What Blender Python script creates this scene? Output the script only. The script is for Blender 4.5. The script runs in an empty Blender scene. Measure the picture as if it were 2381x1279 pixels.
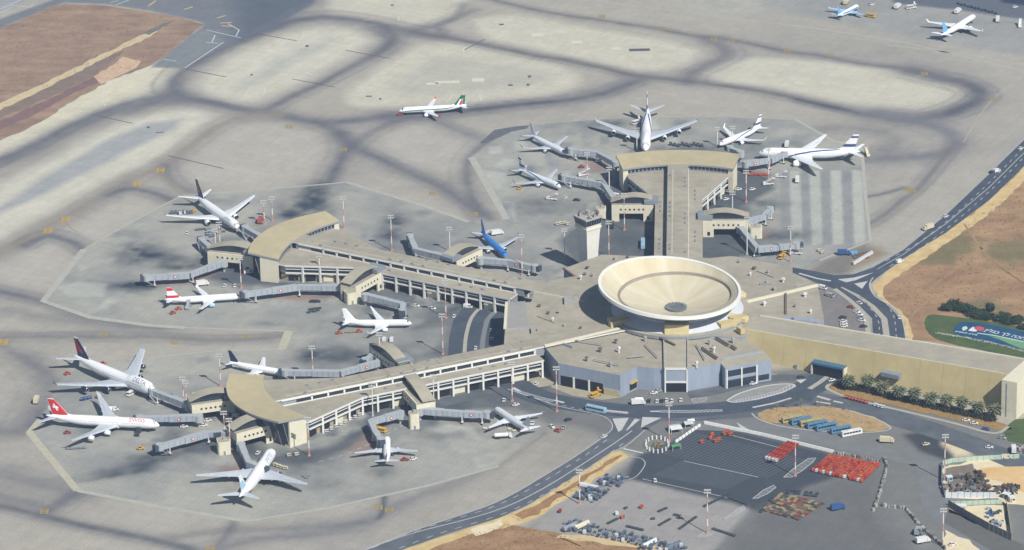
import bpy, bmesh, math, random
import numpy as np
from mathutils import Vector, Matrix
random.seed(7); np.random.seed(7)
rad = math.radians
sc = bpy.context.scene
COL = sc.collection

# ---------------------------------------------------------------- camera
FPX, CX, CY = 10000.0, 1190.5, 639.5          # focal length and centre, in pixels of the 2381 x 1279 frame
PITCH, ROLL, CAMH, CAMY = rad(22.5), rad(-1.3), 969.0, -2339.0
_fw = np.array([0, math.cos(PITCH), -math.sin(PITCH)])
_r0 = np.array([1.0, 0, 0]); _u0 = np.cross(_r0, _fw)
_R = _r0 * math.cos(ROLL) + _u0 * math.sin(ROLL)
_U = _u0 * math.cos(ROLL) - _r0 * math.sin(ROLL)
_C = np.array([0, CAMY, CAMH])
cam_d = bpy.data.cameras.new('camera'); cam = bpy.data.objects.new('camera', cam_d); COL.objects.link(cam)
cam_d.sensor_fit = 'HORIZONTAL'; cam_d.sensor_width = 36.0; cam_d.lens = 36.0 * FPX / 2381.0
cam_d.clip_start = 5; cam_d.clip_end = 20000
m3 = Matrix(((_R[0], _U[0], -_fw[0]), (_R[1], _U[1], -_fw[1]), (_R[2], _U[2], -_fw[2])))
cam.matrix_world = Matrix.Translation(Vector(_C)) @ m3.to_4x4()
sc.camera = cam

# ---------------------------------------------------------------- light
SUN_EL = rad(46); SUN_AZ = math.atan2(0.57, -0.82)      # azimuth from +Y, clockwise
world = bpy.data.worlds.new('World'); sc.world = world; world.use_nodes = True
wn = world.node_tree.nodes; wl = world.node_tree.links
sky = wn.new('ShaderNodeTexSky'); sky.sky_type = 'NISHITA'; sky.sun_disc = False
sky.sun_elevation = SUN_EL; sky.sun_rotation = SUN_AZ; sky.altitude = 0; sky.air_density = 1.0; sky.dust_density = 0.6
wl.new(sky.outputs[0], wn['Background'].inputs[0]); wn['Background'].inputs[1].default_value = 0.055
sd = bpy.data.lights.new('sun', 'SUN'); sd.energy = 4.5; sd.angle = rad(0.5); sd.color = (1.0, 0.965, 0.90)
sun = bpy.data.objects.new('sun', sd); COL.objects.link(sun)
_sv = Vector((math.sin(SUN_AZ) * math.cos(SUN_EL), math.cos(SUN_AZ) * math.cos(SUN_EL), math.sin(SUN_EL)))
sun.rotation_euler = _sv.to_track_quat('Z', 'Y').to_euler(); sun.location = _sv * 900
vs = sc.view_settings; vs.view_transform = 'Standard'; vs.look = 'None'; vs.exposure = 0.27; vs.gamma = 1.0; vs.use_curve_mapping = False
sc.cycles.max_bounces = 6; sc.cycles.volume_bounces = 0; sc.cycles.diffuse_bounces = 2

HAZE = 5.4e-5

# ---------------------------------------------------------------- where things stand
def P(px, py, z=0.0):
    """the point of the site at height z that lies on the sight line of a frame position (survey of the photograph)"""
    d = _fw + _R * (px - CX) / FPX - _U * (py - CY) / FPX
    t = (z - _C[2]) / d[2]
    v = _C + d * t
    return Vector((v[0], v[1], z))
def P2(pts, z=0.0): return [P(a, b, z) for a, b in pts]
EXPO = 1.12
def lin(c): 
    c = c / 255.0
    return c / 12.92 if c < 0.04045 else ((c + 0.055) / 1.055) ** 2.4
def A(r, g, b, k=1.0): return tuple(min(0.92, lin(v) / EXPO * k) for v in (r, g, b))

# ---------------------------------------------------------------- materials
MATS = {}
def mat(name, col, rough=0.7, var=0.12, scale=0.5, metal=0.0, spec=0.3, stretch=None, col2=None, bump=0.0, seams=None, stain=0.0):
    if name in MATS: return MATS[name]
    m = bpy.data.materials.new(name); m.use_nodes = True; n = m.node_tree.nodes; l = m.node_tree.links
    b = n['Principled BSDF']; b.inputs['Roughness'].default_value = rough; b.inputs['Metallic'].default_value = metal
    b.inputs['Specular IOR Level'].default_value = spec
    if var or col2:
        tc = n.new('ShaderNodeTexCoord'); mp = n.new('ShaderNodeMapping'); nz = n.new('ShaderNodeTexNoise'); rp = n.new('ShaderNodeValToRGB')
        l.new(tc.outputs['Object'], mp.inputs[0]); l.new(mp.outputs[0], nz.inputs['Vector'])
        if stretch: mp.inputs['Scale'].default_value = stretch
        nz.inputs['Scale'].default_value = scale; nz.inputs['Detail'].default_value = 6; nz.inputs['Roughness'].default_value = 0.65
        c2 = col2 or tuple(min(0.95, c * (1 + var)) for c in col); c1 = col if col2 else tuple(c * (1 - var) for c in col)
        rp.color_ramp.elements[0].position = 0.32; rp.color_ramp.elements[1].position = 0.68
        rp.color_ramp.elements[0].color = (*c1, 1); rp.color_ramp.elements[1].color = (*c2, 1)
        l.new(nz.outputs['Fac'], rp.inputs[0]); out = rp.outputs[0]
        if stain:
            n2 = n.new('ShaderNodeTexNoise'); n2.inputs['Scale'].default_value = .045; n2.inputs['Detail'].default_value = 8; n2.inputs['Roughness'].default_value = .7; l.new(tc.outputs['Object'], n2.inputs['Vector'])
            r2 = n.new('ShaderNodeMapRange'); r2.inputs[1].default_value = .38; r2.inputs[2].default_value = .62; r2.inputs[3].default_value = 1 - stain; r2.inputs[4].default_value = 1 + stain * .6; l.new(n2.outputs['Fac'], r2.inputs[0])
            sc_ = n.new('ShaderNodeVectorMath'); sc_.operation = 'SCALE'; l.new(out, sc_.inputs[0]); l.new(r2.outputs[0], sc_.inputs['Scale']); out = sc_.outputs[0]
        if seams:
            m2 = n.new('ShaderNodeMapping'); m2.inputs['Rotation'].default_value = (seams[4] if len(seams) > 4 else 0, 0, rad(seams[2])); l.new(tc.outputs['Object'], m2.inputs[0]); bk = n.new('ShaderNodeTexBrick'); bk.inputs['Scale'].default_value = 1; bk.inputs['Brick Width'].default_value = seams[0]; bk.inputs['Row Height'].default_value = seams[1]; bk.inputs['Mortar Size'].default_value = .1; bk.inputs['Mortar Smooth'].default_value = .6
            k = seams[3]; bk.inputs['Color1'].default_value = (1 + k * .3,) * 3 + (1,); bk.inputs['Color2'].default_value = (1 - k * .3,) * 3 + (1,); bk.inputs['Mortar'].default_value = (1 - k * 1.6,) * 3 + (1,); l.new(m2.outputs[0], bk.inputs['Vector'])
            mx = n.new('ShaderNodeMix'); mx.data_type = 'RGBA'; mx.blend_type = 'MULTIPLY'; mx.inputs[0].default_value = 1; l.new(out, mx.inputs[6]); l.new(bk.outputs['Color'], mx.inputs[7]); out = mx.outputs[2]
        l.new(out, b.inputs['Base Color'])
        if bump:
            bp = n.new('ShaderNodeBump'); bp.inputs['Strength'].default_value = bump; bp.inputs['Distance'].default_value = 0.5
            l.new(nz.outputs['Fac'], bp.inputs['Height']); l.new(bp.outputs[0], b.inputs['Normal'])
    else:
        b.inputs['Base Color'].default_value = (*col, 1)
    MATS[name] = m; return m

# ---------------------------------------------------------------- meshes
class MB:
    def __init__(s): s.v = []; s.f = []; s.m = []
    def face(s, pts, mi=0):
        i = len(s.v); s.v += [tuple(p) for p in pts]; s.f.append(tuple(range(i, i + len(pts)))); s.m.append(mi)
    def prism(s, base, z0, z1, mt=0, ms=None, bottom=False):
        """vertical prism over a plan outline; z0, z1 numbers or per-corner lists"""
        ms = mt if ms is None else ms; n = len(base); i = len(s.v)
        a = sum(base[k][0] * base[(k + 1) % n][1] - base[(k + 1) % n][0] * base[k][1] for k in range(n))
        if a < 0: base = base[::-1]; z0 = z0[::-1] if isinstance(z0, list) else z0; z1 = z1[::-1] if isinstance(z1, list) else z1
        g = lambda z, k: z[k] if isinstance(z, list) else z
        s.v += [(p[0], p[1], g(z0, k)) for k, p in enumerate(base)] + [(p[0], p[1], g(z1, k)) for k, p in enumerate(base)]
        for k in range(n):
            j = (k + 1) % n; s.f.append((i + k, i + j, i + n + j, i + n + k)); s.m.append(ms)
        s.f.append(tuple(range(i + n, i + 2 * n))); s.m.append(mt)
        if bottom: s.f.append(tuple(range(i + n - 1, i - 1, -1))); s.m.append(ms)
    def box(s, c, d, rz=0.0, mi=0, top=None):
        x, y = d[0] / 2, d[1] / 2; ca, sa = math.cos(rz), math.sin(rz)
        b = [(c[0] + u * ca - w * sa, c[1] + u * sa + w * ca) for u, w in ((-x, -y), (x, -y), (x, y), (-x, y))]
        s.prism(b, c[2] - d[2] / 2, c[2] + d[2] / 2, mi if top is None else top, mi, True)
    def beam(s, p, q, w, h, mi=0, top=None):
        """box beam from p to q, w wide, h high (centred on the axis), ends vertical"""
        p = Vector(p); q = Vector(q); d = Vector((q.x - p.x, q.y - p.y, 0)); d.normalize(); n = Vector((-d.y, d.x, 0)) * w / 2
        b = [p - n, q - n, q + n, p + n]; zs = [p.z, q.z, q.z, p.z]
        s.prism(b, [z - h / 2 for z in zs], [z + h / 2 for z in zs], mi if top is None else top, mi, True)
    def tube(s, p, q, r0, r1=None, n=6, mi=0, caps=True):
        r1 = r0 if r1 is None else r1; p = Vector(p); q = Vector(q); d = (q - p).normalized()
        a = d.orthogonal().normalized(); b = d.cross(a); i = len(s.v)
        for c, r in ((p, r0), (q, r1)):
            for k in range(n):
                t = 2 * math.pi * k / n; s.v.append(tuple(c + (a * math.cos(t) + b * math.sin(t)) * r))
        for k in range(n):
            j = (k + 1) % n; s.f.append((i + k, i + j, i + n + j, i + n + k)); s.m.append(mi)
        if caps:
            s.f.append(tuple(range(i + n - 1, i - 1, -1))); s.m.append(mi); s.f.append(tuple(range(i + n, i + 2 * n))); s.m.append(mi)
    def loft(s, rings, closed=True, caps=True, mi=0, mis=None):
        i = len(s.v); n = len(rings[0])
        for r in rings: s.v += [tuple(p) for p in r]
        for a in range(len(rings) - 1):
            for k in range(n if closed else n - 1):
                j = (k + 1) % n; s.f.append((i + a * n + k, i + a * n + j, i + (a + 1) * n + j, i + (a + 1) * n + k)); s.m.append(mis[a] if mis else mi)
        if caps and closed:
            s.f.append(tuple(range(i + n - 1, i - 1, -1))); s.m.append(mis[0] if mis else mi)
            e = i + (len(rings) - 1) * n; s.f.append(tuple(range(e, e + n))); s.m.append(mis[-1] if mis else mi)
    def wallquad(s, p, q, z0, z1, out=0.08, mi=0):
        """thin slab standing proud of the wall from p to q (outward = right of p->q)"""
        p = Vector((p[0], p[1], 0)); q = Vector((q[0], q[1], 0)); d = (q - p).normalized(); n = Vector((d.y, -d.x, 0))
        s.prism([p - n * 0.1, q - n * 0.1, q + n * out, p + n * out], z0, z1, mi, mi, True)
    def build(s, name, mats, parent=None, smooth=False, kind=None, link=True):
        if not isinstance(mats, (list, tuple)): mats = [mats]
        me = bpy.data.meshes.new(name)
        top = parent
        while top is not None and top.parent: top = top.parent
        off = top.location if top is not None and top.get('_world') else None
        vv = s.v if off is None else [(a - off.x, b - off.y, c - off.z) for a, b, c in s.v]
        me.from_pydata(vv, [], s.f)
        for m in mats: me.materials.append(m)
        if len(mats) > 1: me.polygons.foreach_set('material_index', s.m)
        if smooth: me.polygons.foreach_set('use_smooth', [True] * len(s.f))
        me.update()
        o = bpy.data.objects.new(name, me); COL.objects.link(o)
        if parent is not None: o.parent = parent
        if kind: o['kind'] = kind
        return o
def thing(name, label, cat, loc=(0, 0, 0), rz=0.0, group=None, world=False):
    o = bpy.data.objects.new(name, None); o.empty_display_size = 2; COL.objects.link(o); o.location = loc; o.rotation_euler = (0, 0, rz)
    o['label'] = label; o['category'] = cat
    if group: o['group'] = group
    if world: o['_world'] = 1
    return o
def tag(o, label, cat, group=None):
    o['label'] = label; o['category'] = cat
    if group: o['group'] = group
    return o
def clone(root, loc, rz, label, group=None, mats=None):
    """a copy of a thing with its parts and sub-parts; mats swaps materials by name"""
    def cp(o, parent):
        c = o.copy(); COL.objects.link(c); c.parent = parent
        if c.type == 'MESH':
            for i, s in enumerate(c.material_slots):
                dm = c.data.materials[i].name
                if mats and dm in mats: s.link = 'OBJECT'; s.material = mats[dm]
                elif s.link == 'OBJECT': s.link = 'DATA'
        for ch in list(o.children): cp(ch, c)
        return c
    r = cp(root, None); r.location = loc; r.rotation_euler = (0, 0, rz); r['label'] = label
    if group: r['group'] = group
    return r
def ribbon_pts(pts, w, closed=False):
    """left and right edges of a strip w wide along a plan polyline"""
    pts = [Vector((p[0], p[1], 0)) for p in pts]; L = []; Rr = []; n = len(pts)
    for i, p in enumerate(pts):
        a = pts[i - 1] if i > 0 else p; b = pts[i + 1] if i < n - 1 else p
        d = (b - a).normalized(); q = Vector((-d.y, d.x, 0)); ww = w[i] if isinstance(w, (list, tuple)) else w
        L.append(p + q * ww / 2); Rr.append(p - q * ww / 2)
    return L, Rr
def smooth_line(pts, per=6):
    """Catmull-Rom through plan points"""
    pts = [Vector((p[0], p[1], 0)) for p in pts]; out = []
    for i in range(len(pts) - 1):
        p0 = pts[max(0, i - 1)]; p1 = pts[i]; p2 = pts[i + 1]; p3 = pts[min(len(pts) - 1, i + 2)]
        for k in range(per):
            t = k / per; t2 = t * t; t3 = t2 * t
            out.append(0.5 * ((2 * p1) + (p2 - p0) * t + (2 * p0 - 5 * p1 + 4 * p2 - p3) * t2 + (3 * p1 - p0 - 3 * p2 + p3) * t3))
    out.append(pts[-1]); return out
def strip(mb, line, w, z, mi=0):
    L, Rr = ribbon_pts(line, w)
    for i in range(len(L) - 1):
        mb.face([(Rr[i].x, Rr[i].y, z), (Rr[i + 1].x, Rr[i + 1].y, z), (L[i + 1].x, L[i + 1].y, z), (L[i].x, L[i].y, z)], mi)
_rs = random.Random(77)
def ragged(q, step, amp):
    out = []
    for i in range(len(q)):
        a, b = q[i], q[(i + 1) % len(q)]; n_ = max(1, int((b - a).length / step)); d = (b - a).normalized(); nn = Vector((-d.y, d.x, 0))
        for k in range(n_): out.append(a.lerp(b, k / n_) + nn * _rs.uniform(-amp, amp))
    return out
def sheet(name, polys, z, m, smooth=0):
    mb = MB()
    for pl in polys:
        q = [P(a, b, 0) for a, b in pl]
        if smooth: q = smooth_line(q + [q[0]], smooth)[:-1]
        if name in ('soil_field', 'ploughed_strip', 'sand_verge', 'field_track', 'bare_ground', 'planted_bed', 'planted_island', 'lawn'): q = ragged(q, 5, 1.1 if name != 'lawn' else .5)
        ar = sum(q[k].x * q[(k + 1) % len(q)].y - q[(k + 1) % len(q)].x * q[k].y for k in range(len(q)))
        if ar < 0: q = q[::-1]
        mb.face([(p.x, p.y, z) for p in q])
    return mb.build(name, m, kind='structure')
# ================================================================ ground: one sheet, paint and wear by place
C_BASE = A(174, 169, 156); C_LIGHT = A(205, 201, 184); C_PALE = A(190, 188, 172); C_TRK = A(100, 102, 108); C_TRK2 = A(136, 134, 133)
C_APR = A(170, 169, 159); C_APRD = A(138, 140, 139); C_STAIN = A(58, 68, 80); C_ASPH_SHADE = A(82, 88, 94); C_ASPD = A(70, 78, 86)
C_SLABL = A(186, 188, 178); C_RED = A(150, 128, 118); C_PAVE = A(150, 149, 145)
xs = np.concatenate([[-3500, -1600, -800, -480], np.arange(-385, 385.1, 1.4), [480, 800, 1600, 3500]])
ys = np.concatenate([[-3500, -1800, -900, -540], np.arange(-415, 560.1, 2.5), [700, 1000, 1800, 3500]])
GX, GY = np.meshgrid(xs, ys); NX, NY = len(xs), len(ys)
def vnoise(x, y, s, seed):
    r = np.random.RandomState(seed).rand(128, 128); x = x / s + 500; y = y / s + 500
    xi = np.floor(x).astype(int); yi = np.floor(y).astype(int); fx = x - xi; fy = y - yi
    fx = fx * fx * (3 - 2 * fx); fy = fy * fy * (3 - 2 * fy); g = lambda a, b: r[a % 128, b % 128]
    return (g(xi, yi) * (1 - fx) + g(xi + 1, yi) * fx) * (1 - fy) + (g(xi, yi + 1) * (1 - fx) + g(xi + 1, yi + 1) * fx) * fy
def fnoise(s, seed, o=4):
    t = 0; a = 1; n = 0
    for k in range(o): t = t + a * vnoise(GX, GY, s / 2 ** k, seed + k); n += a; a *= 0.55
    return t / n - 0.5
WX = fnoise(30, 11) ; WY = fnoise(30, 23); WF = fnoise(9, 37); WS = fnoise(3, 41, 2)
XW = GX + WX * 3; YW = GY + WY * 3
colr = np.empty((NY, NX, 3)); colr[:] = C_BASE
def blend(c, a):
    a = np.clip(a, 0, 1)[..., None]; colr[:] = colr * (1 - a) + np.array(c) * a
def dist_line(pts, X, Y):
    d = np.full(X.shape, 1e9)
    for i in range(len(pts) - 1):
        ax, ay = pts[i][0], pts[i][1]; bx, by = pts[i + 1][0] - ax, pts[i + 1][1] - ay
        t = np.clip(((X - ax) * bx + (Y - ay) * by) / (bx * bx + by * by + 1e-9), 0, 1)
        d = np.minimum(d, np.hypot(X - ax - t * bx, Y - ay - t * by))
    return d
def sdf(pts, X, Y):
    d = dist_line(list(pts) + [pts[0]], X, Y); ins = np.zeros(X.shape, bool); n = len(pts)
    for i in range(n):
        x0, y0 = pts[i][0], pts[i][1]; x1, y1 = pts[(i + 1) % n][0], pts[(i + 1) % n][1]
        if y0 == y1: continue
        c = ((y0 > Y) != (y1 > Y)) & (X < (x1 - x0) * (Y - y0) / (y1 - y0) + x0); ins ^= c
    return np.where(ins, -d, d)
def area(px, c, soft=3.0, k=1.0, warp=True, sm=0):
    q = [P(a, b) for a, b in px]
    if sm: q = smooth_line(q + [q[0]], sm)[:-1]
    s = sdf(q, XW if warp else GX, YW if warp else GY)
    blend(c, k * np.clip(0.5 - s / (2 * soft), 0, 1))
    return s
_tr = random.Random(31)
def track(px, w, c=None, k=0.85, soft=1.0, sm=5, p=3.0):
    q = smooth_line([P(a, b) for a, b in px], sm); d = dist_line(q, GX + WX * 3, GY + WY * 3)
    cc = C_TRK if c is None else c; m_ = 0.9 + 0.55 * WF + 0.25 * WS
    if w > 5:
        nx = _tr.randint(3, 5)
        for _ in range(nx):
            o_ = _tr.uniform(-w, w) * .9; L_, R_2 = ribbon_pts(q, abs(o_) * 2 + .01); dl = dist_line(L_ if o_ > 0 else R_2, GX, GY); blend(cc, _tr.uniform(.18, .42) * k * (1 + 1.2 * WF) * np.exp(-(dl / _tr.uniform(.9, 1.8)) ** 2))
    blend(C_TRK2, .50 * k * np.exp(-(d / (w * 1.0)) ** 2.8)); blend(cc, 1.05 * k * m_ * np.exp(-(d / (w * .40)) ** 2)); blend(cc, .35 * k * np.exp(-(d / (w * .17)) ** 2))
# large soft variation of the concrete
blend(A(176, 171, 160), 0.35 + 1.6 * fnoise(160, 51)); blend(A(150, 148, 144), np.clip(1.8 * fnoise(90, 61), 0, .6))
# pale concrete between the taxi lanes
for pl, s_ in (([(-40, 345), (120, 262), (250, 198), (350, 156), (440, 158), (398, 195), (330, 226), (230, 264), (100, 328), (-40, 395)], 5),
           ([(-40, 450), (150, 352), (240, 302), (330, 266), (440, 250), (512, 276), (490, 318), (400, 355), (300, 402), (200, 452), (100, 502), (-40, 570)], 9),
           ([(445, 203), (520, 140), (620, 92), (700, 70), (800, 66), (862, 84), (850, 112), (800, 142), (720, 182), (650, 216), (560, 242), (480, 230)], 9)):
    area(pl, C_LIGHT, s_ * .9, 0.95, sm=4)
for pl in ([(800, 218), (900, 150), (1012, 92), (1150, 116), (1280, 146), (1352, 186), (1300, 216), (1150, 236), (930, 250), (820, 246)],
           [(1100, 46), (1200, 36), (1400, 70), (1550, 96), (1622, 118), (1600, 150), (1500, 166), (1400, 150), (1250, 117), (1130, 86)],
           [(1640, 166), (1750, 136), (1900, 142), (2100, 166), (2222, 188), (2240, 222), (2200, 247), (2100, 256), (1950, 237), (1800, 207), (1680, 191)],
           [(770, 18), (800, -20), (1060, -20), (1072, 24), (1000, 50), (900, 60), (800, 45)]):
    area(pl, A(202, 198, 180), 5, 0.95, sm=4)
for pl in ([(400, 350), (480, 300), (600, 290), (720, 300), (770, 345), (740, 395), (640, 420), (480, 430), (420, 410)], [(870, 340), (920, 300), (1010, 280), (1100, 300), (1110, 350), (1060, 400), (1000, 405), (900, 370)],
           [(0, 640), (100, 560), (250, 500), (330, 470), (280, 540), (180, 600), (100, 680), (0, 680)]):
    area(pl, A(182, 177, 166), 9, 0.8, sm=4)
for pl in ([(0, 478), (120, 400), (235, 332), (340, 286), (424, 277), (404, 300), (300, 350), (200, 402), (80, 462), (-60, 520)], ):
    area(pl, A(160, 163, 164), 4, 0.9)
area([(540, 206), (620, 152), (700, 112), (780, 86), (764, 110), (690, 147), (600, 197), (562, 212)], A(184, 184, 172), 5, 0.9)
area([(900, 205), (1000, 130), (1130, 140), (1290, 170), (1260, 200), (1100, 215), (960, 225)], A(182, 180, 166), 8, 0.8)
area([(-60, 335), (80, 262), (200, 204), (330, 150), (440, 158), (360, 200), (230, 258), (80, 320), (-60, 385)], A(214, 208, 184), 2.5, .9)
area([(2381, 160), (2300, 200), (2260, 280), (2200, 420), (2080, 520), (2030, 600), (2200, 480), (2381, 310)], A(172, 167, 155), 10, .8)
# rubbered taxi lanes
track([(-60, 398), (75, 338), (160, 295), (242, 258), (336, 231), (430, 224)], 11, k=.8)
track([(-60, 408), (75, 348), (160, 305), (242, 268), (336, 241), (420, 236)], 20, k=.5)
track([(400, 224), (484, 236), (560, 253), (654, 269), (734, 283), (815, 281), (896, 271), (960, 266)], 15, k=.85)
track([(896, 272), (1000, 268), (1092, 258), (1200, 245), (1307, 234), (1388, 220), (1450, 200), (1490, 186)], 17, A(104, 105, 110), k=.9)
track([(1000, 262), (1092, 255), (1200, 243), (1280, 236)], 7, C_STAIN, k=.45)
track([(420, 222), (402, 200), (425, 168), (470, 138), (540, 104), (600, 78), (660, 54), (720, 43), (780, 41), (850, 51), (930, 69), (1020, 86)], 16, k=.8)
track([(400, 215), (360, 235), (300, 262)], 14, k=.4)
track([(930, 69), (976, 77), (1057, 91), (1138, 107), (1240, 128), (1307, 138), (1415, 161), (1482, 177), (1576, 186), (1684, 200), (1764, 211), (1840, 227), (1931, 246), (2007, 264), (2083, 274), (2159, 273), (2235, 252)], 10, A(112, 109, 110), k=.85)
track([(1850, 232), (1931, 248), (2007, 265), (2083, 275)], 8, C_STAIN, k=.6)
track([(2083, 275), (2159, 274), (2235, 253), (2278, 227), (2272, 208), (2235, 191), (2184, 180), (2120, 164)], 19, A(96, 98, 106), k=.95)
track([(2235, 191), (2159, 170), (2083, 157), (2007, 148), (1906, 129), (1830, 119), (1711, 95), (1603, 81), (1523, 66), (1415, 50), (1307, 34), (1200, 13), (1130, -4)], 6.5, A(114, 111, 112), k=.75)
track([(890, 62), (912, 80), (912, 97), (882, 121), (828, 150), (761, 185), (681, 223), (616, 256)], 11, k=.7)
track([(870, 70), (905, 95), (880, 125)], 16, k=.4)
track([(1640, 90), (1680, 110), (1690, 130), (1650, 150), (1610, 170), (1600, 190)], 16, k=.55)
track([(1080, 10), (1060, 40), (1010, 60), (960, 72)], 10, k=.45)
track([(1040, 85), (1020, 60), (1050, 45), (1110, 20)], 7, k=.3)
track([(734, 283), (790, 308), (806, 345), (780, 395), (752, 440), (722, 480)], 12, k=.8)
track([(790, 310), (820, 340), (875, 364), (926, 390), (976, 413), (1027, 436), (1080, 470), (1120, 500)], 13, k=.75)
track([(960, 270), (900, 290), (840, 320), (810, 350)], 12, k=.5)
track([(1110, 320), (1060, 300), (1000, 275)], 14, k=.45); track([(1130, 330), (1090, 370), (1085, 420), (1110, 480), (1140, 510)], 12, k=.5)
track([(-20, 600), (70, 548), (158, 502), (246, 452), (317, 413), (387, 382), (440, 340), (500, 296), (570, 272), (650, 268)], 12, A(150, 140, 128), k=.75)
track([(60, 570), (110, 548), (160, 560), (210, 590)], 12, C_TRK, k=.75); track([(255, 455), (300, 440), (360, 450), (410, 470)], 12, C_TRK, k=.7)
track([(387, 382), (395, 410), (430, 440), (470, 450)], 12, k=.45)
track([(-20, 672), (100, 700), (160, 718), (230, 738), (330, 750), (420, 752)], 13, k=.75)
track([(0, 720), (150, 745), (300, 760), (420, 752), (520, 742)], 14, k=.3)
track([(-20, 783), (124, 783), (248, 782), (372, 784), (496, 790), (620, 786), (680, 774)], 10, A(128, 126, 122), k=.85)
track([(0, 800), (60, 840), (130, 880)], 14, k=.35); track([(-20, 1000), (60, 1000), (100, 960)], 20, k=.5); track([(60, 830), (110, 900), (70, 990)], 22, k=.4)
track([(-20, 1172), (83, 1196), (165, 1217), (290, 1243), (372, 1260), (470, 1284)], 9, A(92, 96, 100), k=.9)
track([(-20, 1150), (83, 1172), (120, 1180), (178, 1143)], 14, k=.5); track([(0, 1100), (120, 1130), (180, 1150)], 26, k=.4)
track([(178, 1146), (130, 1180), (90, 1200)], 6, k=.5); track([(540, 1215), (500, 1285)], 6, k=.5)
track([(1262, 1008), (1240, 1025), (1199, 1054), (1159, 1081), (1119, 1095), (1065, 1121)], 5, C_ASPD, k=.9)
track([(1119, 1095), (1065, 1122), (984, 1153), (917, 1182), (850, 1212), (740, 1240), (600, 1255), (500, 1280)], 12, C_TRK2, k=.8)
track([(850, 1212), (700, 1225), (560, 1230), (400, 1250)], 14, k=.35)
track([(895, 1086), (893, 1130), (890, 1190), (880, 1205)], 5, C_ASPD, k=.7)
track([(2040, 262), (2130, 281), (2192, 300), (2222, 327), (2211, 349), (2161, 362), (2099, 366), (2015, 372)], 18, A(120, 121, 124), k=.85)
track([(2222, 331), (2192, 371), (2146, 424), (2099, 465), (2021, 521), (1960, 537), (1880, 547), (1800, 552)], 7, A(118, 117, 116), k=.75)
track([(2099, 437), (2021, 456), (1880, 471), (1760, 477), (1690, 480)], 5, A(106, 108, 112), k=.75)
track([(1900, 300), (2000, 300), (2080, 320), (2060, 350)], 25, k=.35)
# aprons
AP_UL = [(806, 424), (983, 478), (1090, 516), (1150, 522), (1174, 508), (1330, 640), (1300, 800), (1000, 800), (930, 778), (672, 770), (430, 760), (350, 757), (210, 738), (100, 700), (195, 580), (300, 520), (420, 456), (600, 442)]
AP_LL = [(68, 1005), (95, 975), (130, 915), (180, 850), (260, 840), (500, 815), (655, 811), (676, 770), (930, 778), (1000, 800), (1290, 800), (1300, 960), (1262, 1008), (1160, 1084), (1000, 1128), (760, 1182), (572, 1212), (380, 1180), (180, 1141)]
AP_D = [(1092, 365), (1150, 330), (1195, 300), (1290, 285), (1480, 270), (1680, 271), (1850, 278), (1935, 326), (2004, 345), (2013, 460), (2024, 560), (1900, 608), (1850, 640), (1330, 640), (1172, 508)]
for ap in (AP_UL, AP_LL, AP_D):
    area(ap, C_APR, 1.2, 0.92, warp=False)
blend(C_APRD, 0)
_in = np.minimum(np.minimum(sdf(P2(AP_UL), GX, GY), sdf(P2(AP_LL), GX, GY)), sdf(P2(AP_D), GX, GY)) < 0
blend(C_APRD, np.where(_in, np.clip(0.15 + 2.4 * fnoise(50, 71), 0, .8), 0)); blend(A(116, 122, 126), np.where(_in, np.clip(-.25 + 2.6 * fnoise(26, 77), 0, .6), 0)); blend(A(166, 167, 160), np.where(_in, np.clip(2.0 * fnoise(35, 81), 0, .5), 0))
# oil and rubber wear gathers towards the gates
dg_ = np.minimum(np.minimum(dist_line([(97, -15), (104, 160)], GX, GY), dist_line([(10, -50), (-140, 36)], GX, GY)), dist_line([(14, -135), (-150, -210)], GX, GY))
gate = np.exp(-(np.maximum(dg_ - 20, 0) / 34) ** 2)
blend(A(98, 104, 108), np.where(_in, gate * np.clip(.30 + 3.4 * fnoise(17, 131) + .8 * fnoise(5, 133, 3), 0, .85), 0)); blend(A(72, 80, 90), np.where(_in, gate * np.clip(-.22 + 3.8 * fnoise(11, 141), 0, .8), 0))
# pale new slabs
for i, x in enumerate((1812, 1860, 1907, 1956)): area([(x, 398), (x + 24, 397), (x + 29, 568), (x + 5, 570)], A(136, 141, 142), .7, .6, warp=False)
for i, x in enumerate((1836, 1882, 1931, 1981)):
    area([(x, 398 - i), (x + 24, 397), (x + 31, 566), (x + 6, 570)], C_SLABL, .7, .75 + .05 * i, warp=False)
for pl in ([(1136, 342), (1166, 338), (1168, 356), (1140, 358)], [(1196, 332), (1220, 318), (1225, 345), (1200, 350)], [(1172, 402), (1186, 445), (1150, 440), (1120, 395)],
           [(1178, 470), (1196, 470), (1200, 515), (1185, 500)], [(1170, 365), (1195, 372), (1180, 400), (1150, 385)],
           [(135, 668), (180, 655), (250, 660), (240, 690), (160, 690)], [(250, 695), (275, 697), (245, 720), (222, 718)], [(180, 615), (205, 622), (190, 630)],
           [(1100, 1065), (1180, 1045), (1210, 1040), (1150, 1082), (1112, 1092)], [(990, 1000), (1050, 985), (1080, 995), (1040, 1010)], [(1060, 985), (1090, 980), (1120, 1025), (1085, 1015)],
           [(1195, 1032), (1215, 1030), (1205, 1045), (1196, 1044)], [(1525, 277), (1532, 300), (1510, 305), (1512, 280)], [(1550, 325), (1575, 318), (1580, 345), (1548, 346)]):
    area(pl, C_SLABL, 1.5, .75, warp=False)
rp_ = random.Random(5)
for k in range(34):
    x = 1160 + 330 * rp_.random(); y = 300 + 230 * rp_.random(); w = rp_.choice((14, 22, 30)); h = rp_.choice((14, 20, 40)); area([(x, y), (x + w, y - 1), (x + w + 3, y + h), (x + 3, y + h + 1)], rp_.choice((C_SLABL, A(140, 144, 146), A(150, 152, 150), A(124, 130, 134))), .8, .25 + .3 * rp_.random(), warp=False)
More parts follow.
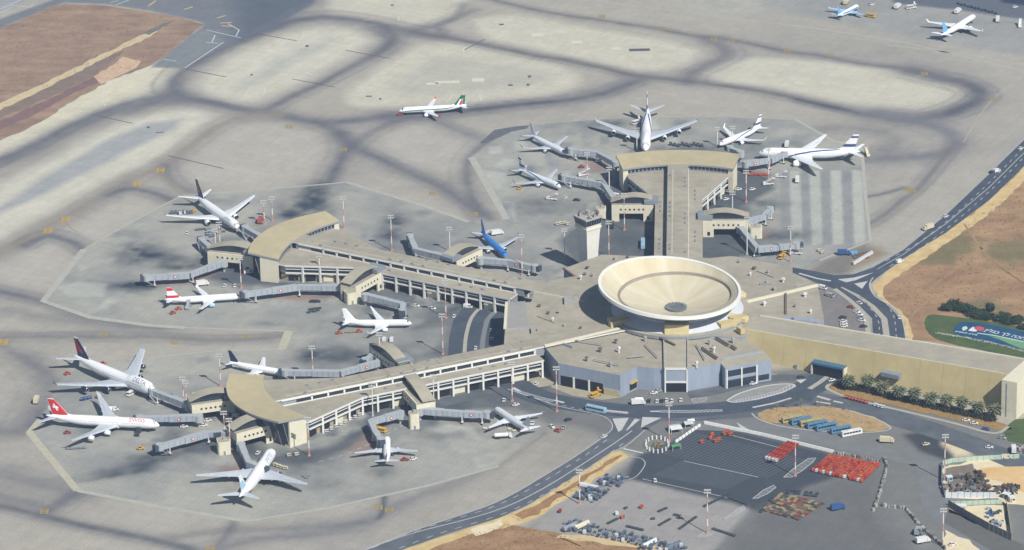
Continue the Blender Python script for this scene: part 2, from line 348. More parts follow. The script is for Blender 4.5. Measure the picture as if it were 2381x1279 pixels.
for k in range(40):
    x = 150 + 1000 * rp_.random(); y = 480 + 640 * rp_.random(); w = rp_.choice((14, 24, 36)); h = rp_.choice((8, 12, 16)); c_ = rp_.choice((C_SLABL, A(140, 142, 142), A(126, 130, 132)))
    p_ = P(x, y)
    if sdf(P2(AP_UL), np.array([p_.x]), np.array([p_.y]))[0] < -5 or sdf(P2(AP_LL), np.array([p_.x]), np.array([p_.y]))[0] < -5: area([(x, y), (x + w, y - w * .2), (x + w + 8, y + h - w * .2), (x + 8, y + h)], c_, .8, .2 + .25 * rp_.random(), warp=False)
# stains on the stands
def stain(x, y, rx, ry, k=.95, c=None, ang=0):
    p = P(x, y); ca, sa = math.cos(rad(ang)), math.sin(rad(ang)); X = GX - p.x + WX * rx * .9; Y = GY - p.y + WY * ry * 1.2
    u = X * ca + Y * sa; v = -X * sa + Y * ca
    blend(C_STAIN if c is None else c, k * (0.9 + 2.0 * WF) * np.exp(-((u / rx) ** 2 + (v / ry) ** 2)))
for s_ in ((320, 582, 14, 11), (345, 598, 13, 9), (375, 606, 16, 7), (300, 665, 12, 6), (330, 672, 10, 7), (405, 622, 12, 5), (718, 468, 12, 22), (700, 480, 16, 10), (740, 445, 6, 20), (690, 500, 14, 8), (920, 520, 7, 22), (905, 545, 6, 12),
           (300, 1085, 34, 5, .6, None, 22), (260, 1105, 20, 3, .7, None, 22), (350, 1065, 16, 6, .5), (330, 1080, 14, 8, .35), (755, 1120, 10, 8, .5), (710, 1070, 16, 12, .8, C_ASPD), (895, 1090, 8, 10, .7, C_ASPD), (770, 825, 24, 9, .75), (740, 815, 12, 10, .5), (812, 838, 14, 6, .4),
           (1010, 725, 20, 10, .45, C_ASPD), (1290, 485, 22, 14, .4), (1250, 470, 16, 10, .35), (1420, 285, 14, 10, .45), (1590, 290, 10, 12, .5), (1700, 550, 22, 8, .4), (1655, 345, 16, 12, .45), (1800, 552, 22, 8, .8), (1830, 545, 16, 6, .5), (1560, 350, 12, 10, .5), (1745, 475, 30, 6, .4),
           (1210, 395, 16, 10, .35), (1660, 515, 24, 8, .35), (640, 755, 16, 5, .35), (860, 700, 24, 14, .3), (600, 1130, 20, 12, .3), (470, 1040, 30, 14, .3, C_ASPD), (240, 1000, 14, 8, .4), (1000, 1010, 25, 10, .3, C_ASPD), (2190, 62, 24, 8, .35), (2240, 75, 14, 10, .35), (1985, 15, 40, 16, .35), (2300, 60, 40, 20, .35), (980, 830, 40, 20, .3, C_ASPD)):
    stain(*s_)
# dark asphalt around the buildings (service roads at the piers); the colour also carries the yards' shade
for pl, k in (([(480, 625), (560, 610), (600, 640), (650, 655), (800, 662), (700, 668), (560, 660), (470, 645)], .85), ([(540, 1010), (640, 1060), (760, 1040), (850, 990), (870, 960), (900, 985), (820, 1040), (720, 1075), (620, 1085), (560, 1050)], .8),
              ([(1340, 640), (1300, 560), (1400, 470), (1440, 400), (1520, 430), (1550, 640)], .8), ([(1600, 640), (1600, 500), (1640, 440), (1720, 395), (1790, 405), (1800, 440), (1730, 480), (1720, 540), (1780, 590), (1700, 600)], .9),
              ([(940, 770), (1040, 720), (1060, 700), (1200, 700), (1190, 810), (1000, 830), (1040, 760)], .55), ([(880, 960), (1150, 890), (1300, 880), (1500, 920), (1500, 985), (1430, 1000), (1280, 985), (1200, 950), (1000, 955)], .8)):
    area(pl, C_ASPH_SHADE, 3, k)
area([(1200, 960), (1440, 980), (1400, 1040), (1330, 1070), (1250, 1080), (1200, 1060), (1265, 1010)], A(128, 127, 122), 14, .75)
area([(1180, 1030), (1330, 1010), (1400, 1030), (1250, 1120), (1000, 1230), (860, 1260), (1100, 1110)], A(166, 161, 148), 12, .6)
# reddish equipment areas
for pl in ([(500, 1090), (560, 1075), (580, 1060), (570, 1110), (520, 1115)], [(320, 650), (440, 645), (500, 635), (470, 660), (360, 665)], [(800, 1050), (850, 1010), (880, 1030), (850, 1060)], [(330, 1035), (400, 1035), (470, 1010), (480, 1020), (400, 1050)], [(1010, 965), (1080, 975), (1120, 990), (1060, 985)], [(600, 690), (700, 680), (790, 690), (700, 700)], [(420, 925), (450, 920), (470, 935), (430, 940)], [(1380, 370), (1410, 380), (1400, 400), (1340, 395)], [(1735, 395), (1790, 400), (1780, 410), (1740, 405)], [(1760, 540), (1790, 530), (1790, 545), (1765, 560)]):
    area(pl, C_RED, 3, .8)
# forecourt asphalt south of the terminal
area([(1270, 880), (1790, 860), (1905, 850), (1990, 880), (2110, 930), (2340, 1000), (2420, 1040), (2420, 1330), (1900, 1330), (1560, 1330), (1200, 1250), (1480, 1060), (1420, 1030), (1300, 960)], A(122, 123, 120), 4, .95)
area([(1470, 1115), (1760, 1172), (1610, 1330), (1240, 1230), (1330, 1150)], A(160, 157, 153), 2, .95)
area([(1480, 1060), (1520, 1045), (1640, 985), (1930, 1052), (2040, 1078), (1880, 1130), (1760, 1190), (1700, 1170), (1450, 1110)], A(68, 75, 83), 2, .95)
area([(1760, 1190), (1890, 1130), (2050, 1080), (2040, 1190), (2160, 1330), (1640, 1330)], A(110, 111, 110), 6, .9)
area([(2100, 1010), (2190, 1000), (2260, 1040), (2200, 1070), (2140, 1050)], A(62, 66, 72), 2, .9); area([(2190, 1008), (2255, 1040), (2262, 1058), (2225, 1062), (2190, 1035)], A(226, 212, 178), 2, .9)
area([(1700, 735), (1720, 700), (1900, 650), (1990, 700), (2030, 770), (1950, 800), (1900, 780)], A(126, 122, 120), 3, .9)
area([(1900, 610), (2010, 565), (2060, 590), (1960, 640), (1860, 640)], A(120, 116, 110), 4, .85); area([(1990, 600), (2050, 575), (2040, 600), (1980, 622)], A(170, 140, 100), 4, .6)
# far stands at the top
area([(1760, -30), (2440, -30), (2440, 140), (2250, 110), (2100, 85), (1900, 45), (1780, 20)], A(150, 154, 154), 6, .6); area([(1500, -20), (1760, -20), (1800, 30), (1650, 40)], A(178, 180, 172), 8, .4)
area([(2040, -30), (2440, -30), (2440, 60), (2380, 45), (2240, 25), (2080, 8)], A(86, 94, 108), 2, .85); area([(2310, -30), (2440, -30), (2440, 20), (2330, 6)], A(40, 52, 74), 2, .9)
# old dark runway at the top, its shoulder
area([(-40, 62), (60, 22), (120, 0), (160, -30), (760, -30), (730, 8), (640, 62), (500, 122), (420, 158), (352, 156), (400, 116), (470, 62), (470, 52), (350, 25), (250, 10), (150, 6), (90, 30), (-40, 85)], A(116, 121, 128), 2, .9)
area([(540, -30), (760, -30), (735, 8), (640, 60), (560, 95), (540, 60)], A(82, 92, 104), 12, .7); area([(30, 20), (110, -30), (-40, -30), (-40, 40)], A(150, 156, 160), 3, .7)
area([(352, 156), (400, 118), (470, 66), (520, 96), (430, 158)], A(134, 139, 140), 2, .8)
# mottling
k_ = 1 + 0.16 * fnoise(12, 91) + 0.12 * fnoise(3.2, 95, 2); colr *= k_[..., None]
mb = MB()
me = bpy.data.meshes.new('ground')
idx = np.arange(NX * NY).reshape(NY, NX); q = np.stack([idx[:-1, :-1], idx[:-1, 1:], idx[1:, 1:], idx[1:, :-1]], -1).reshape(-1, 4)
me.vertices.add(NX * NY); me.vertices.foreach_set('co', np.stack([GX, GY, np.zeros_like(GX)], -1).ravel())
me.loops.add(q.size); me.loops.foreach_set('vertex_index', q.ravel()); me.polygons.add(len(q)); me.polygons.foreach_set('loop_start', np.arange(0, q.size, 4)); me.polygons.foreach_set('loop_total', np.full(len(q), 4))
me.update(calc_edges=True)
at = me.color_attributes.new('surface', 'FLOAT_COLOR', 'POINT'); at.data.foreach_set('color', np.concatenate([colr, np.ones((NY, NX, 1))], -1).ravel().astype(np.float32))
gm = bpy.data.materials.new('concrete_ground'); gm.use_nodes = True; n = gm.node_tree.nodes; l = gm.node_tree.links; b = n['Principled BSDF']
b.inputs['Roughness'].default_value = .85; b.inputs['Specular IOR Level'].default_value = .15
av = n.new('ShaderNodeVertexColor'); av.layer_name = 'surface'; tc = n.new('ShaderNodeTexCoord')
nz = n.new('ShaderNodeTexNoise'); nz.inputs['Scale'].default_value = .9; nz.inputs['Detail'].default_value = 5; l.new(tc.outputs['Object'], nz.inputs['Vector'])
mr = n.new('ShaderNodeMapRange'); mr.inputs[1].default_value = .3; mr.inputs[2].default_value = .7; mr.inputs[3].default_value = .91; mr.inputs[4].default_value = 1.09; l.new(nz.outputs['Fac'], mr.inputs[0])
mp = n.new('ShaderNodeMapping'); mp.inputs['Rotation'].default_value = (0, 0, rad(27)); l.new(tc.outputs['Object'], mp.inputs[0])
bk = n.new('ShaderNodeTexBrick'); bk.offset = 0; bk.inputs['Scale'].default_value = 1; bk.inputs['Brick Width'].default_value = 7.5; bk.inputs['Row Height'].default_value = 7.5; bk.inputs['Mortar Size'].default_value = .24; bk.inputs['Mortar Smooth'].default_value = .5
bk.inputs['Color1'].default_value = (1.03, 1.03, 1.03, 1); bk.inputs['Color2'].default_value = (.965, .965, .97, 1); bk.inputs['Mortar'].default_value = (.87, .87, .87, 1); l.new(mp.outputs[0], bk.inputs['Vector'])
m1 = n.new('ShaderNodeMix'); m1.data_type = 'RGBA'; m1.blend_type = 'MULTIPLY'; m1.inputs[0].default_value = 1; l.new(av.outputs[0], m1.inputs[6]); l.new(bk.outputs['Color'], m1.inputs[7])
m2 = n.new('ShaderNodeVectorMath'); m2.operation = 'SCALE'; l.new(m1.outputs[2], m2.inputs[0]); l.new(mr.outputs[0], m2.inputs['Scale']); l.new(m2.outputs[0], b.inputs['Base Color'])
me.materials.append(gm); go = bpy.data.objects.new('ground', me); COL.objects.link(go); go['kind'] = 'structure'
# ================================================================ fields, verges, aprons' borders, roads, paint
M_SOIL = mat('dry_soil', A(142, 118, 102), .95, .2, .03, col2=A(172, 146, 122), stretch=(1, 2.6, 1), stain=.16)
M_SOILB = mat('brown_field', A(148, 116, 86), .95, .2, .03, col2=A(180, 148, 112), stretch=(1, 2.2, 1), stain=.16)
def scrubby(m, cs):
    n = m.node_tree.nodes; l = m.node_tree.links; b = n['Principled BSDF']; src = b.inputs['Base Color'].links[0].from_socket; tc = n.new('ShaderNodeTexCoord'); nz = n.new('ShaderNodeTexNoise'); nz.inputs['Scale'].default_value = .06; nz.inputs['Detail'].default_value = 7; l.new(tc.outputs['Object'], nz.inputs['Vector'])
    for (px, py), rx, ry in cs:
        p = P(px, py); mp = n.new('ShaderNodeMapping'); mp.vector_type = 'TEXTURE'; mp.inputs['Location'].default_value = p; mp.inputs['Scale'].default_value = (rx, ry, 50); l.new(tc.outputs['Object'], mp.inputs[0]); ln = n.new('ShaderNodeVectorMath'); ln.operation = 'LENGTH'; l.new(mp.outputs[0], ln.inputs[0])
        ad = n.new('ShaderNodeMath'); ad.operation = 'MULTIPLY_ADD'; ad.inputs[1].default_value = 2.2; l.new(nz.outputs['Fac'], ad.inputs[0]); l.new(ln.outputs['Value'], ad.inputs[2])
        mr = n.new('ShaderNodeMapRange'); mr.inputs[1].default_value = 1.6; mr.inputs[2].default_value = 2.3; mr.inputs[3].default_value = .7; mr.inputs[4].default_value = 0; l.new(ad.outputs[0], mr.inputs[0])
        mx = n.new('ShaderNodeMix'); mx.data_type = 'RGBA'; l.new(mr.outputs[0], mx.inputs[0]); l.new(src, mx.inputs[6]); mx.inputs[7].default_value = (*A(108, 110, 76), 1); src = mx.outputs[2]
    l.new(src, b.inputs['Base Color'])
scrubby(M_SOILB, [((2225, 568), 16, 22), ((2345, 585), 18, 24), ((2180, 603), 12, 10), ((2300, 712), 14, 10)])
M_SOILP = mat('ploughed_soil', A(122, 100, 100), .95, .2, .12, col2=A(140, 112, 104))
M_VERGE = mat('dry_verge', A(196, 166, 112), .95, .2, .12, col2=A(222, 200, 150))
M_TRACK = mat('sandy_track', A(206, 188, 150), .95, .1, .2)
M_SAND = mat('pale_sand', A(226, 212, 178), .95, .08, .3)
M_SANDO = mat('orange_sand', A(214, 172, 112), .95, .2, .1, col2=A(224, 198, 148))
M_ASPH = mat('road_asphalt', A(84, 90, 97), .85, .2, .09, col2=A(106, 111, 116), stretch=(1, 1, 1))
M_ASPD = mat('new_asphalt', A(66, 76, 86), .85, .15, .1, col2=A(84, 92, 102))
M_ASPL = mat('worn_asphalt', A(124, 126, 126), .85, .1, .1)
M_PAINT = mat('white_road_paint', A(214, 216, 212), .7, .12, .8)
M_PAINTD = mat('worn_white_paint', A(186, 188, 188), .75, .15, .5)
M_YEL = mat('yellow_paint', A(196, 162, 60), .7, .2, .8)
M_YELD = mat('worn_yellow_paint', A(164, 146, 92), .75, .2, .8)
M_BORD = mat('pale_concrete_strip', A(178, 178, 166), .85, .1, .25)
M_BORDY = mat('beige_concrete_strip', A(186, 181, 160), .85, .1, .25)
M_KERB = mat('kerb_concrete', A(186, 186, 180), .85, .1, .4)
M_LAWN = mat('lawn', A(66, 86, 50), .95, .25, .12, col2=A(92, 106, 62))
M_SCRUB = mat('scrub', A(112, 110, 78), .95, .2, .08)
M_PAVR = mat('paving', A(176, 172, 160), .85, .1, .4)
M_ISL = mat('painted_island', A(196, 196, 192), .8, .1, .4)

def line_sheet(name, px, w, m, z, sm=0):
    q = [P(a, b) for a, b in px]
    if sm: q = smooth_line(q, sm)
    mb = MB(); strip(mb, q, w, z); return mb.build(name, m, kind='structure')
sheet('soil_field', [[(-60, 92), (60, 42), (110, 17), (150, 9), (250, 13), (350, 29), (420, 41), (472, 56), (455, 72), (400, 115), (355, 150), (250, 190), (180, 229), (80, 292), (-60, 356)]], .02, M_SOIL)
sheet('ploughed_strip', [[(-40, 320), (80, 268), (180, 212), (240, 188), (218, 178), (120, 228), (-40, 300)]], .05, M_SOILP)
sheet('ploughed_strip', [[(-40, 285), (60, 222), (130, 190), (250, 130), (290, 118), (216, 178), (140, 215), (-40, 292)]], .045, mat('grey_soil', A(134, 118, 106), .95, .15, .08))
sheet('field_track', [[(-40, 258), (0, 240), (100, 196), (210, 140), (300, 96), (350, 72), (380, 62), (350, 86), (290, 112), (200, 158), (110, 204), (0, 256), (-40, 276)]], .06, M_TRACK)
sheet('field_track', [[(220, 178), (262, 150), (285, 132), (328, 142), (318, 158), (270, 180), (238, 196)]], .07, mat('bare_pink_soil', A(206, 176, 148), .95, .1, .2))
sheet('field_track', [[(330, 78), (380, 55), (405, 45), (398, 52), (345, 82)]], .065, mat('grey_weeds', A(118, 118, 112), .95, .1, .2))  # thin grey strip at the end of the field track
sheet('soil_field', [[(2440, 330), (2440, 840), (2381, 822), (2300, 815), (2230, 806), (2150, 792), (2112, 790), (2100, 745), (2080, 716), (2048, 696), (2034, 672), (2052, 652), (2100, 620), (2170, 570), (2240, 515), (2310, 460), (2370, 395)]], .02, M_SOILB)
sheet('sand_verge', [[(2440, 340), (2381, 388), (2300, 467), (2200, 542), (2100, 602), (2052, 640), (2030, 664), (2042, 692), (2082, 717), (2100, 746), (2110, 790), (2122, 792), (2116, 752), (2096, 722), (2060, 697), (2050, 676), (2066, 656), (2110, 628), (2215, 558), (2318, 482), (2390, 410), (2440, 366)]], .05, M_VERGE)
sheet('soil_field', [[(930, 1290), (1040, 1244), (1160, 1207), (1230, 1230), (1300, 1238), (1460, 1262), (1560, 1300), (1560, 1340), (900, 1340)]], .02, mat('red_soil', A(142, 106, 76), .95, .2, .05, col2=A(176, 142, 104), stretch=(1, 2.5, 1)))
sheet('sand_verge', [[(905, 1300), (931, 1281), (1038, 1244), (1159, 1207), (1226, 1177), (1293, 1137), (1361, 1094), (1422, 1053), (1441, 1050), (1462, 1062), (1400, 1104), (1330, 1150), (1250, 1205), (1190, 1224), (1100, 1240), (1010, 1270), (960, 1300)]], .05, M_VERGE)
sheet('sand_verge', [[(1298, 1160), (1360, 1115), (1420, 1075), (1450, 1058), (1438, 1060), (1370, 1098), (1300, 1143), (1250, 1170), (1200, 1196), (1215, 1208), (1250, 1195)]], .08, mat('brown_verge', A(158, 124, 84), .95, .2, .1))
sheet('bare_ground', [[(1096, 1232), (1165, 1208), (1172, 1222), (1110, 1246)]], .09, M_SAND)
sheet('sand_verge', [[(1310, 1240), (1480, 1262), (1700, 1300), (1700, 1320), (1480, 1275), (1290, 1250)]], .09, mat('sandy_edge', A(206, 184, 140), .95, .1, .2))

for px in ([(2381, 500), (2300, 560), (2200, 640), (2120, 700)], [(2381, 620), (2280, 660), (2160, 700), (2110, 740)], [(2240, 520), (2300, 600), (2381, 660)], [(1120, 1279), (1250, 1240), (1350, 1270)]):
    for o_ in (0, 4): line_sheet('wheel_rut', [(a + o_, b_ + o_ * .4) for a, b_ in px], .7, mat('rut_soil', A(166, 138, 104), .95, .15, .2), .075, 6)
# apron borders
line_sheet('apron_edge', [(806, 424), (983, 478), (1090, 516)], 3.0, M_BORD, .05); line_sheet('apron_edge', [(806, 424), (600, 442), (420, 456), (300, 520), (195, 580), (100, 700)], 1.6, M_BORD, .05)
line_sheet('apron_edge', [(195, 580), (148, 640), (100, 700), (210, 738), (350, 757), (430, 762)], 4.0, M_BORD, .052)
line_sheet('apron_edge', [(430, 762), (672, 770)], 1.5, M_BORD, .05)
line_sheet('apron_edge', [(672, 770), (655, 812)], 5.0, M_BORDY, .053); line_sheet('apron_edge', [(655, 812), (500, 816), (300, 836)], 1.4, M_BORD, .05)
line_sheet('apron_edge', [(95, 975), (68, 1005), (180, 1141)], 4.2, M_BORDY, .05); line_sheet('apron_edge', [(180, 1141), (380, 1180), (572, 1212)], 3.0, M_BORD, .053)
line_sheet('apron_edge', [(572, 1212), (760, 1182), (1000, 1128), (1160, 1084)], 2.0, M_BORD, .05)
line_sheet('apron_edge', [(1096, 366), (1178, 510)], 4.5, M_BORD, .05); line_sheet('apron_edge', [(1850, 278), (1935, 326), (2004, 345)], 2.4, M_BORD, .05); line_sheet('apron_edge', [(1290, 285), (1480, 271), (1680, 271), (1850, 278)], 1.2, M_BORD, .05)
line_sheet('apron_edge', [(2004, 345), (2013, 460), (2024, 560), (1905, 606)], 2.0, M_BORD, .052)
sheet('asphalt_patch', [[(1114, 334), (1150, 302), (1200, 294), (1232, 291), (1225, 299), (1190, 306), (1165, 318), (1132, 332)]], .06, mat('patch_asphalt', A(104, 106, 110), .9, .15, .2))
# slab seams and apron joints far off
for px in ([(1380, 0), (1600, 30), (1900, 66), (2100, 98), (2381, 165)], [(2060, 104), (2240, 126), (2381, 150)]):
    line_sheet('apron_seam', px, 1.8, M_BORD, .05)
for px in ([(1670, 245), (1720, 175), (1830, 200), (2000, 230), (2110, 243)], [(2000, 180), (2110, 195), (2207, 217)]):
    line_sheet('apron_seam', px[1:], 2.0, mat('pale_seam', A(206, 200, 178), .9, .1, .3), .05)
for px in ([(212, 266), (308, 287)], [(435, 161), (525, 179)], [(595, 78), (690, 95)], [(803, 117), (908, 136)], [(680, 184), (780, 203)], [(1080, 116), (1127, 91)], [(390, 362), (520, 392)]):
    line_sheet('drain_slot', px, .9, mat('drain_dark', A(96, 98, 100), .9, .1, .5), .06)

# pale patches and painted ticks on the infield islands
M_TICK = mat('pale_tick', A(216, 210, 190), .9, .1, .4)
def slab(x, y, w, h, m, name='pavement_patch', ang=0.0):
    c = P(x, y); ca, sa = math.cos(ang), math.sin(ang); mb = MB(); mb.face([(c.x + a * ca - b_ * sa, c.y + a * sa + b_ * ca, .055) for a, b_ in ((-w / 2, -h / 2), (w / 2, -h / 2), (w / 2, h / 2), (-w / 2, h / 2))]); return mb.build(name, m, kind='structure')
for a in ((1112, 186, 8, 7), (1040, 191, 16, 5), (1005, 195, 8, 4), (1250, 81, 8, 7), (1342, 98, 7, 6), (1432, 113, 6, 6)): slab(*a, M_TICK)
for a in ((1487, 116, 14, 5), (585, 174, 1.6, 3), (858, 52 + 172, 4, 2), (1187, 175 + 23, 3, 3), (1231, 178, 2, 4), (1228, 197, 2, 4), (912, 12, 2, 3), (714, 107, 2, 4), (345, 296, 2, 3), (372, 308, 5, 1.5), (1166, 57, 3, 3), (884, 230, 1.5, 3)): slab(*a, MATS['drain_dark'], 'drain_cover')
rt = random.Random(9)
for pts in ([(820, 240), (800, 215), (900, 150), (1010, 95), (1150, 118), (1290, 150), (1340, 190), (1290, 212), (1150, 235), (930, 248)], [(470, 205), (530, 145), (620, 98), (700, 74), (800, 70), (855, 84), (800, 138), (650, 214), (560, 238)], [(1130, 48), (1250, 45), (1400, 74), (1560, 102), (1590, 145), (1400, 145), (1250, 112)], [(790, 10), (900, 4), (1040, 6), (1060, 26), (990, 44), (860, 52)], [(120, 262), (250, 205), (350, 165), (300, 215), (180, 270)]):
    q = [P(*a) for a in pts]; c = sum(q, Vector()) / len(q)
    for k in range(len(q)):
        for f in (.1, .5):
            p = q[k].lerp(q[(k + 1) % len(q)], f); d = c - p; an = math.atan2(d.y, d.x) + rt.uniform(-.3, .3); p = p.lerp(c, .12 + .1 * rt.random()); mb = MB(); e = Vector((math.cos(an), math.sin(an), 0)) * rt.uniform(4, 8); strip(mb, [p - e, p + e], .7, .056); mb.build('infield_marking', M_TICK if rt.random() < .6 else mat('faded_yellow_tick', A(206, 190, 140), .9, .1, .4), kind='structure')
for px in ([(0, 22), (48, 0)], [(18, 12), (70, 17), (78, 8)], [(0, 30), (30, 16)], [(256, 6), (275, 2)], [(268, 12), (300, 0)], [(480, 70), (560, 88)], [(500, 82), (492, 100)], [(478, 99), (508, 101)], [(430, 158), (520, 98)], [(380, 138), (410, 142)], [(530, 55), (556, 70), (548, 85)]): line_sheet('runway_marking', px, .9, mat('runway_paint', A(196, 200, 204), .8, .15, .5), .055)
for px in ([(345, 14), (362, 2)], [(428, 22), (448, 16)], [(505, 42), (525, 36)], [(515, 60), (545, 62)], [(512, 54), (540, 52)]): line_sheet('runway_marking', px, 1.6, mat('runway_yellow', A(196, 178, 132), .8, .15, .5), .056)
# roads
def road(name, px, w, m, z, sm=5): return line_sheet(name, px, w, m, z, sm)
def road_poly(name, pl, m, z, sm=0): return sheet(name, [pl], z, m, sm)
road_poly('road', [(830, 1290), (850, 1279), (971, 1232), (1119, 1183), (1191, 1151), (1269, 1105), (1334, 1065), (1401, 1019), (1425, 995), (1416, 976), (1400, 964), (1420, 955), (1560, 968), (1540, 978), (1500, 1000), (1441, 1042), (1422, 1051), (1361, 1092), (1293, 1135), (1226, 1175), (1159, 1205), (1038, 1242), (931, 1280), (905, 1300), (780, 1300)], M_ASPH, .10)
line_sheet('road_marking', [(800, 1300), (940, 1246), (1140, 1192), (1260, 1138), (1400, 1050), (1470, 1002)], .7, M_PAINTD, .14, 4)
line_sheet('road_marking', [(850, 1277), (971, 1231), (1119, 1182), (1191, 1150), (1269, 1104), (1334, 1064), (1401, 1018), (1424, 995), (1413, 974), (1380, 962), (1300, 945), (1240, 925), (1180, 905)], .6, M_PAINTD, .141, 4)
road('road', [(1020, 940), (1080, 925), (1140, 912), (1195, 905)], 9, M_ASPH, .07); road('road', [(1140, 868), (1180, 880), (1215, 905), (1260, 925), (1330, 940), (1420, 952), (1520, 958), (1620, 955), (1720, 945), (1800, 932), (1860, 908), (1900, 888), (1940, 862)], 17, M_ASPD, .11)
road('road', [(1950, 850), (1930, 868), (1900, 892), (1860, 915), (1850, 930)], 18, M_ASPD, .115)
road('road', [(1500, 960), (1600, 962), (1700, 956), (1790, 944), (1850, 922)], 20, M_ASPH, .105)
road('road', [(1600, 918), (1650, 912), (1720, 895), (1800, 880), (1860, 878), (1905, 872)], 9, M_ASPH, .108)
road('road', [(1850, 918), (1910, 930), (1990, 948), (2080, 972), (2180, 1004), (2280, 1040), (2400, 1090)], 17, M_ASPH, .106)
road('road', [(1560, 985), (1700, 990), (1800, 1000), (1950, 1030), (2080, 1060), (2150, 1075), (2170, 1120), (2180, 1180), (2240, 1240), (2300, 1290)], 15, M_ASPL, .08)
# right-hand perimeter road
road_poly('road', [(2440, 275), (2381, 326), (2300, 405), (2200, 500), (2100, 582), (2030, 622), (1985, 638), (1940, 640), (1900, 632), (1843, 622), (1843, 634), (1890, 654), (1930, 668), (1960, 682), (1994, 706), (2028, 741), (2030, 782), (2108, 792), (2098, 744), (2064, 710), (2024, 676), (2022, 662), (2040, 646), (2100, 602), (2200, 541), (2300, 466), (2381, 387), (2440, 338)], M_ASPD, .10)
for px in ([(2440, 305), (2381, 356), (2300, 436), (2200, 520), (2100, 592), (2040, 626)],): line_sheet('road_marking', px, .5, M_PAINTD, .14)
line_sheet('road_marking', [(2440, 272), (2381, 324), (2300, 403), (2200, 498), (2100, 580), (2030, 620), (1985, 636)], .9, mat('kerb_pale', A(166, 170, 172), .8, .1, .4), .142)
line_sheet('traffic_island', [(1956, 668), (1994, 688), (2028, 712), (2056, 742), (2062, 784)], [1.2, 2.6, 3.2, 3.6, 3.6], M_PAVR, .15)
sheet('traffic_island', [[(1948, 650), (1985, 646), (2032, 634), (1990, 652), (1968, 657)]], .15, M_ISL); sheet('traffic_island', [[(1986, 660), (2018, 654), (2004, 672)]], .151, M_ISL); line_sheet('road_marking', [(1858, 636), (1900, 648), (1932, 654)], 1.6, M_ISL, .152)
line_sheet('kerb', [(2030, 646), (2022, 664), (2036, 690), (2078, 716), (2098, 744), (2107, 790)], .8, M_KERB, .16, 4)
line_sheet('kerb', [(1940, 672), (1980, 702), (2010, 735), (2020, 780)], 3.0, M_PAVR, .16, 4)
# junction islands and arrows
for pl in ([(1424, 974), (1462, 972), (1446, 1000), (1438, 1005)], [(1476, 974), (1488, 976), (1460, 1000), (1455, 1002)], [(1494, 970), (1538, 972), (1500, 990), (1490, 996)]): sheet('traffic_island', [pl], .15, M_ISL)
line_sheet('traffic_island', [(1192, 902), (1209, 911)], 2.2, M_ISL, .16); line_sheet('traffic_island', [(1288, 931), (1312, 937)], 1.8, M_ISL, .16); line_sheet('traffic_island', [(1404, 954), (1460, 960)], 1.8, M_ISL, .16); line_sheet('traffic_island', [(1512, 957), (1532, 957)], 1.6, M_ISL, .16); line_sheet('traffic_island', [(1750, 948), (1800, 938), (1840, 926)], 1.6, M_ISL, .16); line_sheet('traffic_island', [(1882, 905), (1905, 890), (1935, 868)], 3.0, M_PAVR, .16)
line_sheet('traffic_island', [(1900, 922), (1932, 931)], 2.0, M_ISL, .161); line_sheet('traffic_island', [(1898, 934), (1932, 940)], 1.4, M_ISL, .161); line_sheet('traffic_island', [(1938, 933), (1960, 938)], 1.6, M_ISL, .161)
sheet('traffic_island', [[(1850, 884), (1876, 882), (1862, 892)]], .16, M_ISL)
# hatched islands: outline and diagonal bars
def hatch(px, ang, step, z, m=None, wb=.5):
    q = [P(a, b) for a, b in px]; c = math.cos(ang); s = math.sin(ang); mb = MB()
    strip(mb, q + [q[0]], .5, z)
    ts = [-p.x * s + p.y * c for p in q]; t = min(ts) + step
    while t < max(ts):
        hits = []
        for i in range(len(q)):
            a, b2 = q[i], q[(i + 1) % len(q)]; ta, tb = -a.x * s + a.y * c - t, -b2.x * s + b2.y * c - t
            if ta * tb < 0: f = ta / (ta - tb); hits.append(a + (b2 - a) * f)
        if len(hits) >= 2: strip(mb, [hits[0], hits[1]], wb, z + .004)
        t += step
    mb.build('road_marking', m or M_PAINTD, kind='structure')
oval = smooth_line([P(a, b) for a, b in ((1690, 932), (1720, 915), (1780, 898), (1830, 893), (1848, 898), (1820, 912), (1760, 928), (1710, 936), (1690, 932))], 5)
def unP(p): 
    v = np.array((p.x, p.y, 0)) - _C; w = v @ _fw; return (CX + FPX * (v @ _R) / w, CY - FPX * (v @ _U) / w)
mb = MB(); mb.face([(p.x, p.y, .13) for p in oval[:-1]][::-1] if sum(oval[k].x * oval[k + 1].y - oval[k + 1].x * oval[k].y for k in range(len(oval) - 1)) < 0 else [(p.x, p.y, .13) for p in oval[:-1]]); mb.build('traffic_island', mat('oval_paving', A(150, 150, 146), .85, .12, .3), kind='structure')
mb = MB(); strip(mb, oval, .9, .15); mb.build('road_marking', M_PAINT, kind='structure')
hatch([(1700, 937), (1760, 930), (1820, 914), (1850, 899), (1838, 894), (1812, 908), (1760, 922), (1712, 931)], 1.5, 1.7, .16)
hatch([(1608, 928), (1646, 924), (1640, 934), (1612, 938)], .8, 1.6, .15)
hatch([(1210, 910), (1250, 922), (1288, 931), (1286, 935), (1248, 927), (1208, 915)], .9, 1.4, .16); hatch([(1532, 955), (1600, 955), (1680, 953), (1680, 957), (1600, 960), (1532, 959)], .8, 1.5, .16); hatch([(1460, 959), (1404, 953), (1402, 957), (1460, 963)], .8, 1.5, .162)
hatch([(1822, 1110), (1845, 1090), (1880, 1066), (1897, 1065), (1890, 1075), (1865, 1095), (1840, 1110)], .3, 1.5, .12); hatch([(1750, 1160), (1775, 1140), (1800, 1128), (1804, 1134), (1785, 1148), (1760, 1160)], .3, 1.5, .12); hatch([(1682, 1208), (1705, 1192), (1730, 1176), (1734, 1182), (1712, 1198)], .3, 1.0, .12)
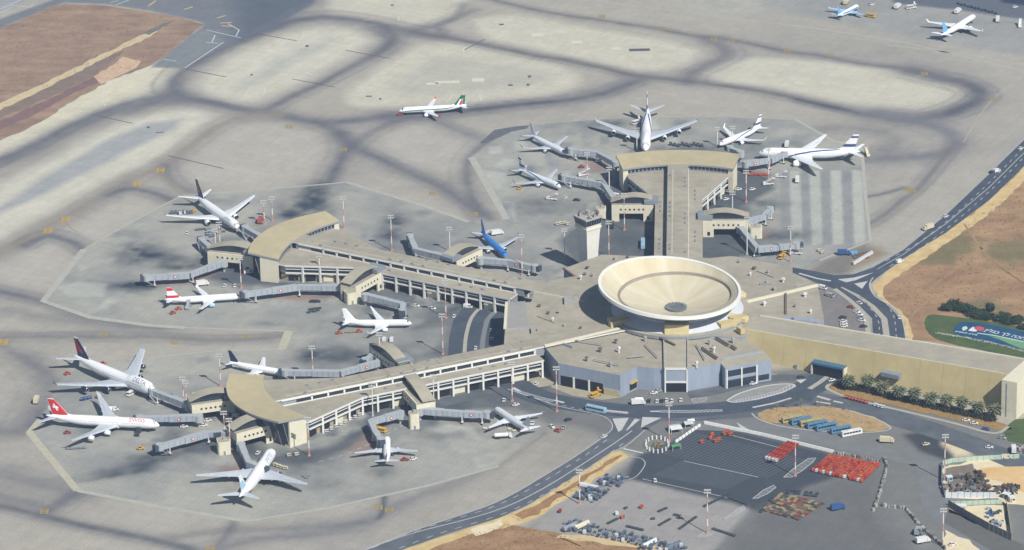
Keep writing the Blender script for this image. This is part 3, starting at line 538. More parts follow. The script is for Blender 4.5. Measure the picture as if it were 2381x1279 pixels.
hatch([(1622, 1248), (1640, 1236), (1662, 1240), (1640, 1250)], .5, 1.2, .12)
sheet('traffic_island', [[(1712, 982), (1742, 1000), (1728, 1004)]], .13, M_ISL)
# dashes
def dashes(px, on, off, w, m=None, z=.15, sm=4, lanes=(0,)):
    q = smooth_line([P(a, b) for a, b in px], sm); mb = MB(); acc = 0; seg = []
    pts = [q[0]]
    for i in range(len(q) - 1):
        a, b2 = q[i], q[i + 1]; n_ = max(1, int((b2 - a).length / .5)); pts += [a + (b2 - a) * (k + 1) / n_ for k in range(n_)]
    i = 0; per = int(on / .5); gap = int(off / .5)
    while i + per < len(pts):
        a, b2 = pts[i], pts[i + per]; d = (b2 - a).normalized(); nn = Vector((-d.y, d.x, 0))
        for ln in lanes: strip(mb, [a + nn * ln, b2 + nn * ln], w, z)
        i += per + gap
    mb.build('road_marking', m or M_PAINTD, kind='structure')
dashes([(1200, 912), (1260, 932), (1340, 950), (1400, 962)], 2.5, 2.5, .5); dashes([(880, 1282), (1000, 1236), (1150, 1190), (1250, 1143), (1370, 1070), (1440, 1020)], 4, 5, .5, lanes=(-5, 5))
dashes([(2400, 322), (2340, 385), (2240, 482), (2140, 562), (2050, 612)], 4, 6, .5, lanes=(0,)); dashes([(2400, 345), (2340, 408), (2240, 500), (2140, 578), (2050, 630)], 4, 6, .5)
dashes([(1000, 950), (900, 1010), (820, 1050), (740, 1075)], 3, 3, .5, z=.09); dashes([(2050, 690), (2078, 735), (2084, 785)], 4, 5, .45); dashes([(2000, 690), (2040, 740), (2044, 785)], 4, 5, .45)
# parking bay lines of the dark lot
for i in range(30):
    t = i / 29; a0 = (1610 + 260 * t, 1005 + 62 * t); line_sheet('road_marking', [a0, (a0[0] - 92, a0[1] + 45)], .35, mat('faint_paint', A(116, 122, 129), .8, .1, .5), .11)
for i in range(26):
    t = i / 25; a0 = (1590 + 165 * t, 1072 + 32 * t); line_sheet('road_marking', [a0, (a0[0] - 70, a0[1] + 34)], .3, MATS['faint_paint'], .11)
for px in ([(1590, 1072), (1764, 1110)], [(1494, 1114), (1690, 1157)], [(1700, 1012), (1830, 1046)]): line_sheet('road_marking', px, .5, M_PAINTD, .112)
line_sheet('road_marking', [(1462, 1062), (1490, 1066), (1500, 1080), (1482, 1106), (1462, 1116)], .5, M_PAINTD, .112, 4); line_sheet('road_marking', [(1442, 1042), (1495, 1054)], 1.2, M_PAINT, .15); line_sheet('road_marking', [(1446, 1044), (1466, 1030), (1500, 1000)], .6, M_PAINTD, .15)
# bus stand island, verge by the long building, palms' bed
sheet('planted_island', [[(1760, 960), (1800, 950), (1900, 945), (1960, 950), (2030, 970), (2064, 990), (2058, 1000), (2020, 1004), (1900, 990), (1800, 985), (1768, 975)]], .12, mat('dry_planting', A(160, 132, 92), .95, .2, .2, col2=A(190, 164, 120)), 3)
line_sheet('kerb', [(1748, 962), (1770, 978), (1830, 994), (1930, 1004), (2020, 1006), (2066, 1000), (2066, 990), (2030, 972), (1960, 952)], .9, M_KERB, .16, 4)
sheet('planted_bed', [[(1930, 898), (1945, 890), (2000, 902), (2100, 928), (2200, 955), (2345, 990), (2320, 1000), (2230, 978), (2100, 950), (1990, 925), (1940, 912)]], .12, mat('dry_bed', A(150, 118, 70), .95, .2, .2, col2=A(166, 140, 90)), 3)
line_sheet('kerb', [(1950, 890), (1926, 896), (1930, 908), (1990, 930), (2100, 956), (2220, 985), (2310, 1008), (2345, 992)], 2.2, M_PAVR, .16, 4)
sheet('lawn', [[(2330, 1000), (2360, 975), (2420, 970), (2420, 1040), (2345, 1026)]], .12, M_LAWN)
sheet('paving', [[(1180, 868), (1262, 845), (1300, 880), (1290, 895), (1230, 905), (1200, 895)], [(1280, 900), (1300, 880), (1440, 910), (1440, 925), (1400, 930), (1330, 920)]], .09, mat('forecourt_paving', A(170, 162, 140), .85, .12, .2))
sheet('pavement', [[(1600, 906), (1700, 890), (1800, 874), (1810, 868), (1690, 872), (1600, 890)]], .09, mat('pinkish_paving', A(160, 140, 128), .85, .12, .2))
# underpass lanes between the piers
for x0, x1 in ((1048, 1082), (1086, 1118), (1126, 1170)):
    sheet('road', [[(x0 + 30, 712), (x1 + 34, 712), (x1 + 8, 745), (x1 - 2, 790), (x1 - 4, 830), (x0 - 6, 835), (x0 - 4, 790), (x0 + 6, 745)]], .10, M_ASPD)
line_sheet('traffic_island', [(1118, 714), (1096, 740), (1084, 780), (1080, 820)], 2.2, M_PAVR, .16, 4); line_sheet('traffic_island', [(1156, 722), (1134, 745), (1124, 785), (1122, 815)], 2.6, mat('dull_paving', A(128, 132, 134), .85, .1, .4), .16, 4)
# yellow taxi guide lines and stand numbers
for px in ([(372, 398), (380, 412), (400, 430), (425, 455), (450, 472)], [(255, 445), (300, 428), (318, 426)], [(152, 515), (165, 530), (182, 540)], [(0, 585), (60, 560), (110, 536)], [(2381, 175), (2300, 240), (2240, 330)]):
    line_sheet('taxi_line', px, .55, M_YELD if px[0][0] < 2000 else M_BORD, .06, 4)
def stand_mark(x, y, w=5.0, h=5.0, m=None):
    c = P(x, y); mb = MB(); m_ = m or M_YEL
    for (a0, a1, b0, b1) in ((-w, w, -h, -h + .9), (-w, w, h - .9, h), (-w, -w + .9, -h, h), (w - .9, w, -h, h), (-w * .55, -w * .35, -h * .5, h * .5), (-w * .1, w * .1, -h * .5, h * .5), (w * .3, w * .55, -h * .5, h * .5), (-w * .55, w * .5, -.35, .35)):
        k = .06 + .003 * len(mb.f); mb.face([(c.x + a0, c.y + b0, k), (c.x + a1, c.y + b0, k), (c.x + a1, c.y + b1, k), (c.x + a0, c.y + b1, k)])
    mb.build('stand_marking', m_, kind='structure')
for x, y in ((373, 396), (320, 427), (152, 510), (112, 536), (8, 796)): stand_mark(x, y, 2.4, 4.2)
for x, y in ((405, 796), (240, 778), (572, 782), (672, 295), (1006, 449), (1103, 498), (103, 1189), (489, 1276), (880, 1180), (905, 1186), (2112, 440), (2122, 446), (1400, 38), (1540, 66), (1660, 92), (1700, 96), (1830, 118), (1930, 128), (2150, 172), (2310, 230), (798, 348)): stand_mark(x, y, 2.2, 3.0, M_YELD)
# ================================================================ terminal
M_ROOF = mat('gravel_roof', A(171, 164, 147), .9, .09, .22, bump=.1, seams=(9, 3, 27, .06), stain=.13)
M_ROOF2 = mat('pale_roof', A(177, 171, 152), .9, .09, .15, stain=.08)
M_ROOFY = mat('ochre_roof', A(188, 176, 142), .8, .07, .12, stain=.06)
M_STONE = mat('cream_stone', A(226, 220, 196), .8, .06, .4)
M_STONEY = mat('yellow_stone', A(204, 188, 140), .85, .07, .12, seams=(6, 60, -27, .03), stain=.09)
M_WHITE = mat('white_frame', A(232, 232, 226), .6, .04, .5)
M_BLUEW = mat('blue_grey_cladding', A(156, 168, 184), .55, .06, .3, stretch=(1, 1, .2), seams=(1.6, 40, 0, .05), stain=.07)
M_GREYF = mat('grey_fascia', A(150, 156, 160), .6, .08, .5)
M_GLASS = mat('dark_glazing', (.022, .032, .045), .12, .2, .35, spec=.6)
M_DARK = mat('dark_interior', (.012, .014, .018), .9, 0)
M_CONC = mat('grey_concrete', A(170, 170, 164), .85, .1, .3)
M_METG = mat('grey_metal', A(140, 148, 156), .5, .1, .4)
M_DISH = mat('dish_ochre', A(226, 206, 150), .8, .06, .1, col2=A(240, 230, 190))
M_RIM = mat('dish_rim', A(238, 238, 232), .6, .04, .3)
M_BROWN = mat('rust_edge', A(116, 102, 92), .8, .2, .4)

hub = P(1575, 722, 14.5); hub.z = 0
T = thing('terminal_building', 'round hub of the terminal with flat facets under a huge tilted dish', 'terminal building', hub, world=True)
def roofpart(px, z, z0, name='roof', mt=None, ms=None, parent=None, zs=None):
    q = P2(px, z); mb = MB(); mb.prism([(p.x, p.y) for p in q], z0, z, 0, 1); return mb.build(name, [mt or M_ROOF, ms or M_BLUEW], parent or T), q
MAINPX = [(1266, 805), (1172, 800), (1178, 706), (1235, 702), (1245, 672), (1284, 652), (1335, 642), (1311, 624), (1400, 592), (1520, 597), (1550, 597), (1600, 599), (1650, 600), (1701, 595), (1840, 621), (1842, 642), (1901, 661), (1916, 741), (1900, 750), (1770, 738), (1726, 784), (1600, 778), (1543, 776), (1440, 764)]
roofpart(MAINPX, 14.5, 0)
_, swq = roofpart([(1440, 764), (1266, 806), (1298, 844), (1442, 872.5), (1481, 852), (1520, 856), (1545, 857), (1543, 776)], 13.4, 0)
_, seq = roofpart([(1600, 778), (1726, 786), (1775, 815), (1686, 830), (1674, 844), (1599, 857)], 13.4, 0)
_, blq = roofpart([(1775, 815), (1793.5, 837), (1686, 856), (1660, 826), (1750, 808)], 12.4, 0, 'roof', M_ROOF2)
_, spq = roofpart([(1543, 774), (1600, 776), (1599, 857), (1545, 857)], 14.1, 0, 'roof', M_ROOF2, M_WHITE)
for px in ([(1440, 764), (1266, 805)], [(1724, 704), (1901, 663)]):
    mb = MB(); a, b2 = P(*px[0], 15.1), P(*px[1], 15.1); mb.beam(a, b2, 1.6, 1.2); mb.build('roof_ridge', M_STONE, T)
for a, b2 in (((1543, 775), (1545, 857)), ((1599, 777), (1599, 857))):
    mb = MB(); mb.beam(P(*a, 14.5), P(*b2, 14.5), .7, .9); mb.build('parapet', M_CONC, T)
for a, b2 in (((1535, 783 + 2), (1570, 802)), ((1436 + 196, 808), (1668, 832)), ((1665, 784), (1695, 802)), ((1700, 803), (1712, 811)), ((1827, 682), (1827, 730)), ((1310, 624), (1335, 642))):
    mb = MB(); mb.beam(P(*a, 14.9), P(*b2, 14.9), 1.2, .8); mb.build('roof_joint', M_BROWN, T)
# bays and openings along the front
def along(p, q, f): return (p[0] + (q[0] - p[0]) * f, p[1] + (q[1] - p[1]) * f)
a, b2 = swq[2], swq[3]
for f0, f1 in ((.035, .235), (.27, .48), (.515, .72)):
    mb = MB(); mb.wallquad(along(a, b2, f0), along(a, b2, f1), .1, 6.2, .06); mb.build('loading_door', M_DARK, T)
for f in (.25, .497):
    mb = MB(); mb.wallquad(along(a, b2, f - .012), along(a, b2, f + .012), .1, 6.6, .5); mb.build('pier', M_WHITE, T)
mb = MB(); mb.wallquad(along(a, b2, .74), along(a, b2, .99), .1, 3.8, .4); mb.build('plinth', mat('buff_stone', A(196, 184, 148), .85, .1, .4), T)
a, b2 = swq[3], swq[4]
mb = MB(); mb.wallquad(along(a, b2, .55), along(a, b2, .98), 1.0, 5.0, .06); mb.build('loading_door', M_DARK, T)
mb = MB(); mb.wallquad(along(a, b2, .55), along(a, b2, .98), 5.0, 5.6, 1.2); mb.build('canopy', M_YEL, T)
a, b2 = spq[3], spq[2]
for f0, f1, z0, z1, o_, m, nm in ((0.0, .06, 0, 14.6, .7, M_WHITE, 'column'), (.94, 1.0, 0, 14.6, .7, M_WHITE, 'column'), (.06, .94, 5.6, 6.6, .6, M_WHITE, 'beam'), (.06, .94, 13.4, 14.6, .6, M_WHITE, 'beam'), (.06, .94, 6.6, 13.4, .25, M_BLUEW, 'wall_panel'), (.06, .94, .1, 5.6, .08, M_DARK, 'entrance_door')):
    mb = MB(); mb.wallquad(along(a, b2, f0), along(a, b2, f1), z0, z1, o_); mb.build(nm, m, T)
a, b2 = blq[2], blq[1]
for f0, f1, z0, z1 in ((.05, .34, 6.8, 10.4), (.37, .66, 6.8, 10.4), (.05, .34, .2, 4.6), (.37, .66, .2, 4.6), (.72, .95, 1.2, 4.4)):
    mb = MB(); mb.wallquad(along(a, b2, f0), along(a, b2, f1), z0, z1, .07); mb.build('window', M_GLASS, T)
for f in (.035, .355, .68): mb = MB(); mb.wallquad(along(a, b2, f - .014), along(a, b2, f + .014), 0, 11.0, .5); mb.build('column', M_WHITE, T)
mb = MB(); mb.wallquad(along(a, b2, .05), along(a, b2, .66), 5.0, 6.4, .25); mb.build('beam', M_BLUEW, T)
# glazed block by the underpass
_, bq = roofpart([(1180, 703), (1222, 700), (1230, 760), (1176, 764)], 15.0, 0, 'annex', mat('grey_roof', A(160, 158, 152), .9, .08, .3), M_BLUEW)
a, b2 = bq[3], bq[2]
for f0, f1 in ((.08, .56), (.6, .92)):
    mb = MB(); mb.wallquad(along(a, b2, f0), along(a, b2, f1), 7.5, 13.2, .08); mb.build('window', M_GLASS, T)
mb = MB(); mb.beam(P(1178, 703, 15.4), P(1174, 764, 15.4), 1.6, .9); mb.build('parapet', M_STONE, T)
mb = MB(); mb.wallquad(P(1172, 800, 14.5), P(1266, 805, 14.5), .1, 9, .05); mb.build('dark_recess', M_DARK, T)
# low ring step, drum, radial gables
def circle(c, r, n=72, a0=0, a1=2 * math.pi): return [(c[0] + r * math.cos(a0 + (a1 - a0) * k / n), c[1] + r * math.sin(a0 + (a1 - a0) * k / n)) for k in range(n if a1 - a0 > 6.28 else n + 1)]
mb = MB(); mb.prism(circle(hub, 41), 14.0, 15.9, 0, 1); mb.build('ring_step', [M_ROOF2, M_GREYF], T)
mb = MB(); mb.loft([[(*q, 15.9) for q in circle(hub, 37.5)], [(*q, 18.6) for q in circle(hub, 28.9)]], caps=False); mb.build('skirt', mat('white_skirt', A(214, 218, 224), .6, .05, .2), T)
mb = MB(); mb.loft([[(*q, 14.4) for q in circle(hub, 28.8)], [(*q, 20.6) for q in circle(hub, 28.8)]], caps=False); mb.build('drum', mat('white_drum', A(222, 226, 232), .6, .04, .2), T, smooth=False)
for ang in (87, -93, 149, -156, -27, 25):
    d = Vector((math.cos(rad(ang)), math.sin(rad(ang)), 0)); mb = MB()
    w_, h_ = (13.6, 6.5) if ang == -93 else (5.0, 2.6)
    mb.beam(hub + d * 28 + Vector((0, 0, 15 + h_ / 2)), hub + d * (37.5 if ang == -93 else 43) + Vector((0, 0, 15 + h_ / 2)), w_, h_); mb.build('radial_gable', mat('gable_stone', A(224, 208, 158), .85, .06, .2), T)
# the dish: tilted rim, level fold ring, drain
rc = P(1557, 668, 30); fr = P(1571, 686, 24.6); dr = P(1572, 717, 17.0)
def rim(rr, dz, N=96):
    return [(rc.x + rr * math.cos(2 * math.pi * k / N), rc.y + rr * math.sin(2 * math.pi * k / N), rc.z + dz - .083 * rr * math.cos(2 * math.pi * k / N) + .045 * rr * math.sin(2 * math.pi * k / N)) for k in range(N)]
def lvl(c, rr, z, N=96): return [(c[0] + rr * math.cos(2 * math.pi * k / N), c[1] + rr * math.sin(2 * math.pi * k / N), z) for k in range(N)]
RR = 40.4
dish = MB(); dish.loft([rim(RR - 1.6, .2), lvl(fr, 32.6, 24.9), lvl(fr, 31.8, 24.3)], caps=False); dish.loft([lvl(fr, 31.4, 24.0), lvl(((fr.x + dr.x) / 2, (fr.y + dr.y) / 2), 19, 20.2), lvl(dr, 5.8, 17.0)], caps=False)
m = bpy.data.materials.new('dish_streaked'); m.use_nodes = True; n = m.node_tree.nodes; l = m.node_tree.links; b = n['Principled BSDF']; b.inputs['Roughness'].default_value = .8
tc = n.new('ShaderNodeTexCoord'); sx = n.new('ShaderNodeSeparateXYZ'); at_ = n.new('ShaderNodeMath'); at_.operation = 'ARCTAN2'; l.new(tc.outputs['Object'], sx.inputs[0]); l.new(sx.outputs[1], at_.inputs[0]); l.new(sx.outputs[0], at_.inputs[1])
cb = n.new('ShaderNodeCombineXYZ'); l.new(at_.outputs[0], cb.inputs[0]); nz = n.new('ShaderNodeTexNoise'); nz.inputs['Scale'].default_value = 3.2; nz.inputs['Detail'].default_value = 4; l.new(cb.outputs[0], nz.inputs['Vector'])
nz2 = n.new('ShaderNodeTexNoise'); nz2.inputs['Scale'].default_value = .12; nz2.inputs['Detail'].default_value = 5; l.new(tc.outputs['Object'], nz2.inputs['Vector'])
ad = n.new('ShaderNodeMath'); ad.operation = 'MULTIPLY_ADD'; l.new(nz2.outputs['Fac'], ad.inputs[0]); ad.inputs[1].default_value = .35; l.new(nz.outputs['Fac'], ad.inputs[2])
rp = n.new('ShaderNodeValToRGB'); l.new(ad.outputs[0], rp.inputs[0]); e = rp.color_ramp.elements; e[0].position = .5; e[1].position = .85; e[0].color = (*A(202, 190, 156), 1); e[1].color = (*A(218, 211, 188), 1)
l.new(rp.outputs[0], b.inputs['Base Color'])
do = dish.build('dish', [m], T, smooth=True)
w = MB(); w.loft([rim(RR - 1.6, .25), rim(RR - 1.5, .75), rim(RR, .8), rim(RR + .2, -1.0)], caps=False); w.build('rim', M_RIM, do, smooth=False)
w = MB(); w.loft([rim(RR + .2, -1.0), rim(RR - .3, -1.7), lvl(hub, 29.5, 20.4), lvl(hub, 28.5, 19.5)], caps=False); w.build('underside', mat('dish_underside', A(168, 172, 176), .6, .05, .2), T, smooth=True)
w = MB(); w.loft([lvl(fr, 32.7, 24.95), lvl(fr, 32.6, 25.5), lvl(fr, 31.6, 25.5), lvl(fr, 31.4, 23.95)], caps=False); w.build('fold_ring', mat('ring_grey', A(160, 152, 140), .8, .1, .3), do)
w = MB(); w.loft([lvl(dr, 6.0, 17.0), lvl(dr, 6.0, 18.2), lvl(dr, 5.0, 18.4), lvl(dr, 4.2, 17.6)], caps=True); w.build('drain', mat('drain_grate', A(110, 116, 116), .7, .2, .8), do)
for k in range(20):
    t = 2 * math.pi * k / 20; w = MB(); w.beam((dr.x + 4.3 * math.cos(t), dr.y + 4.3 * math.sin(t), 18.3), (dr.x + 6.4 * math.cos(t), dr.y + 6.4 * math.sin(t), 18.3), .35, .5); w.build('grate_bar', M_METG, do)
for a, sz in (((1690, 756), (10, 5)), ((1714, 744), (9, 5)), ((1440, 752), (12, 3)), ((1722, 770), (2.5, 5))):
    p = P(*a, 16); mb = MB(); mb.box((p.x, p.y, 16.6), (sz[0], sz[1], 3.2), rad(25)); mb.build('rooftop_block', M_STONEY, T)
for x, y, sx_, sy_ in ((1322, 700, 5, 9), (1337, 697, 3, 3), (1240, 770, 2.5, 6)):
    p = P(x, y, 15); mb = MB(); mb.box((p.x, p.y, 15.4), (sx_, sy_, 1.8)); mb.build('rooftop_block', M_CONC, T)
# roof vents
rv = random.Random(3); vents = [(1275, 731), (1300, 729), (1254, 714), (1396, 815), (1439, 816), (1364, 836), (1420, 850), (1432, 795), (1370, 720), (1650, 798), (1705, 794), (1660, 816), (1745, 642), (1754, 627), (1786, 636), (1782, 660), (1800, 676), (1821, 656), (1719, 612), (1777, 711), (1850, 715), (1846, 744), (1872, 690), (1885, 729), (1366, 626), (1360, 640), (1378, 644), (1350, 650), (1312, 760), (1350, 765), (1250, 770), (1285, 748), (1620, 850), (1500, 790), (1660, 640 + 170), (1430, 605), (1460, 600)]
for x, y in vents:
    p = P(x, y, 14.5); mb = MB(); k = rv.random(); r = .5 + .5 * rv.random(); mb.tube((p.x, p.y, 13), (p.x, p.y, 15.4 + k), r * .6, n=8); mb.box((p.x, p.y, 15.6 + k), (r * 2, r * 1.8, .6 + k * .5), rv.random())
    mb.build('roof_vent', (M_CONC if k > .3 else M_BROWN) if k < .8 else M_WHITE, T)
for k, (a_, b_) in enumerate((((1330, 790), (1400, 800)), ((1380, 835), (1440, 848)), ((1620, 800), (1640, 835)), ((1250, 735), (1290, 750)), ((1760, 630), (1800, 645)), ((1780, 690), (1815, 684)), ((1500, 800), (1530, 830)), ((1340, 640), (1370, 625)), ((1850, 665), (1880, 658)), ((1460, 830), (1500, 826)))):
    mb = MB(); mb.beam(P(*a_, 14.9), P(*b_, 14.9), .55, .5); mb.build('roof_duct', M_CONC, T)
mb = MB(); p, q_ = P(1767, 662, 14.6), P(1795, 662, 14.6); mb.beam(p, q_, 2.5, 1.2); mb.build('skylight', M_GREYF, T)
mb = MB(); p, q_ = P(1820, 740, 14.6), P(1900, 745, 14.6); mb.beam(p, q_, 4.0, .5); mb.build('roof_strip', M_BLUEW, T)
mb = MB(); p, q_ = P(1284, 800, 14.2), P(1335, 815, 14.2); mb.beam(P(1280, 790, 14), P(1332, 808, 14), 1.0, 1.6); mb.build('roof_joint', M_BLUEW, T)

# ---------------------------------------------------------------- piers
def pier(A0, ang, Lh, label, w_near, bays, low_ext=(0, 0), hub_s=-14, tcut=0, dcut=0):
    d = Vector((math.cos(rad(ang)), math.sin(rad(ang)), 0)); nn = Vector((-d.y, d.x, 0)); O = Vector((A0[0], A0[1], 0))
    W = lambda s, t, z=0: (O.x + d.x * s + nn.x * t, O.y + d.y * s + nn.y * t, z)
    root = thing('concourse', label, 'concourse', O + d * Lh * .5, group='boarding concourses of the terminal', world=True)
    HS = 6.4; flare0 = Lh - 40
    inner = lambda t: Lh + 8 * (1 - (t / 34) ** 2)
    mb = MB(); mb.prism([W(hub_s, -HS), W(Lh + 8, -HS), W(Lh + 8, HS), W(hub_s, HS)], 14.2, 15.0, 0, 1); mb.build('spine_roof', [M_ROOF, M_WHITE], root)
    mb = MB(); mb.prism([W(0, -HS + .5), W(Lh + 6, -HS + .5), W(Lh + 6, HS - .5), W(0, HS - .5)], 9.5, 14.2); mb.build('spine_wall', M_GREYF, root)
    for sgn, wv in ((1, w_near[0]), (-1, w_near[1])):
        wid = lambda s: wv + (31 - wv) * max(0, min(1, (s - flare0) / 38.0))
        ext = low_ext[0 if sgn > 0 else 1]
        pts = [(ext, HS - .3), (ext, wv)] + [(flare0, wv), (Lh - 2, 31), (inner(31) + 1, 31)] + [(inner(t) + 1, t) for t in (24, 16, HS - .3)]
        mb = MB(); mb.prism([W(s, t * sgn) for s, t in pts], 10.0, 10.8, 0, 1); mb.build('side_roof', [M_ROOF, M_WHITE], root)
        mb = MB(); mb.prism([W(s, (t - (1.6 if t > HS else 0)) * sgn) for s, t in pts], 5.6, 10.0); mb.build('gallery_wall', M_GREYF, root)
        mb = MB(); mb.prism([W(max(s, ext + 34), (t - (2.6 if t > HS else 0)) * sgn) for s, t in pts], 0, 5.6); mb.build('ground_floor_wall', mat('ground_wall', A(170, 160, 136), .9, .15, .3), root)
        # clerestory windows between spine and side roof
        nb = bays; step = (Lh - 6 - ext) / nb
        for k in range(nb):
            s0 = ext + 2 + k * step; mb = MB(); p, q = W(s0 + .5, (HS - .5) * sgn), W(s0 + step - .7, (HS - .5) * sgn)
            if sgn > 0: p, q = q, p
            mb.wallquad(p, q, 11.3, 13.6, .06); mb.build('clerestory_window', M_GLASS, root)
            mb = MB(); mb.box(W(s0 - .1, (HS - .25) * sgn, 12.4), (1.0, .8, 3.6), rad(ang)); mb.build('mullion', M_WHITE, root)
        mb = MB(); mb.beam(W(ext + 1, (HS - .2) * sgn, 13.95), W(Lh + 4, (HS - .2) * sgn, 13.95), .7, .6); mb.beam(W(ext + 1, (HS - .2) * sgn, 11.0), W(Lh + 4, (HS - .2) * sgn, 11.0), .6, .5); mb.build('clerestory_frame', M_WHITE, root)
        # outer elevation: columns, gallery windows, beams
        edge = [(ext + 1, wv), (flare0, wv), (Lh - 2, 31)]
        for (s0, t0), (s1, t1) in zip(edge[:-1], edge[1:]):
            ln = math.hypot(s1 - s0, t1 - t0); nb2 = max(2, round(ln / 9.3)); 
            for k in range(nb2):
                f0, f1 = k / nb2, (k + 1) / nb2; pa = (s0 + (s1 - s0) * f0, t0 + (t1 - t0) * f0); pb = (s0 + (s1 - s0) * f1, t0 + (t1 - t0) * f1)
                p, q = W(pa[0], (pa[1] - 1.45) * sgn), W(pb[0], (pb[1] - 1.45) * sgn)
                mb = MB(); mb.box(W(pa[0], (pa[1] - .6) * sgn, 5.0), (1.1, 1.0, 10.0), rad(ang)); mb.build('column', M_WHITE, root)
                if sgn > 0: p, q = q, p
                mb = MB(); mb.wallquad(p, q, 6.2, 9.6, .1); mb.build('gallery_window', M_GLASS, root)
                if pa[0] > ext + 34 or True:
                    p2, q2 = W(pa[0] + 1.2, (pa[1] - 2.5) * sgn), W(pb[0] - 1.0, (pb[1] - 2.5) * sgn)
                    if sgn > 0: p2, q2 = q2, p2
                    mb = MB(); mb.wallquad(p2, q2, .2, 4.8 if k % 3 else 3.4, .1); mb.build('ground_bay', M_DARK if (k * 7 + int(Lh)) % 4 else M_STONE, root)
            mb = MB(); mb.beam(W(s0, (t0 - .7) * sgn, 5.6), W(s1, (t1 - .7) * sgn, 5.6), .7, .7); mb.beam(W(s0, (t0 - .5) * sgn, 9.75), W(s1, (t1 - .5) * sgn, 9.75), .7, .5); mb.beam(W(s0, (t0 - .9) * sgn, 8.0), W(s1, (t1 - .9) * sgn, 8.0), .3, .4); mb.build('beam', M_WHITE, root)
    # head: sweeping roof, stone ends, glazing
    N = 28; top = []; bot = []
    def hp(v, e): return W(Lh + 8 * (1 - v * v) + (18.5 + 3.5 * (1 - v * v) - (dcut * v * v if v < 0 else 0)) * e, v * (34 + 4.4 * e - (tcut if v < 0 else 0)), 15.2 + (1.2 + 1.3 * v * v) * e)
    mb = MB(); rows = [[hp(-1 + 2 * k / N, e) for k in range(N + 1)] for e in (0, .33, .66, 1)]
    for r0_, r1_ in zip(rows[:-1], rows[1:]):
        for k in range(N): mb.face([r0_[k], r1_[k], r1_[k + 1], r0_[k + 1]])
    dn = lambda p, h=1.1: (p[0], p[1], p[2] - h)
    for r0_, r1_ in zip(rows[:-1], rows[1:]):
        for k in range(N): mb.face([dn(r0_[k + 1]), dn(r1_[k + 1]), dn(r1_[k]), dn(r0_[k])], 1)
    for r_ in (rows[0], rows[-1]):
        for k in range(N): mb.face([r_[k], r_[k + 1], dn(r_[k + 1]), dn(r_[k])], 1)
    for k in (0, N):
        for r0_, r1_ in zip(rows[:-1], rows[1:]): mb.face([r0_[k], r1_[k], dn(r1_[k]), dn(r0_[k])], 1)
    ro = mb.build('head_roof', [M_ROOFY, M_GREYF], root)
    mb = MB(); ins = [hp(-.985 + 1.97 * k / N, .06) for k in range(N + 1)]
    for k in range(N): mb.face([(*ins[k][:2], 10.6), (*ins[k + 1][:2], 10.6), (*ins[k + 1][:2], 15.0), (*ins[k][:2], 15.0)])
    mb.build('head_wall', M_GREYF, root)
    for k in range(1, N - 1):
        if abs(-.985 + 1.97 * (k + .5) / N) * 34 < 7.5: continue
        a_, b_ = ins[k], ins[k + 1]; p, q = along(a_, b_, .15), along(a_, b_, .85)
        mb = MB(); mb.wallquad(q, p, 11.6, 13.6, .12); o = mb.build('head_window', M_GLASS, root)
        if Vector((*p, 0)).length and False: pass
    for sg in (-1, 1):
        mb = MB(); q4 = [hp(sg * .99, .04), hp(sg * .99, .62), hp(sg * .90, .62), hp(sg * .90, .04)]
        mb.prism([p[:2] for p in q4], 0, [p[2] - 1.0 for p in q4], 0, 0); mb.build('end_wall', M_STONE, root)
    mb = MB(); o_ = [hp(-.97 + 1.94 * k / N, .8) for k in range(N + 1)]; u_ = [hp(-.97 + 1.94 * k / N, .60) for k in range(N + 1)]
    for k in range(N): mb.face([(*u_[k + 1][:2], 0), (*u_[k][:2], 0), dn(o_[k], 1.0), dn(o_[k + 1], 1.0)])
    mb.build('head_glazing', M_GLASS, root)
    for k in range(0, N + 1, 2):
        mb = MB(); mb.tube((*u_[k][:2], .1), dn(o_[k], 1.2), .22, n=4); mb.build('glazing_rib', M_METG, root)
    for sg in (-1, 1):
        mb = MB(); pts = [hp(sg * .97, .6), hp(sg * .97, .8), hp(sg * .9, .8), hp(sg * .9, .6)]
        mb.face([(*pts[0][:2], 0), (*pts[1][:2], 0)][:1] + [(*pts[1][:2], pts[1][2] - 1), (*pts[0][:2], pts[0][2] - 1)]); mb.build('side_glass', M_GLASS, root)
    for k in range(1, 10):
        s_ = Lh * k / 10; mb = MB(); mb.beam(W(s_, -HS + .4, 15.03), W(s_, HS - .4, 15.03), .35, .1); mb.build('roof_seam', mat('seam_grey', A(146, 140, 126), .9, .1, .4), root)
    mb = MB(); mb.beam(W(6, 3.2, 15.06), W(Lh, 3.2, 15.06), .8, .1); mb.build('roof_walkway', mat('walkway_pale', A(192, 186, 168), .9, .08, .4), root)
    # small roof fittings
    for k in range(26):
        s_ = 8 + (Lh - 16) * ((k * 0.618) % 1); t_ = (-4.5, 4.5, 10.5, -10.5)[k % 4]; z_ = 15.0 if abs(t_) < 6 else 10.8
        mb = MB(); mb.box(W(s_, t_, z_ + .35), (1.3, .9, .8), rad(ang)); mb.tube(W(s_ + .9, t_, z_), W(s_ + .9, t_, z_ + 1.1), .25, n=6); mb.build('roof_vent', M_METG, root)
    return W
WD = pier((96.8, -15), 87.3, 143, 'far concourse running up behind the control tower with a crescent roof end', (13.8, 14.8), 15, (0, 0), -22)
WU = pier((9.5, -50.5), 149.6, 149.5, 'concourse between the blue airliner and the all-white one, ochre end roof', (15.0, 14.8), 15, (4, 8), -40, 0, 5.5)
WL = pier((14.4, -134.9), 204.2, 153.5, 'concourse nearest the grey-tailed and red-tailed wide-body airliners, over the forecourt road', (14.8, 14.8), 15, (4, 4), -52, 5, 0)

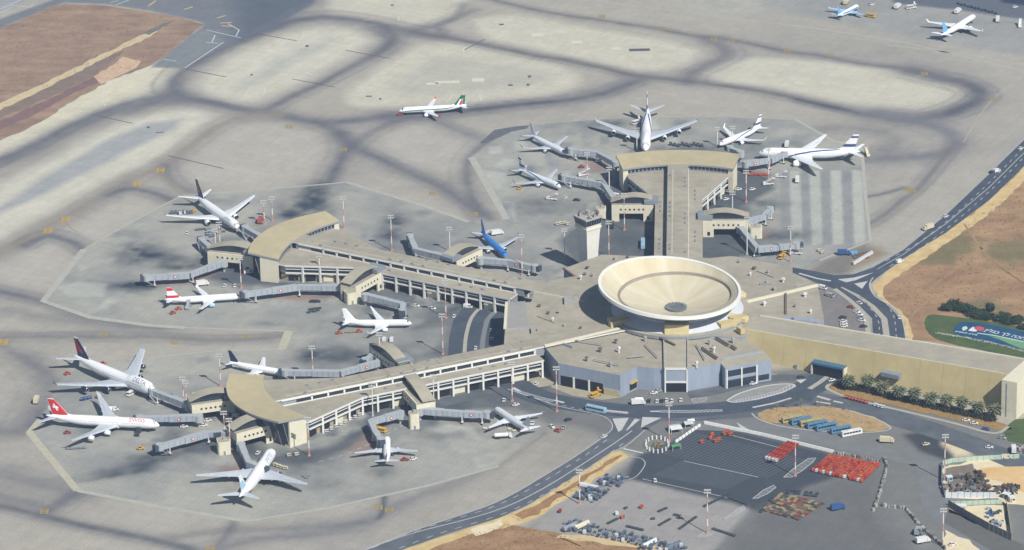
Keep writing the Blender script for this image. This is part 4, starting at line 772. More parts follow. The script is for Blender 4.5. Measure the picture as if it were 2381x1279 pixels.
# ---------------------------------------------------------------- gate pavilions
def pavilion(ip, op, away, label, w=11.0, z=10.4, arch=True, stub=False):
    a, b2 = P(*ip, z), P(*op, z); a.z = b2.z = 0; d = (b2 - a).normalized(); L = (b2 - a).length; n_ = Vector((-d.y, d.x, 0)) * away
    r = thing('gate_pavilion', label, 'gate pavilion', (a + b2) / 2, group='gate pavilions along the concourses', world=True)
    X = lambda u, v, zz=0.0: (a.x + d.x * u + n_.x * v, a.y + d.y * u + n_.y * v, zz)
    def bx(u0, u1, v0, v1, z0, z1, nm, m):
        mb = MB(); mb.prism([X(u0, v0)[:2], X(u1, v0)[:2], X(u1, v1)[:2], X(u0, v1)[:2]], z0, z1, 0, 0, True); return mb.build(nm, m, r)
    for v0, v1 in ((0, .8), (w - .8, w)):
        bx(0, L, v0, v1, 5.2, z, 'wall', M_STONE); bx(L * .82, L, v0, v1, 0, 5.2, 'pier', M_STONE); bx(0, L * .24, v0, v1, 0, 5.2, 'pier', M_STONE)
        if v0 == 0: bx(L * .1, L * .16, -.08, .1, 1.0, 3.4, 'door', M_DARK)
        for k in range(6):
            u = L * (.24 + .54 * k / 5); bx(u - .55, u + .55, v0 - .06 if v0 == 0 else v1 - .1, v0 + .1 if v0 == 0 else v1 + .06, 7.2, 8.3, 'window', M_DARK)
    bx(0, L, .8, w - .8, 5.4, 6.0, 'floor_slab', M_CONC); bx(0, L, .3, w - .3, z - .4, z - .05, 'deck', M_ROOF)
    bx(L - .8, L, .8, w - .8, 6.0, z - .4, 'end_wall', M_STONE)
    if arch:
        NN = 14; za = lambda u: z + .6 + 4.0 * math.sin(math.pi * (.06 + .80 * (1 - u / L)))
        mb = MB(); lo = []; v0, v1 = w * .30, w * .97
        us = [L * (1.02 - 1.14 * k / NN) for k in range(NN + 1)]
        for v_ in (v0, v1): lo.append([X(u, v_, za(min(max(u, 0), L))) for u in us])
        for k in range(NN): mb.face([lo[0][k], lo[1][k], lo[1][k + 1], lo[0][k + 1]]); mb.face([(p[0], p[1], p[2] - .5) for p in (lo[0][k + 1], lo[1][k + 1], lo[1][k], lo[0][k])])
        for rw in lo:
            for k in range(NN): mb.face([rw[k], rw[k + 1], (rw[k + 1][0], rw[k + 1][1], rw[k + 1][2] - .5), (rw[k][0], rw[k][1], rw[k][2] - .5)])
        for k in (0, NN): mb.face([lo[0][k], lo[1][k], (lo[1][k][0], lo[1][k][1], lo[1][k][2] - .5), (lo[0][k][0], lo[0][k][1], lo[0][k][2] - .5)])
        mb.build('arched_roof', M_ROOF2, r)
        for v_ in (v0 + .4, v1 - .3):
            mb = MB(); p_ = [X(u, v_, z - .1) for u in us] ; q_ = [X(u, v_, za(min(max(u, 0), L)) - .5) for u in us]
            for k in range(NN): mb.face([p_[k], p_[k + 1], q_[k + 1], q_[k]])
            mb.build('lens_window', M_GLASS, r)
        bx(-3, L * .22, w * .05, w * .95, z + .4, z + 2.6, 'plant_box', M_METG)
    else: bx(0, L, 0, w, z, z + .8, 'roof', M_ROOFY)
    return r, X, L
pv = {}
pv['DL'] = pavilion((1519, 478), (1422, 478), -1, 'arched gate pavilion with six square windows beside the control tower')
pv['DR'] = pavilion((1634, 514), (1740, 514), 1, 'arched gate pavilion east of the far concourse, above the dark service yard')
pv['UW'] = pavilion((588, 597), (482, 586), -1, 'gate pavilion at the ochre roof end, under the airliner with dark tail')
pv['US'] = pavilion((893, 631), (827, 668), -1, 'gate pavilion behind the plain white airliner, golden arched roof')
pv['UN'] = pavilion((1062, 609), (1122, 580), 1, 'gate pavilion beside the blue airliner, cream wall with square windows')
pv['LW'] = pavilion((546, 930), (446, 944), -1, 'gate pavilion between the two long airliners and the curved roof')
pv['LS'] = pavilion((639, 986), (550, 1010), -1, 'gate pavilion at the nose of the tail-on wide-body airliner')
pv['LE'] = pavilion((908, 872), (968, 940), 1, 'gate pavilion with long golden arch beside the cream round tower')
pv['LN'] = pavilion((958, 838), (898, 795), 1, 'gate pavilion north of the lower concourse, beside two white vans')
# round-cornered stair towers
def stair_tower(x, y, w, h, label, ang=0):
    p = P(x, y); r = thing('stair_tower', label, 'stair tower', p, rad(ang)); mb = MB(); q = []
    for cx_, cy_, a0 in ((w / 2 - 1.2, w / 2 - 1.2, 0), (-w / 2 + 1.2, w / 2 - 1.2, 90), (-w / 2 + 1.2, -w / 2 + 1.2, 180), (w / 2 - 1.2, -w / 2 + 1.2, 270)):
        q += [(cx_ + 1.2 * math.cos(rad(a0 + 22.5 * k)), cy_ + 1.2 * math.sin(rad(a0 + 22.5 * k))) for k in range(5)]
    mb.prism(q, 0, h); mb.build('wall', M_STONE, r); mb = MB(); mb.prism([(a * .86, b_ * .86) for a, b_ in q], h - .2, h + .15); mb.build('roof', M_ROOF2, r); mb = MB(); mb.box((0, -w / 2 - .03, 1.1), (1.1, .16, 2.2)); mb.build('door', M_METG, r)
    mb = MB(); mb.box((.6, .4, h + .7), (1.6, 1.4, 1.1)); mb.build('plant_box', M_CONC, r)
for a in ((521, 1052, 7.0, 7.5, 'cream stair tower at the foot of the tall masts near the tail-on airliner', 10), (816, 703, 6.5, 7.0, 'cream stair tower behind the plain white airliner', 20), (963, 994, 5.5, 9.0, 'tall round cream tower beside the golden arch pavilion', 10), (1757, 550, 7.5, 6.8, 'cream stair tower in the eastern service yard', 0), (1398, 505, 6, 6.5, 'cream stair tower behind the control tower', 0), (462, 937, 6, 5.5, 'low cream stair tower beside the first long jet bridge', 10)):
    stair_tower(*a)

# ---------------------------------------------------------------- long landside building and its end slab
c0, c1 = P(1724, 766, 15), P(2358, 875, 20.5); e0, e1 = P(1768, 735, 15), P(2420, 842, 20.5)
CB = thing('connector_building', 'long yellow stone building sloping away from the hub, road tunnel through it', 'building', ((c0 + e1) / 2).to_2d().to_3d(), world=True)
dirc = (c1 - c0); dirc.z = 0; LC = dirc.length; dirc.normalize(); nc = Vector((dirc.y, -dirc.x, 0))
mb = MB(); mb.prism([c0.to_2d(), c1.to_2d(), e1.to_2d(), e0.to_2d()], 0, [15, 20.5, 20.5, 15], 0, 1); mb.build('roof', [mat('connector_roof', A(174, 167, 150), .9, .07, .15, seams=(12, 4, -27, .05), stain=.09), M_STONEY], CB)
mb = MB(); NB = 24
for k in range(NB):
    f0, f1 = k / NB, (k + 1) / NB; t0, t1 = c0.lerp(c1, f0), c0.lerp(c1, f1); h0, h1 = t0.z, t1.z
    o0, o1 = nc * 4.5, nc * 4.5
    mb.face([(t0.x + o0.x, t0.y + o0.y, 0), (t1.x + o1.x, t1.y + o1.y, 0), (t1.x + nc.x * .4, t1.y + nc.y * .4, h1 + .5), (t0.x + nc.x * .4, t0.y + nc.y * .4, h0 + .5)])
    mb.face([(t0.x + nc.x * .4, t0.y + nc.y * .4, h0 + .5), (t1.x + nc.x * .4, t1.y + nc.y * .4, h1 + .5), (t1.x - nc.x * .6, t1.y - nc.y * .6, h1 + .5), (t0.x - nc.x * .6, t0.y - nc.y * .6, h0 + .5)])
mb.build('wall', M_STONEY, CB)
tq = P(1908, 856), P(1974, 872)
fa = (tq[0] - c0).dot(dirc) ; fb = (tq[1] - c0).dot(dirc)
def onw(s, o): p = c0 + dirc * s + nc * o; return (p.x, p.y)
mb = MB(); mb.prism([onw(fa, 1), onw(fb, 1), onw(fb, 6.2), onw(fa, 6.2)], 0, 6.4); mb.build('tunnel_mouth', M_DARK, CB)
mb = MB(); mb.prism([onw(fa - .8, 1), onw(fb + .8, 1), onw(fb + .8, 7.2), onw(fa - .8, 7.2)], 6.4, 7.6, 0, 0, True); mb.build('tunnel_canopy', mat('blue_canopy', A(70, 112, 140), .5, .1, .4), CB)
for s_ in (fa - 1.2, fb + .4): mb = MB(); mb.prism([onw(s_, 1), onw(s_ + .8, 1), onw(s_ + .8, 6.9), onw(s_, 6.9)], 0, 6.9); mb.build('tunnel_pier', M_STONE, CB)
sp = P(2070, 866, 9); s0 = (sp - c0).dot(dirc)
mb = MB(); mb.prism([onw(s0 - 4, 1.5), onw(s0 + 7, 1.5), onw(s0 + 7, 6.5), onw(s0 - 4, 6.5)], 7.4, 9.8, 0, 0, True); mb.build('bay_window', M_METG, CB)
p = P(2366, 975); mb = MB(); mb.prism([onw(LC - 3, -30), onw(LC + 6, -30), onw(LC + 6, 9.5), onw(LC - 3, 9.5)], 0, 21.6); mb.build('end_slab', M_STONE, CB)
mb = MB(); mb.prism([onw(LC - .4, 9.45), onw(LC + .2, 9.45), onw(LC + .2, 9.62), onw(LC - .4, 9.62)], 0, 20); mb.build('wall_joint', M_METG, CB)
for k in range(1, 12):
    s_ = LC * k / 12; 
    if fa - 6 < s_ < fb + 6: continue
    zt = 15 + 5.5 * k / 12; mb = MB(); mb.face([(*onw(s_ - .12, 4.56), .1), (*onw(s_ + .12, 4.56), .1), (*onw(s_ + .12, .46), zt + .4), (*onw(s_ - .12, .46), zt + .4)]); mb.build('wall_joint', mat('joint_tan', A(184, 168, 124), .9, .1, .4), CB)
for f_ in (.215, .30, .62, .74, .86):
    mb = MB(); s_ = LC * f_; mb.prism([onw(s_, 2), onw(s_ + 1.6, 2), onw(s_ + 1.6, 4.9), onw(s_, 4.9)], 0, 2.6); mb.build('service_door', M_METG, CB)
for f in (.02, .5): mb = MB(); mb.beam(c0.lerp(c1, f) + Vector((0, 0, .7)), c0.lerp(c1, f + .46) + Vector((0, 0, .7)), .5, .3); mb.build('parapet', M_STONE, CB)
mb = MB(); mb.beam(e0 + Vector((0, 0, .3)), e1 + Vector((0, 0, .3)), .8, .6); mb.build('parapet', M_STONE, CB)

# ---------------------------------------------------------------- control tower
tp = P(1369, 634); TW = thing('control_tower', 'cream control tower flaring upward to a glazed cab crowded with aerials', 'control tower', tp, rad(37), world=False)
def rect(wx, wy, z, dx=0): return [(-wx / 2 + dx, -wy / 2, z), (wx / 2 + dx, -wy / 2, z), (wx / 2 + dx, wy / 2, z), (-wx / 2 + dx, wy / 2, z)]
mb = MB(); mb.loft([rect(7.4, 7.4, 0), rect(8.3, 8.3, 14), rect(9.6, 9.6, 25), rect(10.4, 10.4, 29)]); mb.build('shaft', mat('tower_stone', A(232, 230, 220), .8, .05, .4), TW)
mb = MB(); mb.loft([rect(11.2, 11.2, 29), rect(11.4, 11.4, 30.2)]); mb.build('collar', M_WHITE, TW)
mb = MB(); mb.loft([rect(10.6, 10.6, 30.2), rect(10.9, 10.9, 31.6)]); mb.build('parapet', M_STONE, TW)
mb = MB(); mb.loft([rect(10.3, 10.3, 31.6), rect(11.8, 11.8, 35.4)]); cb_ = mb.build('cab_glazing', M_GLASS, TW)
for t in np.linspace(0, 1, 7):
    for face in range(2):
        a = (-5.15 + 10.3 * t, -5.2) if face == 0 else (-5.2, -5.15 + 10.3 * t); b3 = (-5.9 + 11.8 * t, -5.95) if face == 0 else (-5.95, -5.9 + 11.8 * t)
        mb = MB(); mb.tube((a[0], a[1] - (.05 if face == 0 else 0), 31.6), (b3[0], b3[1] - (.05 if face == 0 else 0), 35.4), .12, n=4); mb.build('cab_mullion', M_METG, cb_)
mb = MB(); mb.loft([rect(12.4, 12.4, 35.4), rect(12.4, 12.4, 36.2)]); mb.build('cab_roof', mat('cab_roof', A(178, 177, 170), .8, .1, .5), TW)
rv = random.Random(8)
for k in range(22):
    x, y = rv.uniform(-5, 5), rv.uniform(-5, 5); h = rv.uniform(.8, 2.6); mb = MB(); 
    if k % 4 == 0: mb.tube((x, y, 36.1), (x, y, 36.2 + h), .7, .5, 8); mb.tube((x, y, 36.2 + h), (x + .4, y - .9, 36.6 + h), 1.0, 1.1, 10); nm = 'dish_antenna'
    elif k % 4 == 1: mb.box((x, y, 36.2 + h / 2), (1.6, 1.2, h), rv.random()); nm = 'plant_box'
    else: mb.tube((x, y, 36.1), (x, y, 37.8 + h), .12, n=4); mb.box((x, y, 37.6 + h), (1.0, .15, .15), rv.random() * 3); nm = 'aerial'
    mb.build(nm, M_CONC if k % 3 else M_BROWN, TW)
# ================================================================ aircraft
M_PWHITE = mat('white_aircraft_paint', (.86, .87, .88), .35, .03, .6, spec=.5)
M_PGREY = mat('pale_grey_paint', (.64, .67, .70), .4, .05, .6, spec=.4)
M_PSIL = mat('silver_blue_paint', (.70, .74, .79), .4, .05, .6, spec=.4)
M_WING = mat('wing_grey', (.50, .54, .58), .45, .08, .4, spec=.4)
M_WINGW = mat('wing_white', (.72, .75, .78), .45, .05, .4, spec=.4)
M_COCK = mat('cockpit_glass', (.015, .018, .024), .15, 0, spec=.6)
M_TYRE = mat('tyre', (.02, .02, .022), .9, 0)
M_ENG = mat('engine_lip', (.62, .63, .65), .3, .04, .8, metal=.6)
M_NAVY = mat('navy_paint', (.018, .026, .085), .4, 0); M_RED = mat('red_paint', (.60, .03, .035), .4, .05, .5); M_CRIM = mat('crimson_paint', (.30, .02, .05), .4, 0)
M_BLUE = mat('bright_blue_paint', (.035, .22, .62), .4, .05, .5); M_SKYB = mat('sky_blue_paint', (.16, .42, .72), .4, .05, .5); M_GREEN = mat('deep_green_paint', (.02, .16, .09), .4, 0); M_PURP = mat('dark_violet_paint', (.05, .04, .09), .4, 0)
M_BSTR = mat('blue_stripe_paint', (.05, .08, .22), .4, 0); M_ENGB = mat('engine_blue', (.02, .04, .22), .4, 0); M_GTXT = mat('grey_lettering', (.20, .22, .30), .5, 0); M_LBLUE = mat('pale_blue_paint', (.38, .60, .80), .4, .04, .5)
SPEC = {  # length, span, diameter, centre height, fin top, root chord, tip chord, LE sweep, wing x, engines (y, dia, len), winglet
 '737': (39.5, 34.6, 3.9, 3.3, 12.5, 8.2, 1.7, 29, .335, ((5.2, 2.1, 4.3),), 2.3), '733': (33.4, 28.9, 3.8, 3.2, 11.2, 7.4, 1.7, 28, .33, ((4.9, 1.9, 4.0),), 0),
 '320': (37.6, 34.1, 4.0, 3.5, 11.8, 7.3, 1.7, 28, .33, ((5.8, 2.2, 4.4),), 1.2), '319': (33.8, 34.1, 4.0, 3.5, 11.8, 7.3, 1.7, 28, .32, ((5.8, 2.2, 4.4),), 1.2), '321': (44.5, 34.1, 4.0, 3.5, 11.8, 7.4, 1.7, 28, .35, ((5.8, 2.2, 4.4),), 1.2),
 '757': (51.0, 40.5, 4.0, 4.2, 13.6, 9.6, 2.0, 29, .36, ((6.5, 2.7, 5.6),), 2.6), 'small': (28.0, 27.0, 3.2, 2.8, 10.2, 6.2, 1.6, 25, .34, ((4.4, 1.7, 3.6),), 1.0),
 '777': (63.7, 60.9, 6.2, 5.4, 18.5, 14.5, 2.2, 35, .31, ((9.7, 3.8, 6.6),), 0), '330': (58.8, 60.3, 5.7, 5.0, 17.4, 12.0, 2.4, 33, .325, ((9.4, 3.0, 6.0),), 2.2),
 '340': (63.7, 60.3, 5.7, 5.0, 16.9, 12.0, 2.4, 33, .345, ((9.4, 2.3, 4.8), (19.2, 2.3, 4.8)), 2.2), '747': (70.0, 64.4, 6.5, 5.7, 19.4, 16.0, 4.0, 41, .27, ((11.7, 2.7, 5.4), (20.8, 2.7, 5.4)), 1.9)}
FUS = [(0, .03, -.30), (.008, .26, -.27), (.022, .48, -.20), (.045, .72, -.11), (.075, .90, -.04), (.11, .98, -.01), (.15, 1, 0), (.30, 1, 0), (.45, 1, 0), (.60, 1, 0), (.66, .985, .01), (.74, .88, .10), (.82, .70, .25), (.89, .49, .40), (.95, .29, .52), (.985, .15, .58), (1, .07, .60)]
def airliner(kind, label, nose, tail, group=None, body=None, fin=None, wing=None, eng=None, extras=(), text=None, belly=None, winglet=None):
    L, span, D, hc, ft, cr, ct, sw, wx, engs, wl_ = SPEC[kind]; R = D / 2; body = body or M_PWHITE; wing = wing or M_WINGW; eng = eng or body; fin = fin or body
    pn, pt = P(*nose, hc - .25 * R), P(*tail, hc + .55 * R); d = pn - pt; c = (pn + pt) / 2
    root = thing('airliner', label, 'airliner', (c.x, c.y, 0), math.atan2(d.y, d.x), group)
    X = lambda t: L / 2 - t * L
    hump = lambda t: (.46 * max(0, 1 - ((t - .16) / .16) ** 4) if .02 < t < .32 else 0) if kind == '747' else 0
    def prof(t):
        for (t0, r0, z0), (t1, r1, z1) in zip(FUS[:-1], FUS[1:]):
            if t0 <= t <= t1: f = (t - t0) / (t1 - t0); return r0 + (r1 - r0) * f, z0 + (z1 - z0) * f
        return FUS[-1][1:]
    def surf(t, ang, off=0.0):
        """point on the skin; ang 0 = top, 90 = port (left) side"""
        r, z = prof(t); a = rad(ang); k = math.cos(a); h = hump(t) * r * R * max(0, k) ** .7 if k > 0 else 0
        return Vector((X(t), math.sin(a) * (r * R + off) * (.94 if h > 1 else 1), hc + z * R + k * (r * R + off) + h))
    ts = sorted(set([f[0] for f in FUS] + ([.04, .06, .09, .13, .2, .24, .27, .29, .31, .33] if kind == '747' else []))); NS = 22
    mb = MB(); rings = [[surf(t, 360 * k / NS) for k in range(NS)] for t in ts]; mb.loft(rings)
    if belly:
        for i, f in enumerate(mb.f):
            zc = sum(mb.v[k][2] for k in f) / len(f)
            if zc < hc - .35 * R: mb.m[i] = 1
    mb.build('fuselage', [body] + ([belly] if belly else []), root, smooth=True)
    mb = MB(); xr = X(wx + cr / L * .5); mb.loft([[(xr + a * cr * .62, R * .92 * math.cos(q) * s_, hc - R * .72 + R * .55 * math.sin(q) * s_) for q in [2 * math.pi * k / 10 for k in range(10)]] for a, s_ in ((1, .25), (.7, .9), (0, 1.05), (-.7, .9), (-1, .25))]); mb.build('wing_fairing', belly or body, root, smooth=True)
    tl = math.tan(rad(sw)); half = span / 2; x0 = X(wx)
    def foil(x, y, z, ch, th): return [(x, y, z), (x - .15 * ch, y, z + th * ch * .6), (x - .45 * ch, y, z + th * ch * .55), (x - ch, y, z + .02), (x - ch, y, z - .02), (x - .5 * ch, y, z - th * ch * .35), (x - .12 * ch, y, z - th * ch * .4)]
    for s in (1, -1):
        mb = MB(); yk = half * .36; zk = hc - R * .62
        zz = lambda y: zk + y * .075 + (y / half) ** 2 * half * .028; ck = cr * .56 if kind not in ('747', '777') else cr * .58
        secs = [(0, cr * 1.06, .13), (R * .9, cr * .93, .13), (yk, ck, .115), (half * .7, ck + (ct - ck) * .53, .10), (half, ct, .09)]
        mb.loft([foil(x0 + R * .4 - y * tl, y * s, zz(y), ch, th) for y, ch, th in secs]); w_ = mb.build('wing', wing, root)
        mb = MB()
        for y0, y1 in ((R * 1.15, yk * .97), (yk * 1.03, half * .72)):
            g = lambda y: [q for q in secs if q[0] <= y][-1]; 
            def te(y, k):
                i = max(j for j, q in enumerate(secs) if q[0] <= y); a, b2 = secs[i], secs[min(i + 1, len(secs) - 1)]; f = (y - a[0]) / max(.01, b2[0] - a[0]); ch = a[1] + (b2[1] - a[1]) * f
                return (x0 + R * .4 - y * tl - ch * k, y * s, zz(y) + .03 * ch * (1 - k) * 3 + .06)
            for k0 in (.70,): mb.face([te(y0, k0), te(y1, k0), te(y1, k0 + .035), te(y0, k0 + .035)])
        mb.build('flap_gap', M_GREYF, w_)
        for y in (half * .3, half * .46, half * .62):
            i = max(j for j, q in enumerate(secs) if q[0] <= y); a, b2 = secs[i], secs[i + 1]; f = (y - a[0]) / (b2[0] - a[0]); ch = a[1] + (b2[1] - a[1]) * f; xx = x0 + R * .4 - y * tl - ch
            mb = MB(); mb.tube((xx + ch * .3, y * s, zz(y) - .25), (xx - ch * .12, y * s, zz(y) - .2), .28 * R / 2.2, .08, 6); mb.build('flap_fairing', wing, w_)
        if wl_:
            xt = x0 + R * .4 - half * tl; zt = zz(half)
            mb = MB(); mb.loft([foil(xt, half * s, zt, ct, .09), foil(xt - .45 * wl_, (half + .16 * wl_) * s, zt + .5 * wl_, ct * .75, .08), foil(xt - 1.0 * wl_, (half + .3 * wl_) * s, zt + wl_, ct * .35, .08)]); mb.build('winglet', winglet or wing, w_)
        for y, ed, el in engs:
            xe = x0 + R * .4 - y * tl + el * .42; ze = zz(y) - ed * .62; r = ed / 2
            mb = MB(); pr = [(.0, .86), (-.02, .97), (-.15, 1.06), (-.45, 1.04), (-.72, .86), (-.74, .62), (-1.0, .34), (-1.12, .05)]
            mb.loft([[(xe + a * el, y * s + r * b2 * math.cos(2 * math.pi * k / 16), ze + r * b2 * math.sin(2 * math.pi * k / 16)) for k in range(16)] for a, b2 in pr], caps=False, mis=[1, 0, 0, 0, 2, 2, 2])
            mb.face([(xe - .12 * el, y * s + r * .86 * math.cos(2 * math.pi * k / 16), ze + r * .86 * math.sin(2 * math.pi * k / 16)) for k in range(16)], 3)
            mb.loft([[(xe - a * el, y * s + r * .86 * math.cos(2 * math.pi * k / 16), ze + r * .86 * math.sin(2 * math.pi * k / 16)) for k in range(16)] for a in (0, .12)], caps=False, mi=2)
            e_ = mb.build('engine', [eng, M_ENG, M_METG, M_DARK], root, smooth=True)
            mb = MB(); mb.prism([(xe - el * .2, y * s - .18), (xe - el * .95, y * s - .18), (xe - el * .95, y * s + .18), (xe - el * .2, y * s + .18)], ze + r * .8, zz(y) + .15); mb.build('pylon', body, e_)
        # tailplane
        mb = MB(); hs = span * .185 if kind != '747' else span * .172; cx_ = X(.865); c1 = L * .085 if L > 45 else L * .095
        mb.loft([foil(cx_ - y * math.tan(rad(sw + 4)), y * s, hc + R * .45 + y * .1, ch, .1) for y, ch in ((0, c1 * 1.1), (hs, c1 * .4))]); mb.build('tailplane', wing if fin is body else wing, root)
        # main gear
        mb = MB(); gy = R * 1.35 if L > 45 else R * 1.4; gx = X(wx + cr / L * .82); rr = .6 if L > 55 else .5
        mb.tube((gx, gy * s, rr), (gx, gy * s * .95, hc - R * .5), .16, n=6, mi=1)
        for q in ((-.75, .75) if L > 50 else (0,)):
            for o_ in (-.42, .42): mb.tube((gx + q, gy * s + o_ - .17, rr), (gx + q, gy * s + o_ + .17, rr), rr, n=10)
        mb.build('landing_gear', [M_TYRE, M_METG], root)
    mb = MB(); gx = X(.10); mb.tube((gx, 0, .45), (gx + .2, 0, hc - R * .7), .14, n=6, mi=1)
    for o_ in (-.3, .3): mb.tube((gx, o_ - .13, .42), (gx, o_ + .13, .42), .42, n=10)
    mb.build('landing_gear', [M_TYRE, M_METG], root)
    # fin
    xf = X(.80 if L < 50 else .79); zf = hc + R * .82; hf = ft - zf; cf = L * .165 if L < 50 else L * .15; tf = math.tan(rad(38 if L < 50 else 42))
    def fsec(z, ch, x): return [(x, 0, z), (x - .2 * ch, .05 * ch, z), (x - .5 * ch, .05 * ch, z), (x - ch, .015, z), (x - ch, -.015, z), (x - .5 * ch, -.05 * ch, z), (x - .2 * ch, -.05 * ch, z)]
    fx = lambda h: xf - h * hf * tf * .98; fc = lambda h: cf * (1 - .64 * h)
    mb = MB(); mb.loft([fsec(zf - .6, cf * 1.03, xf + .4)] + [fsec(zf + h * hf, fc(h), fx(h)) for h in (0, .35, .7, 1)]); fo = mb.build('fin', fin, root)
    mb = MB(); mb.loft([fsec(zf - R * .12, cf * .4, xf + cf * .5), fsec(zf + .12 * hf, cf * .3, fx(.12))]); mb.build('fin_root', body, root)
    def finpatch(h0, h1, a0, a1, m, name='fin_mark', b0=None, b1=None, out=.06):
        """flat coloured patch on both faces of the fin, a = share of the chord"""
        b0 = a0 if b0 is None else b0; b1 = a1 if b1 is None else b1; mb = MB()
        for s in (1, -1):
            th = lambda a: .05 if .2 <= a <= .5 else (.05 * a / .2 if a < .2 else .05 + (.015 / cf - .05) * (a - .5) / .5)
            th = lambda a: max(.0, .05 * min(a, .2) / .2 if a < .5 else .05 + (.015 / cf - .05) * (a - .5) / .5)
            NK = 10
            for k in range(NK):
                f0, f1 = k / NK, (k + 1) / NK; q = []
                for h, a in ((h0, a0 + (a1 - a0) * f0), (h0, a0 + (a1 - a0) * f1), (h1, b0 + (b1 - b0) * f1), (h1, b0 + (b1 - b0) * f0)): q.append((fx(h) - a * fc(h), s * (th(a) * fc(h) + out), zf + h * hf))
                mb.face(q[::-1] if s > 0 else q)
        return mb.build(name, m, fo)
    # cockpit windows, cabin window line, doors
    mb = MB()
    th0, th1 = (.030, .052) if L > 50 else (.040, .066)
    if kind == '747': th0, th1 = .034, .052
    for s in (1, -1):
        for a0, a1 in ((3, 24), (26, 44), (46, 60)):
            q = [surf(th0 + .004, a0 * s, .05), surf(th0 + .004, a1 * s, .05), surf(th1, a1 * s * .93, .05), surf(th1, a0 * s, .05)]
            mb.face(q if s > 0 else q[::-1])
    mb.build('cockpit_window', M_COCK, root)
    def ribbon(pts, wdeg, m, name='stripe', sides=(1, -1), off=.05):
        mb = MB()
        for s in sides:
            q = []
            for (t0, a0), (t1, a1) in zip(pts[:-1], pts[1:]):
                for k in range(6): f = k / 6; q.append((t0 + (t1 - t0) * f, a0 + (a1 - a0) * f))
            q.append(pts[-1])
            for (t0, a0), (t1, a1) in zip(q[:-1], q[1:]):
                w0 = wdeg if not callable(wdeg) else wdeg(t0); w1 = wdeg if not callable(wdeg) else wdeg(t1)
                f_ = [surf(t0, s * (a0 - w0), off), surf(t1, s * (a1 - w1), off), surf(t1, s * (a1 + w1), off), surf(t0, s * (a0 + w0), off)]
                mb.face(f_ if s < 0 else f_[::-1])
        return mb.build(name, m, root)
    mb = MB(); nwin = int(L * 1.05); t = .13
    while t < .80:
        if not (abs(t - .33) < .012 or abs(t - .62) < .012):
            for s in (1, -1):
                f_ = [surf(t, s * 70, .04), surf(t + .28 / L, s * 70, .04), surf(t + .28 / L, s * 78, .04), surf(t, s * 78, .04)]; mb.face(f_ if s < 0 else f_[::-1])
        t += .95 / L
    o = mb.build('cabin_windows', mat('cabin_glass', (.12, .13, .16), .3, 0), root); o['kind'] = 'stuff'
    for s in (1, -1):
        for t in (.105, .81):
            mb = MB(); f_ = [surf(t, s * 62, .05), surf(t + 1.0 / L, s * 62, .05), surf(t + 1.0 / L, s * 92, .05), surf(t, s * 92, .05)]; mb.face(f_ if s < 0 else f_[::-1]); mb.build('door', M_PGREY, root)
    def letter(txt, t0, ang, size, m, side=1, font_h=None):
        cu = bpy.data.curves.new('lettering', 'FONT'); cu.body = txt; cu.size = size; ob = bpy.data.objects.new('lettering', cu); COL.objects.link(ob)
        dg = bpy.context.evaluated_depsgraph_get(); me = bpy.data.meshes.new_from_object(ob.evaluated_get(dg)); bpy.data.objects.remove(ob); bpy.data.curves.remove(cu)
        wtxt = max((v.co.x for v in me.vertices), default=1); r_ = R; bm = bmesh.new(); bm.from_mesh(me)
        for k in range(1, 12): bmesh.ops.bisect_plane(bm, geom=bm.verts[:] + bm.edges[:] + bm.faces[:], plane_co=(0, size * k / 14, 0), plane_no=(0, 1, 0))
        bm.to_mesh(me); bm.free()
        for v in me.vertices:
            x = v.co.x if side > 0 else wtxt - v.co.x   # read nose-ward or tail-ward so that it reads forward on both sides
            t = t0 + (x / L if side < 0 else (x) / L); 
            a = ang - math.degrees((v.co.y) / r_); 
            tt = t0 + (v.co.x / L) if side > 0 else t0 + (wtxt - v.co.x) / L
            v.co = surf(min(.95, tt), a * side, .08)
        me.materials.clear(); me.materials.append(m); o = bpy.data.objects.new('lettering', me); COL.objects.link(o); o.parent = root; return o
    for f in extras: f(finpatch, ribbon, surf, root)
    if text: 
        for side in (1, -1): letter(text[0], text[1], text[2], text[3], text[4], side)
    return root
def elal(fp, rb, surf, root):
    fp(.22, .40, -.02, 1.0, M_BSTR, 'fin_stripe', .02, 1.0); fp(.78, .90, -.0, 1.0, M_BSTR, 'fin_stripe')
    rb([(.30, 118), (.40, 80), (.52, 52), (.64, 34), (.74, 24), (.80, 16)], 9, M_BSTR)
def swiss(fp, rb, surf, root):
    fp(.03, .97, .02, .98, M_RED, 'fin_panel', .02, .98, .05); fp(.30, .70, .42, .58, M_PWHITE, 'cross', None, None, .12); fp(.43, .57, .26, .74, M_PWHITE, 'cross', None, None, .14)
def delta(fp, rb, surf, root):
    fp(.0, .48, .0, 1.0, M_NAVY, 'fin_panel'); fp(.48, .97, .0, .45, M_NAVY, 'fin_panel', .02, .5); fp(.25, .92, .3, 1.0, M_CRIM, 'fin_emblem', .5, .98, .1); fp(.3, .7, .25, .62, M_RED, 'fin_emblem', .55, .75, .14)
def austrian(fp, rb, surf, root):
    fp(.70, .98, .0, 1.0, M_RED, 'fin_band'); fp(.02, .26, .0, 1.0, M_RED, 'fin_band')
def alitalia(fp, rb, surf, root):
    fp(-.02, 1.0, .0, .24, M_GREEN, 'fin_band', .0, .30); fp(.62, 1.0, .2, 1.0, M_GREEN, 'fin_band'); fp(.05, .60, .75, 1.0, M_GREEN, 'fin_band', .72, 1.0); fp(.02, .58, .44, .72, M_RED, 'fin_emblem', .5, .68)
    rb([(.05, 96), (.30, 88), (.70, 84), (.78, 66), (.83, 30)], 8, M_GREEN)
def goldtip(fp, rb, surf, root): fp(.3, .7, .3, .7, mat('gold_paint', (.42, .28, .08), .4, 0), 'fin_emblem')
